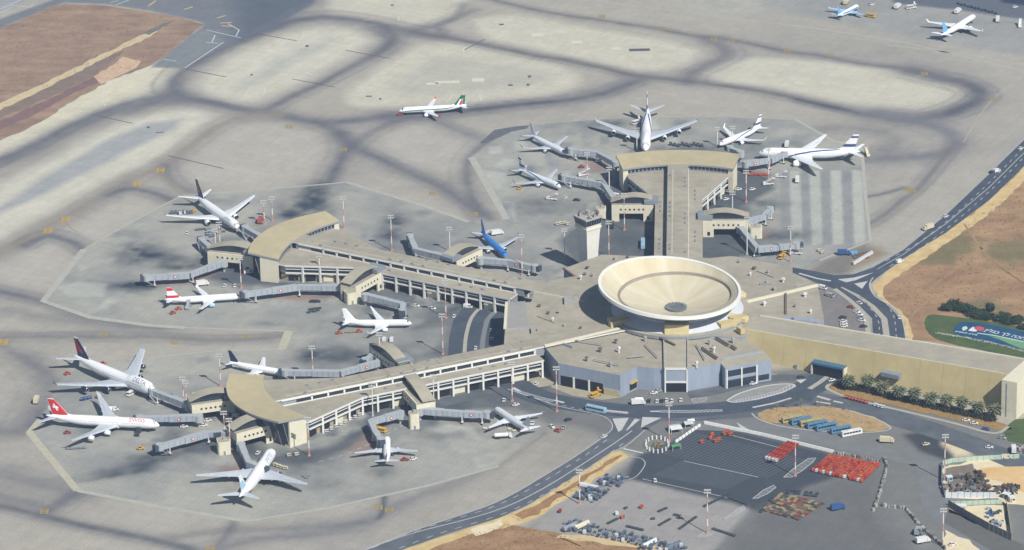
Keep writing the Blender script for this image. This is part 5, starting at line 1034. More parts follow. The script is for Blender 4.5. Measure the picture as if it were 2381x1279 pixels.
def bluefin(fp, rb, surf, root): fp(.0, .25, .0, 1.0, M_LBLUE, 'fin_band')
def klmtop(fp, rb, surf, root): rb([(.06, 118), (.4, 116), (.78, 118)], 8, M_PWHITE, 'pale_band')
def israir(fp, rb, surf, root): [rb([(.1, 88), (.5, 80), (.8, 60)], 14, M_BLUE, 'side_stripe', (q,)) for q in (1, -1)]
def redmark(fp, rb, surf, root):
    fp(.12, .55, .2, .9, M_RED, 'fin_emblem', .35, .9)
def uafin(fp, rb, surf, root): fp(.1, .6, .1, .95, M_LBLUE, 'fin_emblem', .3, .95)
GE = 'white airliners with a blue diagonal stripe'
airliner('330', 'white wide-body airliner with slim dark violet tail, at the ochre roof end', (555, 531), (455, 453), fin=M_PURP, extras=(goldtip,), text=('Lufthansa', .13, 52, 2.0, M_GTXT), belly=M_PGREY)
airliner('321', 'white narrow-body airliner with red bands on its tail and pale blue engines', (565, 690), (380, 696.5), extras=(austrian,), eng=M_LBLUE, belly=M_PSIL)
airliner('737', 'plain all-white airliner parked with orange tugs by its wing', (959.6, 752), (795, 747.5), eng=M_PWHITE)
airliner('747', 'four-engined jumbo with crimson and navy tail', (355, 911), (178, 829), extras=(delta,), eng=M_NAVY, belly=M_PGREY, text=('DELTA', .09, 58, 3.4, M_GTXT), wing=M_WING)
airliner('340', 'long white airliner with white cross on its red tail', (372, 989), (105.5, 966), extras=(swiss,), text=('SWISS', .12, 56, 3.4, M_RED), wing=M_WING)
airliner('733', 'white airliner with navy tail, nose at the zigzag jet bridge', (655, 868), (532, 841), fin=M_NAVY, wing=M_WINGW)
airliner('777', 'large white airliner seen from its tail, dark blue engines', (636, 1047), (556, 1157), eng=M_ENGB, extras=(uafin,), wing=M_WING, text=('UNITED', .15, 58, 3.2, M_GTXT))
airliner('319', 'small white airliner seen tail-on with a red tug beside it', (899.7, 1019), (899.5, 1073), extras=(redmark,), wing=M_WING)
airliner('320', 'pale grey airliner pointing away at the end of the straight jet bridge', (1147, 949), (1236, 1001), body=M_PGREY, wing=M_WINGW, eng=M_PWHITE)
airliner('737', 'bright blue airliner beside the north gate pavilion', (1173, 593), (1122, 541), body=M_BLUE, fin=M_BLUE, eng=M_PWHITE, belly=M_PWHITE, wing=M_WING, winglet=M_BLUE)
airliner('737', 'silver-white airliner without stripe, its engine over the northwestern pale apron slabs', (1312, 356), (1236, 313), body=M_PSIL, fin=M_PSIL, wing=M_WING)
airliner('737', 'silver-white airliner with dark stripe and upturned winglets, nearest the control tower', (1302, 435), (1207, 392), group=GE, body=M_PSIL, wing=M_WING, extras=(elal,), fin=M_PGREY)
airliner('747', 'white four-engined jumbo facing the camera behind the far crescent roof', (1501, 343), (1505, 256), group=GE, extras=(elal,), wing=M_WING)
airliner('737', 'small white airliner with dark stripe on tail, just east of the head-on jumbo', (1672, 337), (1772, 293), group=GE, extras=(elal,))
airliner('777', 'long white airliner with blue stripe beside the striped apron slabs', (1760, 356.5), (2003, 352.5), group=GE, extras=(elal,), text=None)
airliner('321', 'white airliner with green and red tail being towed on the taxiway', (924, 258.5), (1090, 244.5), extras=(alitalia,), text=('Alitalia', .14, 52, 1.3, M_GTXT), winglet=M_RED)
airliner('757', 'white airliner with sky blue tail and tall winglets on the remote stand', (2272, 34), (2184, 85), fin=M_SKYB, extras=(), eng=M_PWHITE)
airliner('small', 'little white airliner with blue flanks on the remote stand', (1997, 13), (1946, 37), fin=M_SKYB, extras=(israir,), eng=M_BLUE, wing=M_LBLUE)
# ================================================================ jet bridges
M_JBR = mat('bridge_roof', A(176, 182, 184), .6, .08, .5); M_JBS = mat('bridge_side', A(172, 180, 188), .4, .1, .6, spec=.5, stretch=(1, 1, .3)); M_JBD = mat('bridge_dark', A(70, 82, 96), .7, .1, .5)
M_RND = mat('roundel_red', A(190, 84, 68), .6, .05, .5)
def jet_bridge(path, label, cab=True, rnd=None, z=5.4, dark=False, heights=None):
    q = [P(a, b, 7.0) for a, b in path]; 
    for p in q: p.z = 0
    r = thing('jet_bridge', label, 'jet bridge', sum(q, Vector()) / len(q), group='jet bridges at the gates', world=True)
    mb = MB(); mb.tube((q[0].x, q[0].y, 3.4), (q[0].x, q[0].y, 7.3), 2.5, n=14); mb.tube((q[0].x, q[0].y, 0), (q[0].x, q[0].y, 3.4), .7, n=8); mb.build('rotunda', M_JBR, r, smooth=False)
    for i in range(len(q) - 1):
        a, b2 = q[i], q[i + 1]; d = (b2 - a); L = d.length; d.normalize(); nn = Vector((-d.y, d.x, 0))
        za, zb = (z, z) if i else (z + .4, z)
        for k, (f0, f1, w, h) in enumerate(((0, .52, 3.5, 3.3), (.5, 1, 3.1, 2.9))):
            p0, p1 = a + d * L * f0, a + d * L * f1; p0.z, p1.z = za + (zb - za) * f0, za + (zb - za) * f1; mb = MB(); mb.beam(p0, p1, w, h, 0, 1); t_ = mb.build('tunnel', [M_JBD if dark else M_JBS, M_JBR], r)
            mb = MB(); nseg = max(2, int(L * (f1 - f0) / 3))
            for s in range(nseg + 1):
                c = p0.lerp(p1, s / nseg); 
                for sd_ in (1, -1): mb.box((c.x + nn.x * sd_ * w / 2, c.y + nn.y * sd_ * w / 2, c.z), (.25, .16, h + .1), math.atan2(d.y, d.x))
            o = mb.build('frame_ribs', M_METG, t_); o['kind'] = 'stuff'
            mb = MB(); c0_, c1_ = p0.copy(), p1.copy(); c0_.z -= h / 2 + .2; c1_.z -= h / 2 + .2; mb.beam(c0_, c1_, w * .7, .4); mb.build('underbeam', M_JBD, t_)
        c = a + d * L * (.86 if i == len(q) - 2 else .95); mb = MB()
        for s in (1, -1): mb.tube((c.x + nn.x * s * 1.5, c.y + nn.y * s * 1.5, .8), (c.x + nn.x * s * 1.5, c.y + nn.y * s * 1.5, z - 1.4), .28, n=6)
        mb.box((c.x, c.y, .9), (1.0, 4.4, .6), math.atan2(d.y, d.x)); mb.build('support_leg', M_WHITE, r)
        for s in (1, -1):
            mb = MB(); w_ = c + nn * s * 2.0; mb.tube(w_ - nn * .25 + Vector((0, 0, .55)), w_ + nn * .25 + Vector((0, 0, .55)), .55, n=10); mb.build('wheel', M_TYRE, r)
        if rnd is not None and i == rnd:
            for s in (1, -1):
                c = a + d * L * .35 + nn * s * 1.86; c.z = z + .2; mb = MB(); mb.tube(c - nn * s * .05, c + nn * s * .05, 0.95, n=16); mb.build('roundel', M_RND, r); mb = MB(); mb.tube(c - nn * s * .03, c + nn * s * .07, .55, n=12); mb.build('roundel_centre', M_WHITE, r)
    if cab:
        a, b2 = q[-2], q[-1]; d = (b2 - a).normalized(); an = math.atan2(d.y, d.x); c = b2 + d * 1.2
        mb = MB(); mb.tube((c.x, c.y, z - 1.6), (c.x, c.y, z + 1.9), 2.3, n=10); mb.build('cab', M_JBR, r); e = c + d * 2.6; mb = MB(); mb.box((e.x, e.y, z + .1), (2.2, 3.4, 3.3), an); mb.build('bellows', M_JBD, r)
        mb = MB(); nn = Vector((-d.y, d.x, 0)); s0 = c + nn * 2.4; s1 = c + nn * 2.6 - d * 6; mb.beam((s0.x, s0.y, z - 1.5), (s1.x, s1.y, .2), .9, .25); mb.build('service_stair', M_METG, r)
JB = [([(520, 606), (440, 634), (345, 640)], 'jet bridge bent over dark apron, empty stand at the ochre roof end', 1), ([(620, 556), (572, 527)], 'dark jet bridge to the wide-body with the violet tail', None), ([(490, 575), (470, 556)], 'short parked jet bridge beside two floodlight masts, box end raised', None),
 ([(812, 664), (690, 662), (577, 678)], 'long jet bridge reaching the airliner with red tail bands', 1), ([(850, 684), (938, 704), (936, 718)], 'jet bridge angled down beside the plain white airliner', None), ([(1050, 598), (966, 576), (954, 548)], 'hooked jet bridge with dark box end north of the concourse, no aircraft', None), ([(1118, 600), (1185, 604), (1240, 616)], 'jet bridge in front of the blue airliner', 1),
 ([(440, 938), (358, 906)], 'dark jet bridge to the jumbo with crimson tail', None), ([(462, 966), (330, 968)], 'straight jet bridge beside the red-tailed long airliner nose', 0), ([(545, 1005), (482, 1002), (376, 1032)], 'grey jet bridge lying parked on red paving, empty stand', 1), ([(560, 1032), (578, 1072), (606, 1082)], 'shadowed jet bridge curving to the tail-on wide-body', None),
 ([(930, 958), (862, 975), (872, 1000), (884, 1018)], 'jet bridge zigzag down to the small tail-on airliner', 0), ([(976, 950), (1080, 956), (1128, 958)], 'straight pale jet bridge to the grey airliner pointing away', 1), ([(893, 802), (880, 838), (790, 862), (668, 860)], 'zigzag jet bridge to the airliner with navy tail', 1), ([(885, 800), (870, 820), (852, 832)], 'stub jet bridge with dark box by the north pavilion', None),
 ([(1432, 376), (1390, 352), (1332, 346)], 'curved jet bridge to the stripe-free silver airliner', None), ([(1430, 464), (1404, 424), (1316, 408)], 'jet bridge to the silver airliner nearest the control tower', None), ([(1735, 376), (1790, 368), (1822, 354)], 'pale jet bridge to the door of the blue-striped long airliner', 0), ([(1722, 352), (1700, 342)], 'short jet bridge behind the crescent roof to the small striped airliner', None),
 ([(1740, 512), (1778, 498), (1790, 484)], 'parked jet bridge above the cream stair tower, eastern yard', None), ([(1722, 528), (1762, 574), (1848, 566)], 'jet bridge folding round the eastern yard to an empty stand', 1)]
for path, lab, rn in JB: jet_bridge(path, lab, rnd=rn)

# ================================================================ floodlight masts
M_MRED = mat('mast_red', A(204, 150, 138), .6, .1, .8); M_LAMP = mat('lamp_white', A(216, 216, 212), .5, 0)
MG = 'tall floodlight masts on the aprons'
def mast(x, y, h, label, heads=2, ang=0.0, bands=True):
    p = P(x, y); r = thing('floodlight_mast', label, 'floodlight mast', p, ang, MG); n = max(3, int(h / 4)); 
    for k in range(n):
        mb = MB(); mb.tube((0, 0, h * k / n), (0, 0, h * (k + 1) / n), .34 - .012 * k, .34 - .012 * (k + 1), 6, caps=False); mb.build('pole_section', M_MRED if bands and k % 2 == 0 and k < n - 1 else M_WHITE, r)
    for k in range(heads):
        mb = MB(); zz = h - 1.5 * k; mb.box((0, -.4, zz), (3.6 - .2 * k, .6, .25)); o = mb.build('lamp_bar', M_CONC, r)
        for j in range(5): m2 = MB(); m2.box((-1.5 + .75 * j, -.75, zz - .2), (.55, .4, .4)); m2.build('lamp', M_LAMP, o)
    mb = MB(); mb.box((0, 0, .35), (1.5, 1.5, .7)); mb.build('base', M_MRED if bands else M_CONC, r)
for a in ((513, 898, 20, 'floodlight mast behind the arched pavilion near the jumbo with crimson tail'), (728, 880, 20, 'floodlight mast by the middle of the zigzag jet bridge'), (800, 531, 21, 'floodlight mast at the end corner of the ochre roof, red lattice beside it'), (911, 583, 23, 'floodlight mast on the dark stain north of the concourse'), (615, 522, 16, 'floodlight mast with red box at its foot near the violet-tailed aircraft'), (634, 513, 16, 'floodlight mast just behind the one with a red box'),
 (744, 655, 18, 'white floodlight mast against the low gallery roof', 2, 0, False), (1046, 585, 16, 'slim floodlight mast near the hooked jet bridge', 2, 0, False), (1214, 640, 26, 'floodlight mast in front of the blue airliner'), (561, 670, 20, 'floodlight mast standing in the dark service road by the cream end wall'), (427, 937, 16, 'first of twin masts on the low cream stair tower'), (434, 946, 16, 'second of twin masts on the low cream stair tower'),
 (1037, 740, 24, 'tallest red banded mast at the underpass ramp'), (1030, 824, 25, 'red banded mast beside the underpass, its foot at the lower concourse'), (884, 856, 22, 'mast rising over the zigzag jet bridge pavilion'), (1009, 948, 20, 'white mast in front of the lower concourse windows', 2, 0, False), (1191, 933, 24, 'red banded mast on the kerb of the curved service road'), (1295, 957, 27, 'white-headed mast before the loading doors'),
 (867, 968, 20, 'mast beside the wall of the golden arch pavilion', 2, 0, False), (719, 1060, 23, 'mast at the sunlit end wall near the tail-on wide-body'), (523, 1026, 18, 'front mast of the pair on the cream stair tower by the tail-on wide-body'), (536, 1051, 20, 'rear mast of the pair beside that same stair tower, leaning on the pavilion'), (502, 585, 15, 'red footed mast by the short parked bridge'), (512, 577, 17, 'mast under the wing of the violet-tailed wide-body'),
 (1366, 438, 24, 'mast next to the white stair truck west of the far concourse'), (1417, 455, 19, 'mast in the shade of the far concourse', 2, 0, False), (1452, 535, 24, 'mast in front of the western arched pavilion'), (1668, 340, 13, 'mast at the nose of the small striped airliner', 2, 0, False), (1703, 334, 12, 'mast behind the nose of the small striped airliner', 2, 0, False), (1481, 352, 16, 'mast at the wing of the head-on jumbo', 2, 0, False), (1787, 420, 22, 'mast on red paving by the blue-striped long airliner'), (1735, 470, 21, 'mast beside the eastern end wall of the far concourse'),
 (1838, 609, 23, 'twin-headed mast over the eastern hub roof corner'), (1416, 597, 23, 'mast behind the control tower foot'), (1737, 592, 24, 'white mast before the eastern arched pavilion', 2, 0, False), (1703, 495, 14, 'mast behind the eastern arched pavilion roof', 2, 0, False), (1313, 596, 18, 'faint mast beside the tower shadow', 2, 0, False),
 (1556, 1026, 23, 'white banded mast over the forecourt junction islands'), (1849, 1107, 24, 'banded mast on the hatched island between the cart fields'), (1645, 1240, 25, 'banded mast on the worn paving lot'), (2196, 1118, 27, 'banded mast at the corner of the building site'), (2192, 1272, 22, 'banded mast below the sandy enclosure'), (1348, 1172, 20, 'banded mast among the stored grey containers')):
    mast(*a)

# ================================================================ vehicles
M_CARW = mat('car_paint_white', (.72, .72, .70), .3, 0, spec=.5); M_CARG = mat('car_paint_dark', (.04, .045, .06), .3, 0, spec=.5); M_CARS = mat('car_paint_silver', (.36, .38, .40), .3, 0, spec=.5); M_CARR = mat('car_paint_red', (.32, .06, .05), .3, 0, spec=.5); M_CARB = mat('car_paint_blue', (.04, .10, .28), .3, 0, spec=.5); M_CARY = mat('truck_paint_yellow', (.62, .36, .03), .4, 0); M_ORNG = mat('tug_orange', (.50, .13, .06), .5, .15, .6); M_CREAM = mat('cream_paint', (.62, .56, .40), .5, 0); M_LB = mat('bus_pale_blue', (.30, .46, .58), .4, 0)
M_CGL = mat('car_glass', (.02, .025, .03), .15, 0, spec=.6)
PROTO = {}
def wheels(r, xs_, hw, rad_=.33):
    for x in xs_:
        for s in (1, -1): mb = MB(); mb.tube((x, s * (hw - .22), rad_), (x, s * hw, rad_), rad_, n=10); mb.build('wheel', M_TYRE, r)
def mk_car(r):
    mb = MB(); S = lambda x, w, z0, z1: [(x, -w, z0), (x, w, z0), (x, w * .98, z1), (x, -w * .98, z1)]
    mb.loft([S(2.15, .78, .3, .62), S(1.9, .86, .22, .78), S(.8, .9, .22, .95), S(-1.6, .9, .22, .98), S(-2.1, .84, .28, .9)]); mb.build('body', M_CARW, r)
    mb = MB(); mb.loft([[(1.0, -.78, .93), (1.0, .78, .93), (1.0, .78, .95), (1.0, -.78, .95)], [(.3, -.76, .93), (.3, .76, .93), (.3, .62, 1.40), (.3, -.62, 1.40)], [(-1.2, -.76, .93), (-1.2, .76, .93), (-1.2, .62, 1.42), (-1.2, -.62, 1.42)], [(-1.8, -.76, .95), (-1.8, .76, .95), (-1.8, .7, 1.0), (-1.8, -.7, 1.0)]]); mb.build('window', M_CGL, r)
    mb = MB(); mb.box((-.45, 0, 1.43), (1.5, 1.22, .06)); mb.build('roof', M_CARW, r); wheels(r, (1.35, -1.3), .9)
def mk_van(r):
    mb = MB(); S = lambda x, w, z0, z1: [(x, -w, z0), (x, w, z0), (x, w * .95, z1), (x, -w * .95, z1)]
    mb.loft([S(2.6, .9, .35, 1.0), S(2.2, .98, .3, 1.2), S(1.5, 1.0, .3, 2.0), S(1.1, 1.0, .3, 2.2), S(-2.5, 1.0, .3, 2.25), S(-2.6, .98, .35, 2.2)]); mb.build('body', M_CARW, r)
    mb = MB(); mb.loft([[(2.25, -.86, 1.2), (2.25, .86, 1.2), (2.22, .86, 1.25), (2.22, -.86, 1.25)], [(1.55, -.86, 1.99), (1.55, .86, 1.99), (1.58, .86, 2.03), (1.58, -.86, 2.03)]]); 
    for s in (1, -1): mb.box((1.0, s * .985, 1.6), (1.0, .04, .55))
    mb.build('window', M_CGL, r); wheels(r, (1.7, -1.6), 1.0, .38)
def mk_truck(r):
    mb = MB(); S = lambda x, w, z0, z1: [(x, -w, z0), (x, w, z0), (x, w, z1), (x, -w, z1)]
    mb.loft([S(3.9, 1.1, .6, 1.5), S(3.7, 1.15, .5, 1.7), S(3.2, 1.15, .5, 2.6), S(2.1, 1.15, .5, 2.65)]); mb.build('cab', M_CARW, r)
    mb = MB(); mb.box((-.95, 0, 2.05), (5.7, 2.4, 2.5)); mb.build('cargo_box', M_CARW, r); mb = MB(); mb.box((0, 0, .6), (7.2, .9, .3)); mb.build('chassis', M_TYRE, r)
    mb = MB(); mb.box((3.48, 0, 2.1), (.12, 1.9, .7)); mb.build('window', M_CGL, r); wheels(r, (2.9, -1.6, -2.8), 1.15, .48)
def mk_tug(r):
    mb = MB(); S = lambda x, w, z0, z1: [(x, -w, z0), (x, w, z0), (x, w * .95, z1), (x, -w * .95, z1)]
    mb.loft([S(1.9, .95, .35, .85), S(1.6, 1.05, .3, 1.0), S(-1.5, 1.05, .3, 1.05), S(-1.9, .95, .35, .9)]); mb.build('body', M_CARW, r)
    mb = MB(); mb.loft([S(.5, .8, 1.0, 1.1), S(.25, .8, 1.0, 1.75), S(-.8, .8, 1.0, 1.75), S(-.9, .8, 1.0, 1.1)]); mb.build('cab', M_CGL, r); mb = MB(); mb.box((-.28, 0, 1.8), (1.2, 1.6, .08)); mb.build('roof', M_CARW, r); wheels(r, (1.2, -1.2), 1.05, .42)
def mk_bus(r):
    mb = MB(); S = lambda x, w, z0, z1: [(x, -w, z0), (x, w, z0), (x, w * .96, z1), (x, -w * .96, z1)]
    mb.loft([S(6.0, 1.2, .45, 2.7), S(5.7, 1.27, .35, 3.05), S(-5.8, 1.27, .35, 3.1), S(-6.0, 1.22, .45, 2.8)]); mb.build('body', M_CARW, r)
    for s in (1, -1):
        for k in range(6): mb = MB(); mb.box((-4.6 + 1.75 * k, s * 1.245, 2.05), (1.5, .08, .95)); mb.build('window', M_CGL, r)
    mb = MB(); mb.box((5.9, 0, 1.95), (.16, 2.2, 1.3)); mb.build('windscreen', M_CGL, r); mb = MB(); mb.box((-1, 0, 3.2), (2.6, 1.5, .3)); mb.build('roof_unit', M_CARW, r); wheels(r, (4.0, -3.2), 1.25, .5)
def mk_fuel(r):
    mb = MB(); S = lambda x, w, z0, z1: [(x, -w, z0), (x, w, z0), (x, w, z1), (x, -w, z1)]
    mb.loft([S(4.9, 1.1, .6, 1.5), S(4.6, 1.2, .5, 2.5), S(3.2, 1.2, .5, 2.6)]); mb.build('cab', M_CARW, r); mb = MB(); mb.tube((-4.6, 0, 2.0), (2.8, 0, 2.0), 1.15, n=14); mb.build('tank', M_CARW, r, smooth=False); mb = MB(); mb.box((-.3, 0, .7), (9, 1.4, .4)); mb.build('chassis', M_TYRE, r); mb = MB(); mb.box((4.72, 0, 2.0), (.12, 2.0, .7)); mb.build('window', M_CGL, r); wheels(r, (3.6, -2.4, -3.7), 1.2, .5)
def mk_stairs(r):
    mb = MB(); S = lambda x, w, z0, z1: [(x, -w, z0), (x, w, z0), (x, w, z1), (x, -w, z1)]
    mb.loft([S(-3.6, 1.0, .5, 1.2), S(-3.3, 1.1, .4, 1.9), S(-1.9, 1.1, .4, 1.9)]); mb.build('cab', M_CARW, r); mb = MB(); mb.box((0, 0, .7), (6.8, 1.8, .4)); mb.build('chassis', M_CARW, r)
    mb = MB(); mb.beam((-2.6, 0, 1.1), (2.4, 0, 4.2), 1.7, .25); mb.box((3.2, 0, 4.2), (1.7, 1.8, .2))
    for s in (1, -1): mb.beam((-2.6, s * .9, 2.1), (2.4, s * .9, 5.2), .08, .12); mb.box((3.2, s * .9, 5.2), (1.7, .08, .12))
    mb.build('stair_flight', M_CARW, r)
    for x in (1.2, 2.9): mb = MB(); mb.tube((x, .7, .8), (x, .7, 4.0), .1, n=5); mb.tube((x, -.7, .8), (x, -.7, 4.0), .1, n=5); mb.build('support', M_METG, r)
    wheels(r, (-2.6, 2.2), 1.05, .42)
def mk_loader(r):
    mb = MB(); mb.box((0, 0, .7), (7.4, 2.6, .5)); mb.build('chassis', M_CARW, r); mb = MB(); mb.box((-.6, 0, 2.4), (5.2, 2.4, .25)); mb.build('platform', M_CARW, r); mb = MB(); mb.box((3.0, 0, 2.9), (1.4, 2.5, .25)); mb.box((2.9, 1.0, 3.7), (1.0, .6, 1.3)); mb.build('cab', M_CARW, r)
    for s in (1, -1): mb = MB(); mb.beam((-2.6, s, .9), (1.6, s, 2.3), .15, .2); mb.beam((-2.6, s, 2.3), (1.6, s, .9), .15, .2); mb.build('scissor_arm', M_METG, r)
    wheels(r, (2.6, -2.6), 1.3, .42)
VK = {'car': (mk_car, 'parked_car', 'car'), 'van': (mk_van, 'white_van', 'van'), 'truck': (mk_truck, 'box_truck', 'truck'), 'tug': (mk_tug, 'baggage_tug', 'tug'), 'bus': (mk_bus, 'apron_bus', 'bus'), 'fuel': (mk_fuel, 'tank_truck', 'tank truck'), 'stairs': (mk_stairs, 'stair_truck', 'stair truck'), 'loader': (mk_loader, 'cargo_loader', 'loader')}
VC = {'w': None, 'd': M_CARG, 's': M_CARS, 'r': M_CARR, 'b': M_CARB, 'y': M_CARY, 'o': M_ORNG, 'c': M_CREAM, 'lb': M_LB, 'lr': mat('dull_red_paint', (.42, .10, .07), .5, .1, .8)}
def veh(kind, x, y, ang, label, col='w', group=None):
    p = P(x, y); p.z = .12; fn, nm, cat = VK[kind]; g = group or {'car': 'cars at the terminal', 'van': 'vans at the terminal', 'truck': 'trucks on the apron', 'tug': 'tugs on the apron', 'bus': 'buses at the terminal', 'fuel': 'tank trucks on the apron', 'stairs': 'stair trucks on the apron', 'loader': 'cargo loaders on the apron'}[kind]
    if kind not in PROTO:
        r = thing(nm, label, cat, p, rad(ang), g); fn(r); PROTO[kind] = r
        if VC[col]:
            for c in r.children:
                for s in c.material_slots:
                    if s.material is M_CARW: s.link = 'OBJECT'; s.material = VC[col]
        return r
    # copies always start from the white first one
    return clone(PROTO[kind], p, rad(ang), label, g, {'car_paint_white': VC[col]} if VC[col] else None)
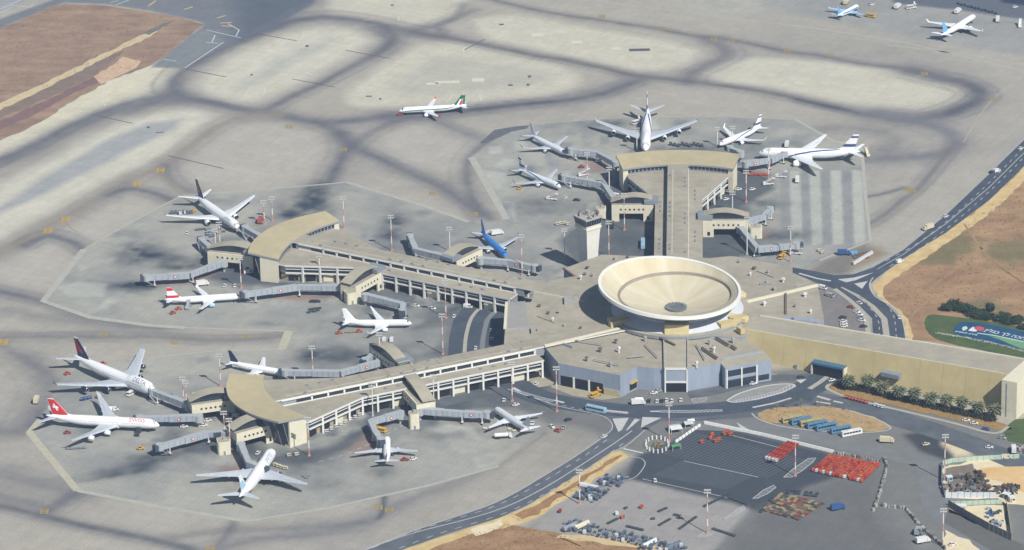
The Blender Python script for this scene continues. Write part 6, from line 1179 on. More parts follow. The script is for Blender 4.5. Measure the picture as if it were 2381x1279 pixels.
V = [('car', 2373, 347, 40, 'white car at the top of the perimeter road'), ('van', 2318, 400, 40, 'white van on the perimeter road, ahead of a small dark car'), ('car', 2306, 402, 40, 'small dark car just behind the white van on the perimeter road', 'd'), ('car', 2199, 505, 40, 'white car on the perimeter road between the van and the box truck'), ('truck', 2158, 534, 216, 'pale box truck on the outer lane of the perimeter road', 'c'), ('van', 2092, 611, 40, 'white van on the sandy-verge side of the perimeter road bend'),
 ('car', 2090, 740, 95, 'white car heading down the slip road beside the brown field'), ('car', 1997, 706, 130, 'white car on the junction exit near the planted median'), ('van', 1913, 672, -38, 'white van by the hub wall, upper one of two'), ('van', 1930, 690, -38, 'white van by the hub wall, lower one of two', 's'), ('car', 1978, 716, -30, 'dark red car alone in the small car park', 'r'),
 ('car', 1960, 740, 5, 'dark car topping the column of white cars in the small car park', 'd'), ('car', 1961, 749, 5, 'first white car under the dark one in the car park column'), ('car', 1962, 755, 5, 'second white car in the car park column'), ('car', 1963, 760.5, 5, 'last white car in the car park column, next to the long building'), ('car', 1992, 727, -30, 'topmost white car of the slanted car park row'), ('car', 1998, 733, -30, 'second white car of the slanted car park row'), ('car', 2002, 740, -25, 'third silver car of the slanted car park row', 's'), ('car', 2004, 747, -20, 'white car ending the slanted car park row'), ('car', 2008, 761, 0, 'black car parked below the slanted car park row', 'd'),
 ('car', 1509, 934, 85, 'dark car first in the forecourt bay row', 'd'), ('car', 1528, 935, 85, 'white car between two dark cars in the forecourt bays'), ('car', 1539, 934, 85, 'dark car between white cars in the forecourt bays', 'd'), ('car', 1550, 932, 85, 'white car at the mast in the forecourt bays'), ('car', 1562, 934, 85, 'white car after the mast in the forecourt bays'), ('car', 1583, 932, 85, 'white car standing apart at the end of the forecourt bays'), ('car', 1751, 894, 12, 'white car by the pale plinth of the glazed block'), ('car', 1520, 916, 10, 'white car near the little loading door'), ('car', 1531, 911, 10, 'silver car just above the white one by the little loading door', 's'), ('car', 1936, 861, 75, 'white car coming out of the road tunnel'), ('car', 1934, 886, 20, 'white car below the tunnel beside the long kerb'),
 ('truck', 1484, 941, 5, 'white box truck parked at the forecourt road edge'), ('bus', 1386, 957, -30, 'pale blue bus turning on the forecourt road', 'lb'), ('loader', 1384, 922, 40, 'yellow loader working at the loading doors', 'y'), ('car', 1404, 1017, 45, 'white car heading down the main road past the junction'), ('car', 1247, 894, 60, 'white car under the end of the lower concourse'), ('car', 1199, 943, 20, 'white car beside the red banded kerb mast'), ('car', 1172, 932, 85, 'white car on the curved service road under the lower concourse'), ('car', 1523, 1119, 95, 'white car alone on the dark lot'),
 ('car', 1283, 994, -60, 'white pick-up beyond the grey airliner tail'), ('tug', 1297, 1004, -40, 'pale red tug beyond the grey airliner tail', 'lr'), ('tug', 1311, 997, 60, 'grey tug beyond the grey airliner tail', 's'), ('car', 1321, 978, 30, 'dark car crossing the service apron by the junction', 'd'), ('fuel', 1170, 1019, 5, 'white tank truck below the grey airliner wing'), ('tug', 1238, 987, 80, 'white tug under the grey airliner tailplane'),
 ('car', 483, 980, 10, 'white car under the pavilion arch, upper of two side by side'), ('car', 473, 991, 10, 'white car under the pavilion arch, lower of two side by side'), ('van', 552, 971, -15, 'white van in shade of the curved roof'), ('car', 428, 994, 5, 'white car under the straight jet bridge'), ('loader', 885, 1004, 150, 'yellow loader above the small tail-on airliner', 'y'), ('tug', 941, 1071, 10, 'red tug at the tail of the small tail-on airliner', 'r'), ('car', 961, 1069, 20, 'white car beside the red tug at the small airliner'), ('car', 600, 1055, 70, 'white car at the shadowed curving jet bridge'), ('van', 984, 928, 115, 'white van leaving the lower concourse undercroft'),
 ('van', 577, 636, 10, 'white van at the dark glass of the ochre roof end'), ('car', 523, 666, 75, 'white car beside another on the dark service road, first of two'), ('car', 546, 666, 85, 'white car near the mast on the dark service road, second of two'), ('van', 719, 650, 20, 'white van below the low gallery columns'), ('van', 760, 650, 0, 'silver van below the low gallery columns', 's'), ('van', 853, 700, 10, 'white van at the foot of the golden arch pavilion pier'), ('car', 728, 703, 5, 'dark tug-like car on the middle stand, first of two', 'd'), ('car', 737, 703, 5, 'dark tug-like car on the middle stand, second of two', 'd'),
 ('car', 967, 713, -20, 'white car by the fenced corner of the middle stand'), ('car', 1005, 719, -20, 'white car near the start of the ramp lanes'), ('van', 1088, 716, -15, 'white van at the top of the ramp lanes'), ('car', 1056, 737, 80, 'white car driving down the first ramp lane'), ('car', 1106, 811, 85, 'white car at the lower end of the ramp by the concourse roof'), ('car', 1144, 790, 85, 'white car in shade beside the glazed block'), ('car', 1142, 770, 85, 'silver car in shade beside the glazed block', 's'),
 ('tug', 789, 776, 10, 'orange tug, lone one at the white airliner tail', 'o'), ('tug', 835, 772, 5, 'orange tug nudging the white airliner wing', 'o'), ('van', 894, 793, 80, 'white van, first of two north of the lower concourse'), ('van', 911, 793, 85, 'white van, second of two north of the lower concourse'),
 ('tug', 448, 493, 20, 'yellow tug under the tail of the violet-tailed wide-body', 'y'), ('car', 436, 543, 80, 'white car on the stand of the violet-tailed wide-body'), ('truck', 606, 517, 80, 'red and cream truck by two masts near the violet-tailed wide-body', 'lr'), ('loader', 526, 528, 130, 'white loader at the door of the violet-tailed wide-body'), ('loader', 493, 544, 10, 'grey loader below the engine of the violet-tailed wide-body', 's'), ('truck', 471, 664, 15, 'tall white truck above the red-banded airliner'), ('tug', 462, 655, 15, 'orange tug behind the tall white truck', 'o'), ('tug', 416, 720, 12, 'orange-red tug beside the red-banded airliner', 'o'), ('tug', 402, 730, 40, 'pale red tug at the tail of the red-banded airliner', 'lr'), ('stairs', 438, 716, 80, 'grey stair truck at the rear of the red-banded airliner', 's'),
 ('truck', 284, 904, 20, 'white truck at the wing root of the crimson-tailed jumbo'), ('loader', 306, 918, 60, 'white loader by the nose of the crimson-tailed jumbo'), ('tug', 230, 925, 20, 'red tug between the two long airliners', 'r'), ('tug', 157, 871, 20, 'dull red tug behind the wing of the crimson-tailed jumbo', 'lr'), ('tug', 240, 848, -20, 'orange tug on the far side of the crimson-tailed jumbo', 'o'), ('truck', 85, 935, 85, 'pale truck alone at the apron edge', 'c'), ('tug', 157, 1008, 10, 'red tug by the far wing of the red-tailed long airliner', 'r'), ('van', 265, 955, 10, 'white van under the far wing of the red-tailed long airliner'), ('stairs', 322, 1010, 80, 'dark stair truck at the nose of the red-tailed long airliner', 'd'), ('tug', 327, 1045, 5, 'yellow tug on the empty stand', 'y'),
 ('stairs', 1357, 409, 15, 'white stair truck at the western mast'), ('tug', 1352, 390, 5, 'red tug behind the white stair truck', 'r'), ('stairs', 1283, 465, -20, 'white stair truck under the silver airliner jet bridge'), ('car', 1314, 461, 60, 'white car beside that stair truck on the western stand'), ('car', 1341, 467, -10, 'dark car on the western stand', 'd'), ('van', 1434, 458, -30, 'white van beside the western arched pavilion roof'), ('van', 1397, 375, 80, 'white van by the curved jet bridge'), ('tug', 1208, 440, 70, 'yellow tug under the wing of the striped silver airliner', 'y'), ('truck', 1156, 546, 18, 'white truck behind the blue airliner'), ('truck', 1423, 528, 85, 'dark truck between pavilion and control tower', 'd'), ('bus', 1495, 572, 88, 'pale blue bus in deep shade of the far concourse', 'lb'),
 ('stairs', 1816, 413, -20, 'white stair truck by the striped apron slabs, upper one'), ('stairs', 1787, 430, 5, 'white stair truck at the eastern red paving, lower one'), ('truck', 1854, 422, 85, 'white box truck on the first pale apron slab'), ('car', 1749, 442, 25, 'white car in the eastern service yard, furthest from the wall'), ('car', 1717, 442, 10, 'white car in the eastern service yard, middle of three'), ('car', 1692, 447, 10, 'silver car hugging the eastern side of the far concourse', 's'), ('car', 1688, 465, 30, 'white car at the eastern concourse columns'), ('stairs', 1852, 591, -20, 'white stair truck near the hub roof corner mast'), ('loader', 1819, 600, 60, 'yellow loader against the hub roof edge', 'y'), ('truck', 1962, 593, -5, 'blue truck among the stored equipment', 'b'),
 ('loader', 1480, 288, 40, 'white loader at the flank of the head-on jumbo'), ('truck', 1830, 340, 80, 'white truck behind the fuselage of the blue-striped long airliner'), ('loader', 1957, 366, 88, 'cream loader under the tail of the blue-striped long airliner', 'c'), ('stairs', 2016, 362, 100, 'cream stair truck behind the tail of the blue-striped long airliner', 'c'), ('tug', 930, 268.5, 175, 'red and white tug pulling the taxiing airliner', 'lr'),
 ('truck', 2227, 30, 60, 'white truck at the nose of the sky-blue-tailed airliner'), ('truck', 2320, 49, 80, 'white truck on the far dark stand'), ('stairs', 2372, 62, 80, 'white stair truck at the edge of the far dark stand'), ('truck', 2087, 19, 60, 'white truck between the two far airliners'), ('loader', 2118, 20, 20, 'white loader between the two far airliners'), ('truck', 1967, 9, 70, 'pale truck behind the little blue-flanked airliner', 'c'), ('loader', 2024, 40, -30, 'yellow loader at the wing of the little blue-flanked airliner', 'y'), ('car', 2027, 12, 30, 'white car beyond the little blue-flanked airliner'), ('car', 2360, 18, 20, 'white car near the dark building at the far corner'),
 ('truck', 2062, 1029, -10, 'white and yellow truck on the plaza by the bus rank', 'c'), ('car', 2153, 1035, 20, 'cream car on the dark triangle of asphalt', 'c'), ('car', 2246, 979, -15, 'white car at the kerb of the palm bed, first of two'), ('car', 2265, 986, -15, 'white car at the kerb of the palm bed, second of two'), ('car', 2292, 1000, -20, 'dark blue car below the palm bed', 'b'), ('car', 2330, 1020, -25, 'silver car beside the green corner lawn', 's'), ('car', 2300, 1042, -10, 'white car on the plaza beyond the sand patch'), ('truck', 2357, 1050, 85, 'white truck at the plaza edge beside rubble'), ('van', 2340, 1066, 5, 'cream van at the building site fence', 'c'), ('truck', 1948, 1185, 20, 'blue truck alone on the southern asphalt', 'b'), ('car', 1862, 879, 20, 'dark car in the planted corner by the tunnel', 'd'), ('car', 2215, 1268, 20, 'white car at the bottom fence'), ('truck', 2135, 1240, 70, 'grey truck against the rubble wall', 's'), ('truck', 2146, 1262, 20, 'white truck by the rubble wall end')]
for v in V: veh(*v)
for (x, y, c, lab) in ((1842, 980, 'y', 'olive yellow bus, first in the rank by the planted island'), (1863, 984, 'b', 'blue bus wedged between the two olive yellow buses'), (1884, 988, 'y', 'olive yellow bus, third in the rank'), (1900, 993, 'b', 'blue bus, fourth in the rank, after the second yellow one'), (1921, 998, 'b', 'blue bus, fifth in the rank'), (1955, 1005, 'b', 'blue bus next to the white bus'), (1980, 1012, 'w', 'white bus with dark windows ending the rank')):
    VC['y2'] = mat('bus_olive', (.42, .36, .16), .4, .1, .6); VC['b2'] = mat('bus_blue', (.10, .23, .35), .4, .1, .6)
    veh('bus', x, y, 22, lab, {'y': 'y2', 'b': 'b2', 'w': 'w'}[c], 'buses ranked beside the planted island')
# ================================================================ stored carts, dollies, containers
M_CRED = mat('cart_red', A(198, 84, 58), .6, .15, .8); M_CORG = mat('cart_orange', A(208, 104, 64), .6, .15, .8); M_CDRED = mat('cart_dark_red', A(168, 48, 40), .6, .15, .8); M_RUST = mat('rusty_steel', A(134, 112, 92), .8, .3, 1.2); M_TAN = mat('tan_deck', A(166, 152, 112), .8, .2, 1.2); M_GALV = mat('galvanised', A(150, 158, 166), .5, .2, .8, metal=.2); M_ULD = mat('container_grey', A(104, 116, 130), .6, .2, .5); M_ULDW = mat('container_white', A(214, 218, 220), .5, .1, .5); M_DSTEEL = mat('dark_steel', A(78, 86, 92), .7, .25, 1)
R_ = random.Random(21)
def cart_mesh(kind):
    mb = MB()
    if kind == 'cart':
        mb.box((0, 0, .55), (2.3, 1.3, .16)); mb.box((-1.08, 0, 1.15), (.1, 1.3, 1.1)); mb.box((1.08, 0, 1.15), (.1, 1.3, 1.1)); mb.box((0, 0, 1.72), (2.3, 1.3, .07))
        mb.tube((1.2, 0, .5), (1.75, 0, .45), .05, n=4)
    elif kind == 'dolly':
        mb.box((0, 0, .5), (2.3, 1.4, .14))
        for k in range(4): mb.box((-.85 + .57 * k, 0, .61), (.14, 1.3, .1))
        mb.box((0, .66, .7), (2.2, .06, .3)); mb.tube((1.2, 0, .48), (1.9, 0, .4), .05, n=4)
    elif kind == 'uld':
        mb.loft([[(-.75, -.75, .5), (.75, -.75, .5), (.75, .75, .5), (-.75, .75, .5)], [(-1.0, -.75, 1.0), (.75, -.75, 1.0), (.75, .75, 1.0), (-1.0, .75, 1.0)], [(-1.0, -.75, 2.1), (.75, -.75, 2.1), (.75, .75, 2.1), (-1.0, .75, 2.1)]]); mb.box((0, 0, .42), (2.2, 1.5, .12))
    for x in (-.8, .8):
        for s in (.5, -.5): mb.tube((x, s - .07, .2), (x, s + .07, .2), .2, n=6, mi=1)
    return mb
PROT = {}
def cart(kind, name, x, y, ang, label, cat, group, m):
    p = P(x, y) if not isinstance(x, Vector) else x; p = p.copy(); p.z = .12
    if kind not in PROT:
        o = cart_mesh(kind).build(name, [M_CRED, M_TYRE]); PROT[kind] = o
    else: o = PROT[kind].copy(); COL.objects.link(o)
    o.name = name
    o.material_slots[0].link = 'OBJECT'; o.material_slots[0].material = m; o.location = p; o.rotation_euler = (0, 0, ang + R_.uniform(-.07, .07)); tag(o, label, cat, group); return o
def field(c4, nu, nv, fn, skip=0.0, jit=.12):
    q = [P(*c) for c in c4]
    for i in range(nu):
        for j in range(nv):
            if R_.random() < skip: continue
            u = (i + .5) / nu; v = (j + .5) / nv; a = q[0].lerp(q[1], u); b2 = q[3].lerp(q[2], u); p = a.lerp(b2, v)
            p = p + Vector((R_.uniform(-jit, jit), R_.uniform(-jit, jit), 0)); fn(p, math.atan2((q[1] - q[0]).y, (q[1] - q[0]).x), i, j)
def redcart(p, an, i, j):
    if (i, j) in ((2, 1), (13, 6), (12, 3), (1, 12)):
        cart('cart', 'baggage_cart', p, 0, an, {(2, 1): 'yellow cart on the short edge of the big red cart field', (13, 6): 'yellow cart deep in the far end of the big red cart field', (12, 3): 'yellow cart in the middle of the big red cart field', (1, 12): 'yellow cart at the front corner of the big red cart field'}[(i, j)], 'cart', 'carts in the big red field', M_YEL); return
    c = R_.random()
    if i == 0 and j % 2 and R_.random() < .8: cart('cart', 'baggage_cart', p, 0, an, 'white cart along the front edge of the big red cart field', 'cart', 'white carts edging the red field', M_ULDW); return
    if c > .93: cart('cart', 'baggage_cart', p, 0, an, 'faded pinkish cart in the big packed field', 'cart', 'carts in the big red field', mat('cart_faded', A(190, 120, 104), .7, .2, .8)); return
    if c < .16: cart('cart', 'baggage_cart', p, 0, an, 'dark red cart standing among the big field of red carts', 'cart', 'carts in the big red field', M_CDRED)
    elif c < .5: cart('cart', 'baggage_cart', p, 0, an, 'orange-red cart in the big packed field', 'cart', 'carts in the big red field', M_CORG)
    else: cart('cart', 'baggage_cart', p, 0, an, 'red cart in the big packed field', 'cart', 'carts in the big red field', M_CRED)
field([(2006, 1124), (2047, 1083), (1927, 1062), (1886, 1097)], 12, 15, redcart, .06, .14)
field([(1777, 1069), (1830, 1032), (1857, 1039), (1807, 1077)], 13, 4, lambda p, an, i, j: cart('cart', 'baggage_cart', p, 0, an, 'red cart in the narrow block beside the banded mast' if i else 'white cart at the front of the narrow red block', 'cart', 'carts in the narrow red block' if i else 'white carts before the narrow red block', M_CDRED if i % 3 == 0 and i else (M_CRED if i else M_ULDW)))
for x, y, an in ((1632, 1031, .4), (1652, 1022, 1.2), (1656, 1014, 1.2), (1672, 1025, .5), (1684, 1012, .6), (1699, 1014, .1), (1664, 1029, .6), (1690, 1006, .9)): cart('cart', 'baggage_cart', x, y, an, 'orange cart scattered loose on the dark lot', 'cart', 'loose orange carts on the dark lot', M_CORG)
field([(1858, 1211), (1918, 1172), (1815, 1148), (1770, 1188)], 11, 13, lambda p, an, i, j: cart('dolly', 'old_dolly', p, 0, an, 'red-painted dolly among the rusty ones' if (i + 2 * j) % 17 == 3 else 'rusty old dolly in the brownish field', 'dolly', 'red dollies among the rusty field' if (i + 2 * j) % 17 == 3 else 'rusty dollies in the brownish field', M_CDRED if (i + 2 * j) % 17 == 3 else R_.choice((M_RUST, M_TAN, M_TAN, M_DSTEEL, M_RUST, mat('dull_brown', A(118, 98, 84), .9, .3, 1))), ), .16, .3)
field([(1828, 1148), (1832, 1138), (1908, 1146), (1900, 1158)], 2, 9, lambda p, an, i, j: cart('dolly', 'old_dolly', p, 0, an, 'dark grey dolly behind the rusty field', 'dolly', 'dark dollies behind the rusty field', M_DSTEEL), .15, .3)
field([(1762, 1192), (1800, 1146), (1810, 1148), (1772, 1196)], 10, 1, lambda p, an, i, j: cart('dolly', 'old_dolly', p, 0, an, 'dark dolly lining the edge of the rusty field', 'dolly', 'dark dollies lining the rusty field', M_DSTEEL), .2, .4)
def grey(grp, lab):
    def f(p, an, i, j):
        c = R_.random()
        if c < .09: cart('uld', 'cargo_container', p, 0, an + R_.uniform(-.08, .08), 'white cargo container ' + lab, 'container', 'white containers ' + grp, M_ULDW)
        elif c < .5: cart('uld', 'cargo_container', p, 0, an + R_.uniform(-.08, .08), 'grey cargo container ' + lab, 'container', 'grey containers ' + grp, M_ULD)
        else: cart('dolly', 'cargo_dolly', p, 0, an + R_.uniform(-.2, .2), 'steel dolly parked ' + lab, 'dolly', 'steel dollies ' + grp, M_GALV if c < .8 else M_DSTEEL)
    return f
field([(1385, 1128), (1408, 1103), (1466, 1110), (1440, 1135)], 5, 7, grey('by the verge tip', 'by the verge tip'), .12, .4); field([(1332, 1160), (1362, 1128), (1420, 1140), (1385, 1172)], 6, 8, grey('at the banded mast', 'at the banded mast'), .12, .5)
field([(1300, 1232), (1316, 1208), (1500, 1250), (1486, 1270)], 4, 18, grey('along the soil edge', 'along the soil edge'), .18, .6); field([(1480, 1278), (1500, 1252), (1600, 1274), (1590, 1292)], 4, 9, grey('at the bottom corner', 'at the bottom corner'), .15, .6)
for k, (x, y, n_, ux, uy) in enumerate(((1455, 1183, 1, 6, -2), (1534, 1190, 3, 7, -3), (1570, 1199, 2, 8, 2), (1535, 1222, 4, 7, -4), (1582, 1230, 6, 7, -5), (1640, 1178, 8, 8, -4), (1660, 1232, 6, 9, 3), (1416, 1218, 4, 6, -3), (1460, 1226, 5, 8, 2), (1700, 1160, 5, 8, 3), (1518, 1208, 1, 5, 0))):
    for i in range(n_): cart('dolly', 'cargo_dolly', x + ux * i, y + uy * i, math.atan2(-uy / .41, ux), 'empty dolly in a short line on the worn paving', 'dolly', 'dollies in lines on the worn paving', M_DSTEEL)
for x, y, an, m, l in ((1447, 1206, .6, M_CORG, 'bright orange cart alone among dollies on the worn paving'), (1491, 1182, 1.0, M_CRED, 'single red cart on the worn paving'), (1302, 1192, 1.3, M_CDRED, 'dark red cart near the soil edge lot corner')): cart('cart', 'baggage_cart', x, y, an, l, 'cart', None, m) if False else cart('cart', 'baggage_cart', x, y, an, l, 'cart', 'single carts on the worn paving', m)
cart('uld', 'cargo_container', 1434, 1198, .4, 'white container next to the bright orange cart', 'container', 'single carts on the worn paving', M_ULDW)
# long trailers in the bottom store
def trailer(x, y, an, label, m):
    r = thing('covered_trailer', label, 'trailer', P(x, y), an, 'covered trailers in the store'); mb = MB(); mb.loft([[(xx, w * math.cos(t), 1.0 + 1.9 * math.sin(t)) for t in [math.pi * k / 6 for k in range(7)]] for xx, w in ((-5, 1.3), (5, 1.3))]); mb.build('cover', m, r); mb = MB(); mb.box((0, 0, .8), (10.4, 2.5, .35)); mb.build('bed', M_DSTEEL, r); wheels(r, (-3.5, 3.5), 1.2, .4)
for a in ((1352, 1227, .75, 'long cream covered trailer at the soil edge', M_CREAM), (1510, 1269, .8, 'long pale covered trailer at the bottom corner', M_ULDW), (1566, 1275, .8, 'grey covered trailer beside the pale one', M_ULD), (1370, 1136, -.5, 'white covered trailer beside the banded mast', M_ULDW), (1325, 1230, .8, 'short grey covered trailer beside the cream one', M_GALV)): trailer(*a)
# loose luggage dollies on the stands
def dline(pts, label, m, kind='dolly', name='cargo_dolly', cat='dolly', grp=None):
    for x, y, an in pts: cart(kind, name, x, y, an, label, cat, grp or label[:40], m)
dline([(178 + 9 * k, 1044 - .5 * k, 0) for k in range(3)] + [(158, 1045, 0), (168, 1045, 0)], 'grey dolly in a line below the red-tailed long airliner', M_GALV); dline([(192, 932, .2), (200, 930, .2), (209, 928, .2)], 'blue-covered cart between the two long airliners', M_CARB, 'cart', 'baggage_cart', 'cart')
dline([(718 + 7 * k, 728 - 2 * (k % 2) - k, .3) for k in range(4)] + [(722 + 7 * k, 721 - k, .3) for k in range(4)], 'dolly in a loose cluster on the middle stand', M_DSTEEL); dline([(806, 774, .1), (815, 774, 0), (823, 773, 0)], 'low dolly between the two orange tugs', M_TAN)
dline([(640, 1084, -.4), (648, 1087, -.4), (656, 1090, -.4), (664, 1092, -.3)], 'cart at the nose of the tail-on wide-body', M_CREAM, 'cart', 'baggage_cart', 'cart'); dline([(707, 1108, .2), (715, 1107, .2), (712, 1112, .2)], 'blue-grey dolly on the stand east of the tail-on wide-body', M_GALV); dline([(672, 1062, .3), (690, 1060, .3)], 'small pale cart on the shaded service road', M_CREAM, 'cart', 'baggage_cart', 'cart')
dline([(458 + 8 * k, 536 - (k % 3), .1) for k in range(5)] + [(482, 548, .2), (490, 552, .2), (498, 550, .2), (520, 540, .2), (510, 534, .2)], 'dolly under the engine of the violet-tailed wide-body', M_ULD); dline([(590 + 6 * k, 542 + 3 * k, -.6) for k in range(5)], 'reddish cart beside the dark jet bridge', M_CDRED, 'cart', 'baggage_cart', 'cart'); dline([(400 + 9 * k, 498 - k % 2, 0) for k in range(6)], 'cart under the far wing of the violet-tailed wide-body', M_ULD, 'uld', 'cargo_container', 'container')
dline([(420, 500, 0), (432, 498, 0)], 'white container near the yellow tug', M_ULDW, 'uld', 'cargo_container', 'container')
dline([(1296, 524, .2), (1304, 522, .2), (1313, 521, .3), (1320, 524, .3)], 'cream cart on the stand beside the control tower', M_CREAM, 'cart', 'baggage_cart', 'cart'); dline([(1745 + 6 * k, 408 - (k % 2) * 2, .1) for k in range(7)], 'pinkish cart along the blue-striped airliner bridge', M_CRED, 'dolly'); dline([(1560 + 9 * k, 338 + 2 * (k % 3), .2) for k in range(9)], 'dark cart behind the crescent roof', M_DSTEEL, 'uld', 'cargo_container', 'container')
dline([(1986 + 5 * k, 616 - 3 * k, .6) for k in range(9)], 'white block in the row beside the perimeter road fork', M_ULDW, 'uld', 'white_block', 'block'); dline([(1985 + 8 * (k % 5) + 4 * (k // 5), 596 + 5 * (k // 5) - 2 * (k % 5), .5) for k in range(14)], 'orange-brown pallet in the equipment store by the road fork', M_RUST); dline([(1975 + 8 * k, 592 + k % 2, 0) for k in range(3)], 'teal container beside the blue truck', M_SKYB, 'uld', 'cargo_container', 'container')
dline([(1905, 585, .2), (1912, 590, .2)], 'pale cart on the last pale apron slab', M_CREAM, 'cart', 'baggage_cart', 'cart'); dline([(1455 + 5 * k, 985 - 3 * k, .9) for k in range(0)], 'x', M_GALV)
dline([(1968 + 7.5 * k, 927 + 2.0 * k, -.25) for k in range(7)], 'dull red cart in the train along the palm bed road', M_CDRED, 'cart', 'baggage_cart', 'cart'); dline([(2036, 945, -.25), (2045, 948, -.25), (2053, 950, -.25)], 'white cart at the head of the dull red train', M_ULDW, 'cart', 'baggage_cart', 'cart')
dline([(1128 + 8 * k, 998 + 3 * (k % 2), .3) for k in range(3)] + [(1186, 1000, .4), (1196, 1004, .4)], 'small cart under the grey airliner', M_CREAM, 'dolly'); dline([(1085, 975 - k, .2) for k in range(1)], 'silver cart under the straight pale jet bridge', M_GALV, 'cart', 'baggage_cart', 'cart')
dline([(610 + 7 * k, 660 - 1 * k, .1) for k in range(0)], 'x', M_GALV); dline([(690 + 9 * k, 652 + (k % 2), .1) for k in range(9)], 'pale cart in the open bays of the upper concourse', M_CREAM, 'cart', 'baggage_cart', 'cart'); dline([(900 + 12 * k, 698 + 3 * k, -.2) for k in range(5)], 'dark cart in the open bays beside the ramp', M_GALV, 'cart', 'baggage_cart', 'cart')
dline([(760 + 11 * k, 1006 - 5.5 * k, .35) for k in range(8)], 'pale cart in the open bays of the lower concourse', M_ULDW, 'cart', 'baggage_cart', 'cart')
# parking store top corner
dline([(2230 + 8 * k, 10 + 2 * k + (k % 2), .9) for k in range(12)], 'pale parked vehicle in the dense row at the far dark corner', M_ULD, 'uld', 'parked_trailer', 'trailer')

# ================================================================ barriers, walls, fences
def block_line(a, b2, n, name, label, cat, group, size, m, gap=1.0):
    p, q = P(*a), P(*b2); d = (q - p); an = math.atan2(d.y, d.x); first = None
    for k in range(n):
        c = p.lerp(q, (k + .5) / n)
        if first is None:
            mb = MB(); mb.loft([[(x, -size[1] / 2, 0), (x, size[1] / 2, 0), (x, size[1] / 4, size[2]), (x, -size[1] / 4, size[2])] for x in (-size[0] / 2, size[0] / 2)]); o = mb.build(name, m); first = o
        else: o = first.copy(); COL.objects.link(o)
        o.location = (c.x, c.y, .1); o.rotation_euler = (0, 0, an + R_.uniform(-.04, .04)); tag(o, label, cat, group)
M_BARR = mat('barrier_white', A(236, 236, 230), .6, .06, .8)
block_line((1638, 985), (1770, 1012), 12, 'barrier', 'white barrier block between dark lot and bus plaza', 'barrier', 'white barriers along the dark lot', (2.9, 1.3, 1.5), M_BARR); block_line((1770, 1012), (1938, 1053), 16, 'barrier', 'white barrier block between dark lot and bus plaza', 'barrier', 'white barriers along the dark lot', (2.9, 1.3, 1.5), M_BARR)
block_line((1628, 990), (1570, 1030), 8, 'barrier', 'white barrier block on the western edge of the dark lot', 'barrier', 'white barriers west of the dark lot', (2.6, 1.2, 1.3), M_BARR)
for k in range(16):
    t = 2 * math.pi * k / 16; c = P(1528, 1037); mb = MB(); x, y = c.x + 6.2 * math.cos(t), c.y + 9 * math.sin(t); mb.tube((x, y, 0), (x, y, 2.2), .45, .4, 8); mb.build('white_post', M_BARR); bpy.data.objects[-1] if False else None
for o in [o for o in COL.objects if o.name.startswith('white_post')]: tag(o, 'white post in the ring beside the dark lot entrance', 'post', 'ring of white posts')
# tents / shelters at the dark lot corner
def shelter(x, y, w, d, h, an, label, m):
    r = thing('shelter', label, 'shelter', P(x, y), an); mb = MB(); mb.loft([[(-w / 2, -d / 2, h), (-w / 2, 0, h + .9), (-w / 2, d / 2, h)], [(w / 2, -d / 2, h), (w / 2, 0, h + .9), (w / 2, d / 2, h)]], closed=True); mb.build('roof', m, r)
    for sx_ in (-1, 1):
        for sy in (-1, 1): mb = MB(); mb.tube((sx_ * (w / 2 - .2), sy * (d / 2 - .2), 0), (sx_ * (w / 2 - .2), sy * (d / 2 - .2), h), .1, n=5); mb.build('post', M_WHITE, r)
    mb = MB(); mb.box((0, d / 2 - .3, h / 2), (w * .96, .15, h)); mb.build('wall', M_METG, r)
shelter(1570, 1003, 6.5, 7, 2.6, .25, 'pale flat-topped shelter beside the forecourt mast', mat('shelter_white', A(218, 222, 220), .6, .05, .4)); shelter(1600, 992, 5, 5, 2.4, .3, 'smaller pale shelter behind the flat-topped one', mat('shelter_grey', A(196, 202, 200), .6, .08, .4)); shelter(1606, 986, 4, 3, 2.2, .3, 'smallest pale shelter nearest the junction', MATS['shelter_white']); shelter(1571, 1045, 5.5, 3, 2.3, .5, 'low green shelter at the dark lot edge', mat('shelter_green', A(70, 140, 90), .7, .1, .4))
shelter(1486, 939, 4.5, 4, 3, 0, 'white guard hut with two dark windows by the forecourt road', M_BARR)
# rough walls of stone around the lots
def rough_wall(px, label, per=1.5, h=1.6, m=None):
    q = [P(a, b) for a, b in px]; r = thing('rubble_wall', label, 'wall', q[0], world=True); ms = [mat('stone_pale', A(176, 172, 164), .9, .15, .6), mat('stone_grey', A(140, 140, 136), .9, .15, .6), mat('stone_dark', A(100, 100, 98), .9, .15, .6)]
    for a, b2 in zip(q[:-1], q[1:]):
        n_ = max(1, int((b2 - a).length / per))
        for k in range(n_):
            c = a.lerp(b2, (k + .5) / n_); w = R_.uniform(1.0, 2.0); mb = MB(); hh = h * R_.uniform(.6, 1.2); an = R_.random() * 3; ca = math.cos(an)
            pts = [(c.x + w * R_.uniform(.45, .75) * math.cos(t + an), c.y + w * R_.uniform(.45, .75) * math.sin(t + an)) for t in (0, 1.1, 2.2, 3.3, 4.3, 5.3)]
            mb.loft([[(x, y, 0) for x, y in pts], [(c.x + (x - c.x) * .75, c.y + (y - c.y) * .75, hh) for x, y in pts]]); mb.build('stone', ms[R_.choice((0, 0, 1, 1, 2))], r)
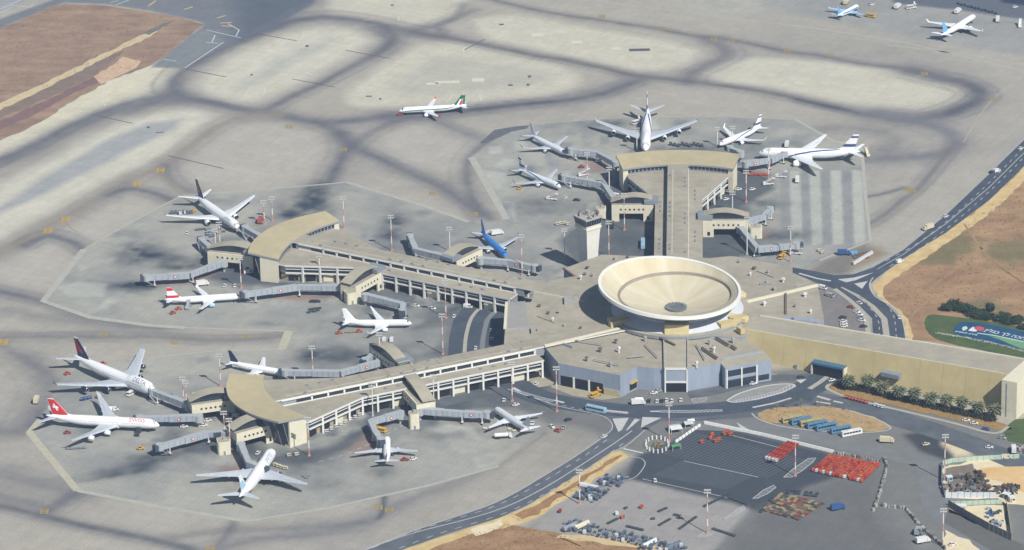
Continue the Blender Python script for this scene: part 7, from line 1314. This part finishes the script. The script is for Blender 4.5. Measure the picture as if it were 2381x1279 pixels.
rough_wall([(1938, 1054), (1985, 1064), (2050, 1074)], 'rough stone wall behind the big red cart field'); rough_wall([(2056, 1066), (2062, 1085), (2056, 1110), (2045, 1150), (2036, 1176), (2030, 1190)], 'rough stone wall east of the big red cart field'); rough_wall([(2046, 1176), (2070, 1180), (2105, 1184), (2120, 1200), (2140, 1226), (2180, 1260), (2200, 1280)], 'rough stone wall stepping down the southern lot'); rough_wall([(2364, 1042), (2372, 1048), (2381, 1040)], 'stone heap at the plaza edge', 1.2)
# building site
def panel_fence(px, h, label, m, name='site_fence', post=3.0):
    q = [P(a, b) for a, b in px]; r = thing(name, label, 'fence', q[0], world=True)
    for a, b2 in zip(q[:-1], q[1:]):
        n_ = max(1, int((b2 - a).length / post))
        for k in range(n_):
            p0, p1 = a.lerp(b2, k / n_), a.lerp(b2, (k + 1) / n_); d = (p1 - p0).normalized(); mb = MB(); mb.beam(p0 + d * .06 + Vector((0, 0, h / 2 + .1)), p1 - d * .06 + Vector((0, 0, h / 2 + .1)), .12, h); mb.build('panel', m, r); mb = MB(); mb.box((p0.x, p0.y, h / 2 + .1), (.22, .22, h + .3)); mb.build('post', M_METG, r)
M_FGREEN = mat('fence_pale_green', A(186, 204, 184), .6, .08, .4); M_FWHITE = mat('fence_white', A(226, 230, 232), .6, .06, .4)
sheet('bare_ground', [[(2190, 1088), (2270, 1070), (2440, 1066), (2440, 1180), (2340, 1172), (2320, 1160), (2200, 1158)]], .10, M_SAND); sheet('bare_ground', [[(2265, 1092), (2330, 1085), (2420, 1090), (2420, 1160), (2370, 1140), (2310, 1115), (2268, 1110)]], .13, M_SANDO, 3); sheet('bare_ground', [[(2205, 1178), (2335, 1176), (2350, 1256), (2290, 1225), (2210, 1192)]], .10, M_SAND); sheet('bare_ground', [[(2196, 1232), (2250, 1256), (2300, 1300), (2190, 1300)]], .10, M_SAND)
sheet('bare_ground', [[(2195, 1090), (2262, 1078), (2280, 1112), (2300, 1135), (2290, 1150), (2205, 1150)]], .14, mat('site_mud', A(128, 118, 104), .95, .2, .15)); sheet('road', [[(2204, 1182), (2300, 1230), (2370, 1262), (2420, 1290), (2320, 1290), (2196, 1216)]], .10, mat('dull_asphalt', A(106, 106, 102), .9, .1, .2))  # mud patch, and the diagonal road in a dull grey asphalt
panel_fence([(2192, 1082), (2215, 1076), (2272, 1071), (2370, 1066)], 2.6, 'pale green site fence along the plaza', M_FGREEN); panel_fence([(2190, 1084), (2189, 1130), (2196, 1154)], 2.6, 'grey site fence on the mast side', M_GALV); panel_fence([(2198, 1158), (2316, 1158)], 3.2, 'long white site hoarding', M_FWHITE); panel_fence([(2205, 1176), (2262, 1175), (2330, 1172)], 2.6, 'pale green fence of the triangular yard', M_FGREEN); panel_fence([(2340, 1172), (2346, 1212), (2352, 1258)], 3.0, 'pale cream fence closing the triangular yard', mat('fence_cream', A(222, 214, 178), .6, .06, .4)); panel_fence([(2205, 1180), (2250, 1206), (2300, 1234), (2352, 1258)], 4.2, 'long dark-backed fence along the diagonal road', mat('fence_slate', A(120, 122, 120), .7, .1, .4))
def cabin(x, y, w, d, h, an, label, m):
    r = thing('site_cabin', label, 'cabin', P(x, y), an); mb = MB(); mb.box((0, 0, h / 2), (w, d, h)); mb.build('wall', m, r); mb = MB(); mb.box((0, 0, h + .1), (w + .2, d + .2, .2)); mb.build('roof', M_FWHITE, r); mb = MB(); mb.box((-w * .25, -d / 2 - .02, 1.1), (.9, .1, 2.0)); mb.build('door', M_METG, r); mb = MB(); mb.box((w * .2, -d / 2 - .02, 1.6), (1.2, .1, .9)); mb.build('window', M_CGL, r)
for a in ((2234, 1186, 6, 3, 2.8, -.05, 'cream cabin in the triangular yard', M_CREAM), (2231, 1158 - 3, 3.5, 2, 2.2, 0, 'white cabin behind the long white hoarding', M_FWHITE), (2207, 1118, 3, 2.6, 2.6, .2, 'pale blue cabin on the site mud', M_LB), (2352, 1166, 3, 3, 2.8, .3, 'cream hut with dark door beyond the hoarding', M_CREAM), (2340, 1158, 4, 3, 2.6, -.6, 'dark hut beyond the hoarding', M_DSTEEL)): cabin(*a)
def heap(x, y, rx, ry, n_, label, ms, h=1.2, smax=1.6):
    c = P(x, y); r = thing('scrap_heap', label, 'scrap heap', c); 
    for k in range(n_):
        a = R_.random() * 6.28; q = math.sqrt(R_.random()); x0, y0 = rx * q * math.cos(a), ry * q * math.sin(a); mb = MB(); sz = (R_.uniform(.5, smax * 1.6), R_.uniform(.4, smax), R_.uniform(.3, h)); mb.box((0, 0, 0), sz); o = mb.build('scrap_piece', ms[k % len(ms)], r); o.location = (x0, y0, sz[2] / 2 + h * (1 - q) * R_.random()); o.rotation_euler = (R_.uniform(-.3, .3), R_.uniform(-.3, .3), R_.random() * 3)
M_SCR = [mat('scrap_brown', A(104, 88, 74), .9, .3, .8), mat('scrap_grey', A(96, 98, 98), .8, .3, .8), mat('scrap_dark', A(66, 62, 60), .9, .3, .8), M_RUST, M_GALV]
heap(2262, 1122, 9, 14, 70, 'heap of dark scrap on the building site', M_SCR, 2.0, 2.2); heap(2215, 1135, 6, 5, 30, 'low brown scrap pile by the grey fence', M_SCR, 1.6, 2.2); heap(2290, 1142, 9, 6, 40, 'brown timber pile behind the hoarding', M_SCR[:3], 1.5, 2.0); heap(2345, 1140, 6, 6, 36, 'tangled brown pile near the orange sand', M_SCR[:3], 2.0, 1.8); heap(2312, 1205, 5, 11, 26, 'blue-grey machine parts in the triangular yard', [M_CARB, M_GALV, M_ULDW, M_DSTEEL], 1.6, 1.8); heap(1528, 1037, 3.5, 5, 20, 'brown rubble inside the ring of white posts', [M_RUST, M_TAN, M_SCR[0]], 1.0, 1.2)
heap(2372, 1046, 3, 6, 20, 'rubble by the white truck at the plaza edge', M_SCR, 1.2, 1.3)

# ================================================================ planting
M_PALM = mat('palm_frond', A(76, 86, 62), .8, .3, .5, col2=A(118, 120, 90)); M_TRK = mat('palm_trunk', A(120, 104, 84), .9, .2, 2.0); M_HEDGE = mat('hedge_leaf', A(44, 54, 38), .9, .3, .6, col2=A(80, 80, 52)); M_BUSH = mat('bush_leaf', A(40, 58, 44), .9, .3, .5, col2=A(68, 88, 58)); M_SHRUB = mat('dry_shrub_leaf', A(126, 122, 84), .9, .2, .5, col2=A(150, 144, 100))
def leafmass(mb, c, rx, ry, rz, n_, s, rnd):
    for k in range(n_):
        while True:
            v = Vector((rnd.uniform(-1, 1), rnd.uniform(-1, 1), rnd.uniform(-1, 1)))
            if .35 < v.length < 1: break
        v = v * (0.75 + .35 * rnd.random()); p = Vector((c[0] + v.x * rx, c[1] + v.y * ry, max(.1, c[2] + v.z * rz))); a = Vector((rnd.gauss(0, 1), rnd.gauss(0, 1), rnd.gauss(0, 1))).normalized(); b2 = a.orthogonal().normalized(); q = a.cross(b2); ss = s * rnd.uniform(.6, 1.3)
        mb.face([p + b2 * ss, p + q * ss * .6, p - b2 * ss, p - q * ss * .6])
def mk_palm(r, rnd, h):
    mb = MB(); mb.tube((0, 0, 0), (.1, .05, h * .5), .38, .26, 8, caps=False); mb.tube((.1, .05, h * .5), (.05, 0, h), .26, .24, 8); mb.build('trunk', M_TRK, r)
    mb = MB()
    for k in range(58):
        a = 2.4 * k; up = 1.15 - 1.75 * (k / 58); L = rnd.uniform(3.9, 5.1); d = Vector((math.cos(a), math.sin(a), 0)); n_ = Vector((-d.y, d.x, 0)); pts = []; p = Vector((.05, 0, h)); th = up
        for s in range(6): pts.append((p.copy(), .2 + .52 * math.sin(math.pi * min(1, (s + .6) / 6)))); p = p + (d * math.cos(th) + Vector((0, 0, math.sin(th)))) * L / 5; th -= .26
        for (p0, w0), (p1, w1) in zip(pts[:-1], pts[1:]):
            dr_ = Vector((0, 0, .14)); mb.face([p0, p1, p1 + n_ * w1 - dr_ * 2, p0 + n_ * w0 - dr_ * 2]); mb.face([p1, p0, p0 - n_ * w0 - dr_ * 2, p1 - n_ * w1 - dr_ * 2])
    mb.build('crown', M_PALM, r)
rn = random.Random(4); pal = [(1973, 882), (2018, 885), (2052, 895), (2090, 907), (2126, 914), (2164, 921), (2202, 928), (2238, 935), (2276, 942), (2312, 949)]; ordn = 'first second third fourth fifth sixth seventh eighth ninth tenth'.split(); protos = []
for k, (x, y) in enumerate(pal):
    c = P(x, y, 6.4); lab = ordn[k] + ' date palm from the tunnel mouth in the row along the yellow wall'
    if k < 3: r = thing('palm_tree', lab, 'palm tree', (c.x, c.y, 0), k, 'date palms along the yellow wall'); mk_palm(r, rn, (6.2, 6.8, 5.8)[k]); protos.append(r)
    else: clone(protos[k % 3], (c.x, c.y, 0), k * 1.3, lab)
hp_ = [(1952, 897), (1966, 902), (1985, 905), (2004, 908), (2024, 912), (2045, 917), (2066, 923), (2088, 928), (2110, 933), (2133, 939), (2156, 945), (2180, 950), (2204, 956), (2228, 961), (2252, 966), (2276, 971), (2300, 977)]; first = None
for k, (x, y) in enumerate(hp_):
    p = P(x, y); 
    if k < 3: mb = MB(); leafmass(mb, (0, 0, 1.1), 4.3, 3.2, 2.2, 620, .45, rn); o = mb.build('hedge_shrub', M_HEDGE); first = (first or []) + [o]
    else: o = first[k % 3].copy(); COL.objects.link(o)
    o.location = p; o.rotation_euler = (0, 0, -.25 + (math.pi if k % 2 else 0)); tag(o, 'dark clipped shrub under the palms along the yellow wall', 'shrub', 'dark shrubs under the palms')
bs = [(2203, 722, 3.6, 3.0), (2218, 716, 4.6, 4.0), (2232, 722, 4.4, 3.8), (2248, 726, 4.0, 3.6), (2262, 733, 4.2, 3.4), (2280, 740, 4.6, 3.2), (2297, 742, 3.6, 3.0), (2302, 726, 2.4, 4.4), (2330, 746, 4.4, 3.6), (2348, 752, 4.8, 3.8), (2366, 752, 3.2, 3.6), (2380, 764, 3, 2.4)]
bl = ['low dark bush at the tip of the lawn', 'tall rounded dark bush beyond the lawn tip', 'dark bush behind the green end of the sign', 'dark bush above the pale emblem of the sign', 'dark bush above the red emblem of the sign', 'dark bush above the first sign letters', 'smaller bush beside the bare gap in the row', 'thin tall sapling behind the row of dark bushes', 'dark bush just past the bare gap', 'biggest dark bush past the bare gap', 'slim bush at the end of the row', 'low bush cut by the lawn corner']
for k, (x, y, w, h) in enumerate(bs):
    w *= 1.25; h *= 1.2; p = P(x, y); r = thing('bush', bl[k], 'bush', p, 0, 'dark bushes behind the lawn sign'); mb = MB(); 
    for j in range(5): a = j * 1.26 + k; leafmass(mb, (w * .45 * math.cos(a), w * .4 * math.sin(a), h * rn.uniform(.4, .75)), w * .55, w * .5, h * .45, 150, .55, rn)
    mb.build('crown', M_BUSH, r); mb = MB(); mb.tube((0, 0, 0), (.2, .1, h * .6), .25, .1, 6); mb.tube((0, 0, h * .2), (w * .3, .1, h * .7), .14, .05, 5); mb.tube((0, 0, h * .2), (-w * .3, -.2, h * .7), .14, .05, 5); mb.build('trunk', M_TRK, r)
for k, (x, y, l) in enumerate(((1806, 957, 'spindly tree at the western end of the planted bus island'), (1832, 950, 'spindly tree second on the planted bus island'), (1862, 948, 'spindly tree third on the planted bus island'), (1905, 946, 'spindly tree midway on the planted bus island'), (1933, 950, 'spindly tree fifth on the planted bus island'), (1972, 958, 'spindly tree near the east end of the planted bus island'))):
    r = thing('young_tree', l, 'tree', P(x, y), 0, 'spindly trees on the bus island'); mb = MB(); mb.tube((0, 0, 0), (.1, 0, 4.6), .14, .06, 6); mb.tube((0, 0, 2.6), (.8, .3, 4.6), .07, .03, 5); mb.tube((0, 0, 2.4), (-.7, .2, 4.4), .07, .03, 5); mb.tube((0, 0, 3.2), (.1, -.7, 5.0), .06, .03, 5); mb.build('trunk', M_TRK, r); mb = MB(); leafmass(mb, (0, 0, 4.6), 1.3, 1.3, 1.1, 60, .26, rn); mb.build('crown', M_SHRUB, r)
# lawn with the laid-out sign
sheet('lawn', [[(2150, 752), (2153, 738), (2166, 732), (2200, 735), (2300, 748), (2440, 778), (2440, 846), (2381, 832), (2300, 818), (2215, 800), (2172, 786), (2155, 770)]], .14, M_LAWN, 3)
SG = thing('ground_sign', 'blue sign laid on the lawn with white lettering and red emblem', 'sign', P(2300, 775), world=True)
def flat(px, z, name, m, sm=0):
    q = P2(px); q = smooth_line(q + [q[0]], sm)[:-1] if sm else q
    mb = MB(); mb.prism([(p.x, p.y) for p in q], z - .12, z); return mb.build(name, m, SG)
flat([(2217, 768), (2222, 758), (2236, 750), (2262, 750), (2310, 757), (2440, 786), (2440, 830), (2370, 812), (2300, 798), (2265, 788), (2218, 777)], .32, 'panel', mat('sign_blue', A(30, 70, 106), .7, .12, .12, col2=A(46, 94, 126)))
flat([(2300, 783), (2340, 788), (2381, 797), (2440, 812), (2440, 824), (2390, 816), (2350, 802), (2330, 793)], .36, 'green_sweep', mat('sign_green', A(116, 160, 120), .7, .1, .2), 3); flat([(2272, 775), (2310, 780), (2381, 795), (2381, 797), (2310, 782), (2272, 776.6)], .38, 'pale_line', mat('sign_pale', A(196, 220, 200), .7, .05, .3))
flat([(2265, 766), (2268, 761.5), (2276, 760.5), (2287, 763), (2288, 768), (2280, 771)], .38, 'red_emblem', mat('sign_red', A(206, 88, 92), .7, .05, .3), 3); flat([(2251, 770), (2258, 764), (2264, 761), (2266, 765), (2272, 771), (2262, 772)], .37, 'white_emblem', mat('sign_white', A(226, 228, 232), .6, .04, .3), 2); flat([(2238, 762), (2246, 760), (2250, 764), (2246, 768), (2240, 770), (2237, 766)], .37, 'pale_emblem', MATS['sign_pale'], 3)
def sign_text(txt, px0, px1, size, name='lettering', sc_y=1.0):
    a, b2 = P(*px0), P(*px1); d = (b2 - a).normalized(); nn = Vector((-d.y, d.x, 0)); cu = bpy.data.curves.new('lettering', 'FONT'); cu.body = txt; cu.size = size; cu.offset = .06; ob = bpy.data.objects.new('lettering', cu); COL.objects.link(ob)
    me = bpy.data.meshes.new_from_object(ob.evaluated_get(bpy.context.evaluated_depsgraph_get())); bpy.data.objects.remove(ob); bpy.data.curves.remove(cu); w = max((v.co.x for v in me.vertices), default=1); k = (b2 - a).length / w
    for v in me.vertices: q = a + d * v.co.x * k + nn * v.co.y * sc_y; v.co = (q.x - SG.location.x, q.y - SG.location.y, .42)
    me.materials.clear(); me.materials.append(MATS['sign_white']); o = bpy.data.objects.new(name, me); COL.objects.link(o); o.parent = SG
sign_text('\u05d9\u05dc\u05d2\u05d1'[::1].replace('\u05d9\u05dc', '\u05df\u05d9\u05dc') + ' \u05da\u05dc ' + '\u05d4\u05db\u05d7\u05de', (2287, 771), (2392, 794), 5.6)
sign_text('\u05ea\u05d9\u05de\u05d5\u05d0\u05dc \u05d4\u05e8\u05d9\u05d9\u05ea', (2220, 773), (2272, 782), 2.6)
r = thing('lawn_edging', 'white flowering edging strip along the lower lawn', 'hedge', P(2280, 795), world=True); q = smooth_line([P(2180, 776), P(2240, 786), P(2310, 800), P(2381, 818), P(2420, 828)], 12); mb = MB()
for p in q:
    for k in range(10): leafmass(mb, (p.x + rn.uniform(-1.2, 1.2), p.y + rn.uniform(-.5, .5), .5), .5, .5, .5, 3, .28, rn)
o = mb.build('blossoms', mat('white_blossom', A(206, 214, 196), .8, .1, .8), r)
# weeds and dry clumps on verges and fields: nobody could count them
mb = MB(); rg = random.Random(12)
def scatter(px, n_, s):
    q = P2(px); x0, x1 = min(p.x for p in q), max(p.x for p in q); y0, y1 = min(p.y for p in q), max(p.y for p in q); k = 0
    while k < n_:
        x, y = rg.uniform(x0, x1), rg.uniform(y0, y1); ins = False
        for i in range(len(q)):
            a, b2 = q[i], q[(i + 1) % len(q)]
            if (a.y > y) != (b2.y > y) and x < (b2.x - a.x) * (y - a.y) / (b2.y - a.y) + a.x: ins = not ins
        if ins: leafmass(mb, (x, y, .2), .5, .5, .3, 4, s, rg)
        k += 1
scatter([(0, 95), (110, 25), (250, 20), (420, 45), (440, 75), (350, 150), (180, 225), (0, 300)], 1500, .30); scatter([(2120, 780), (2060, 680), (2200, 560), (2381, 420), (2381, 740), (2200, 710)], 1600, .34); scatter([(1000, 1279), (1160, 1215), (1300, 1240), (1460, 1279)], 700, .3); scatter([(1420, 1060), (1450, 1060), (1300, 1165), (1200, 1215), (1190, 1200)], 350, .3); scatter([(1940, 900), (2340, 990), (2320, 1000), (1950, 915)], 400, .3); scatter([(1770, 965), (1900, 948), (2050, 990), (1900, 988)], 300, .3)
o = mb.build('dry_weeds', mat('weed_leaf', A(128, 112, 76), .9, .3, .3, col2=A(150, 134, 92))); o['kind'] = 'stuff'
# ================================================================ haze: the air between the aircraft and the field
mb = MB(); mb.prism([(-3650, -3650), (3650, -3650), (3650, 3650), (-3650, 3650)], -1.0, 1012.0, 0, 0, True)
hm = bpy.data.materials.new('haze_air'); hm.use_nodes = True; n = hm.node_tree.nodes; n.remove(n['Principled BSDF']); pv_ = n.new('ShaderNodeVolumePrincipled')
pv_.inputs['Color'].default_value = (.50, .68, 1.0, 1); pv_.inputs['Density'].default_value = HAZE; pv_.inputs['Anisotropy'].default_value = 0.0
hm.node_tree.links.new(pv_.outputs[0], n['Material Output'].inputs['Volume'])
hz = mb.build('haze', hm, kind='stuff')
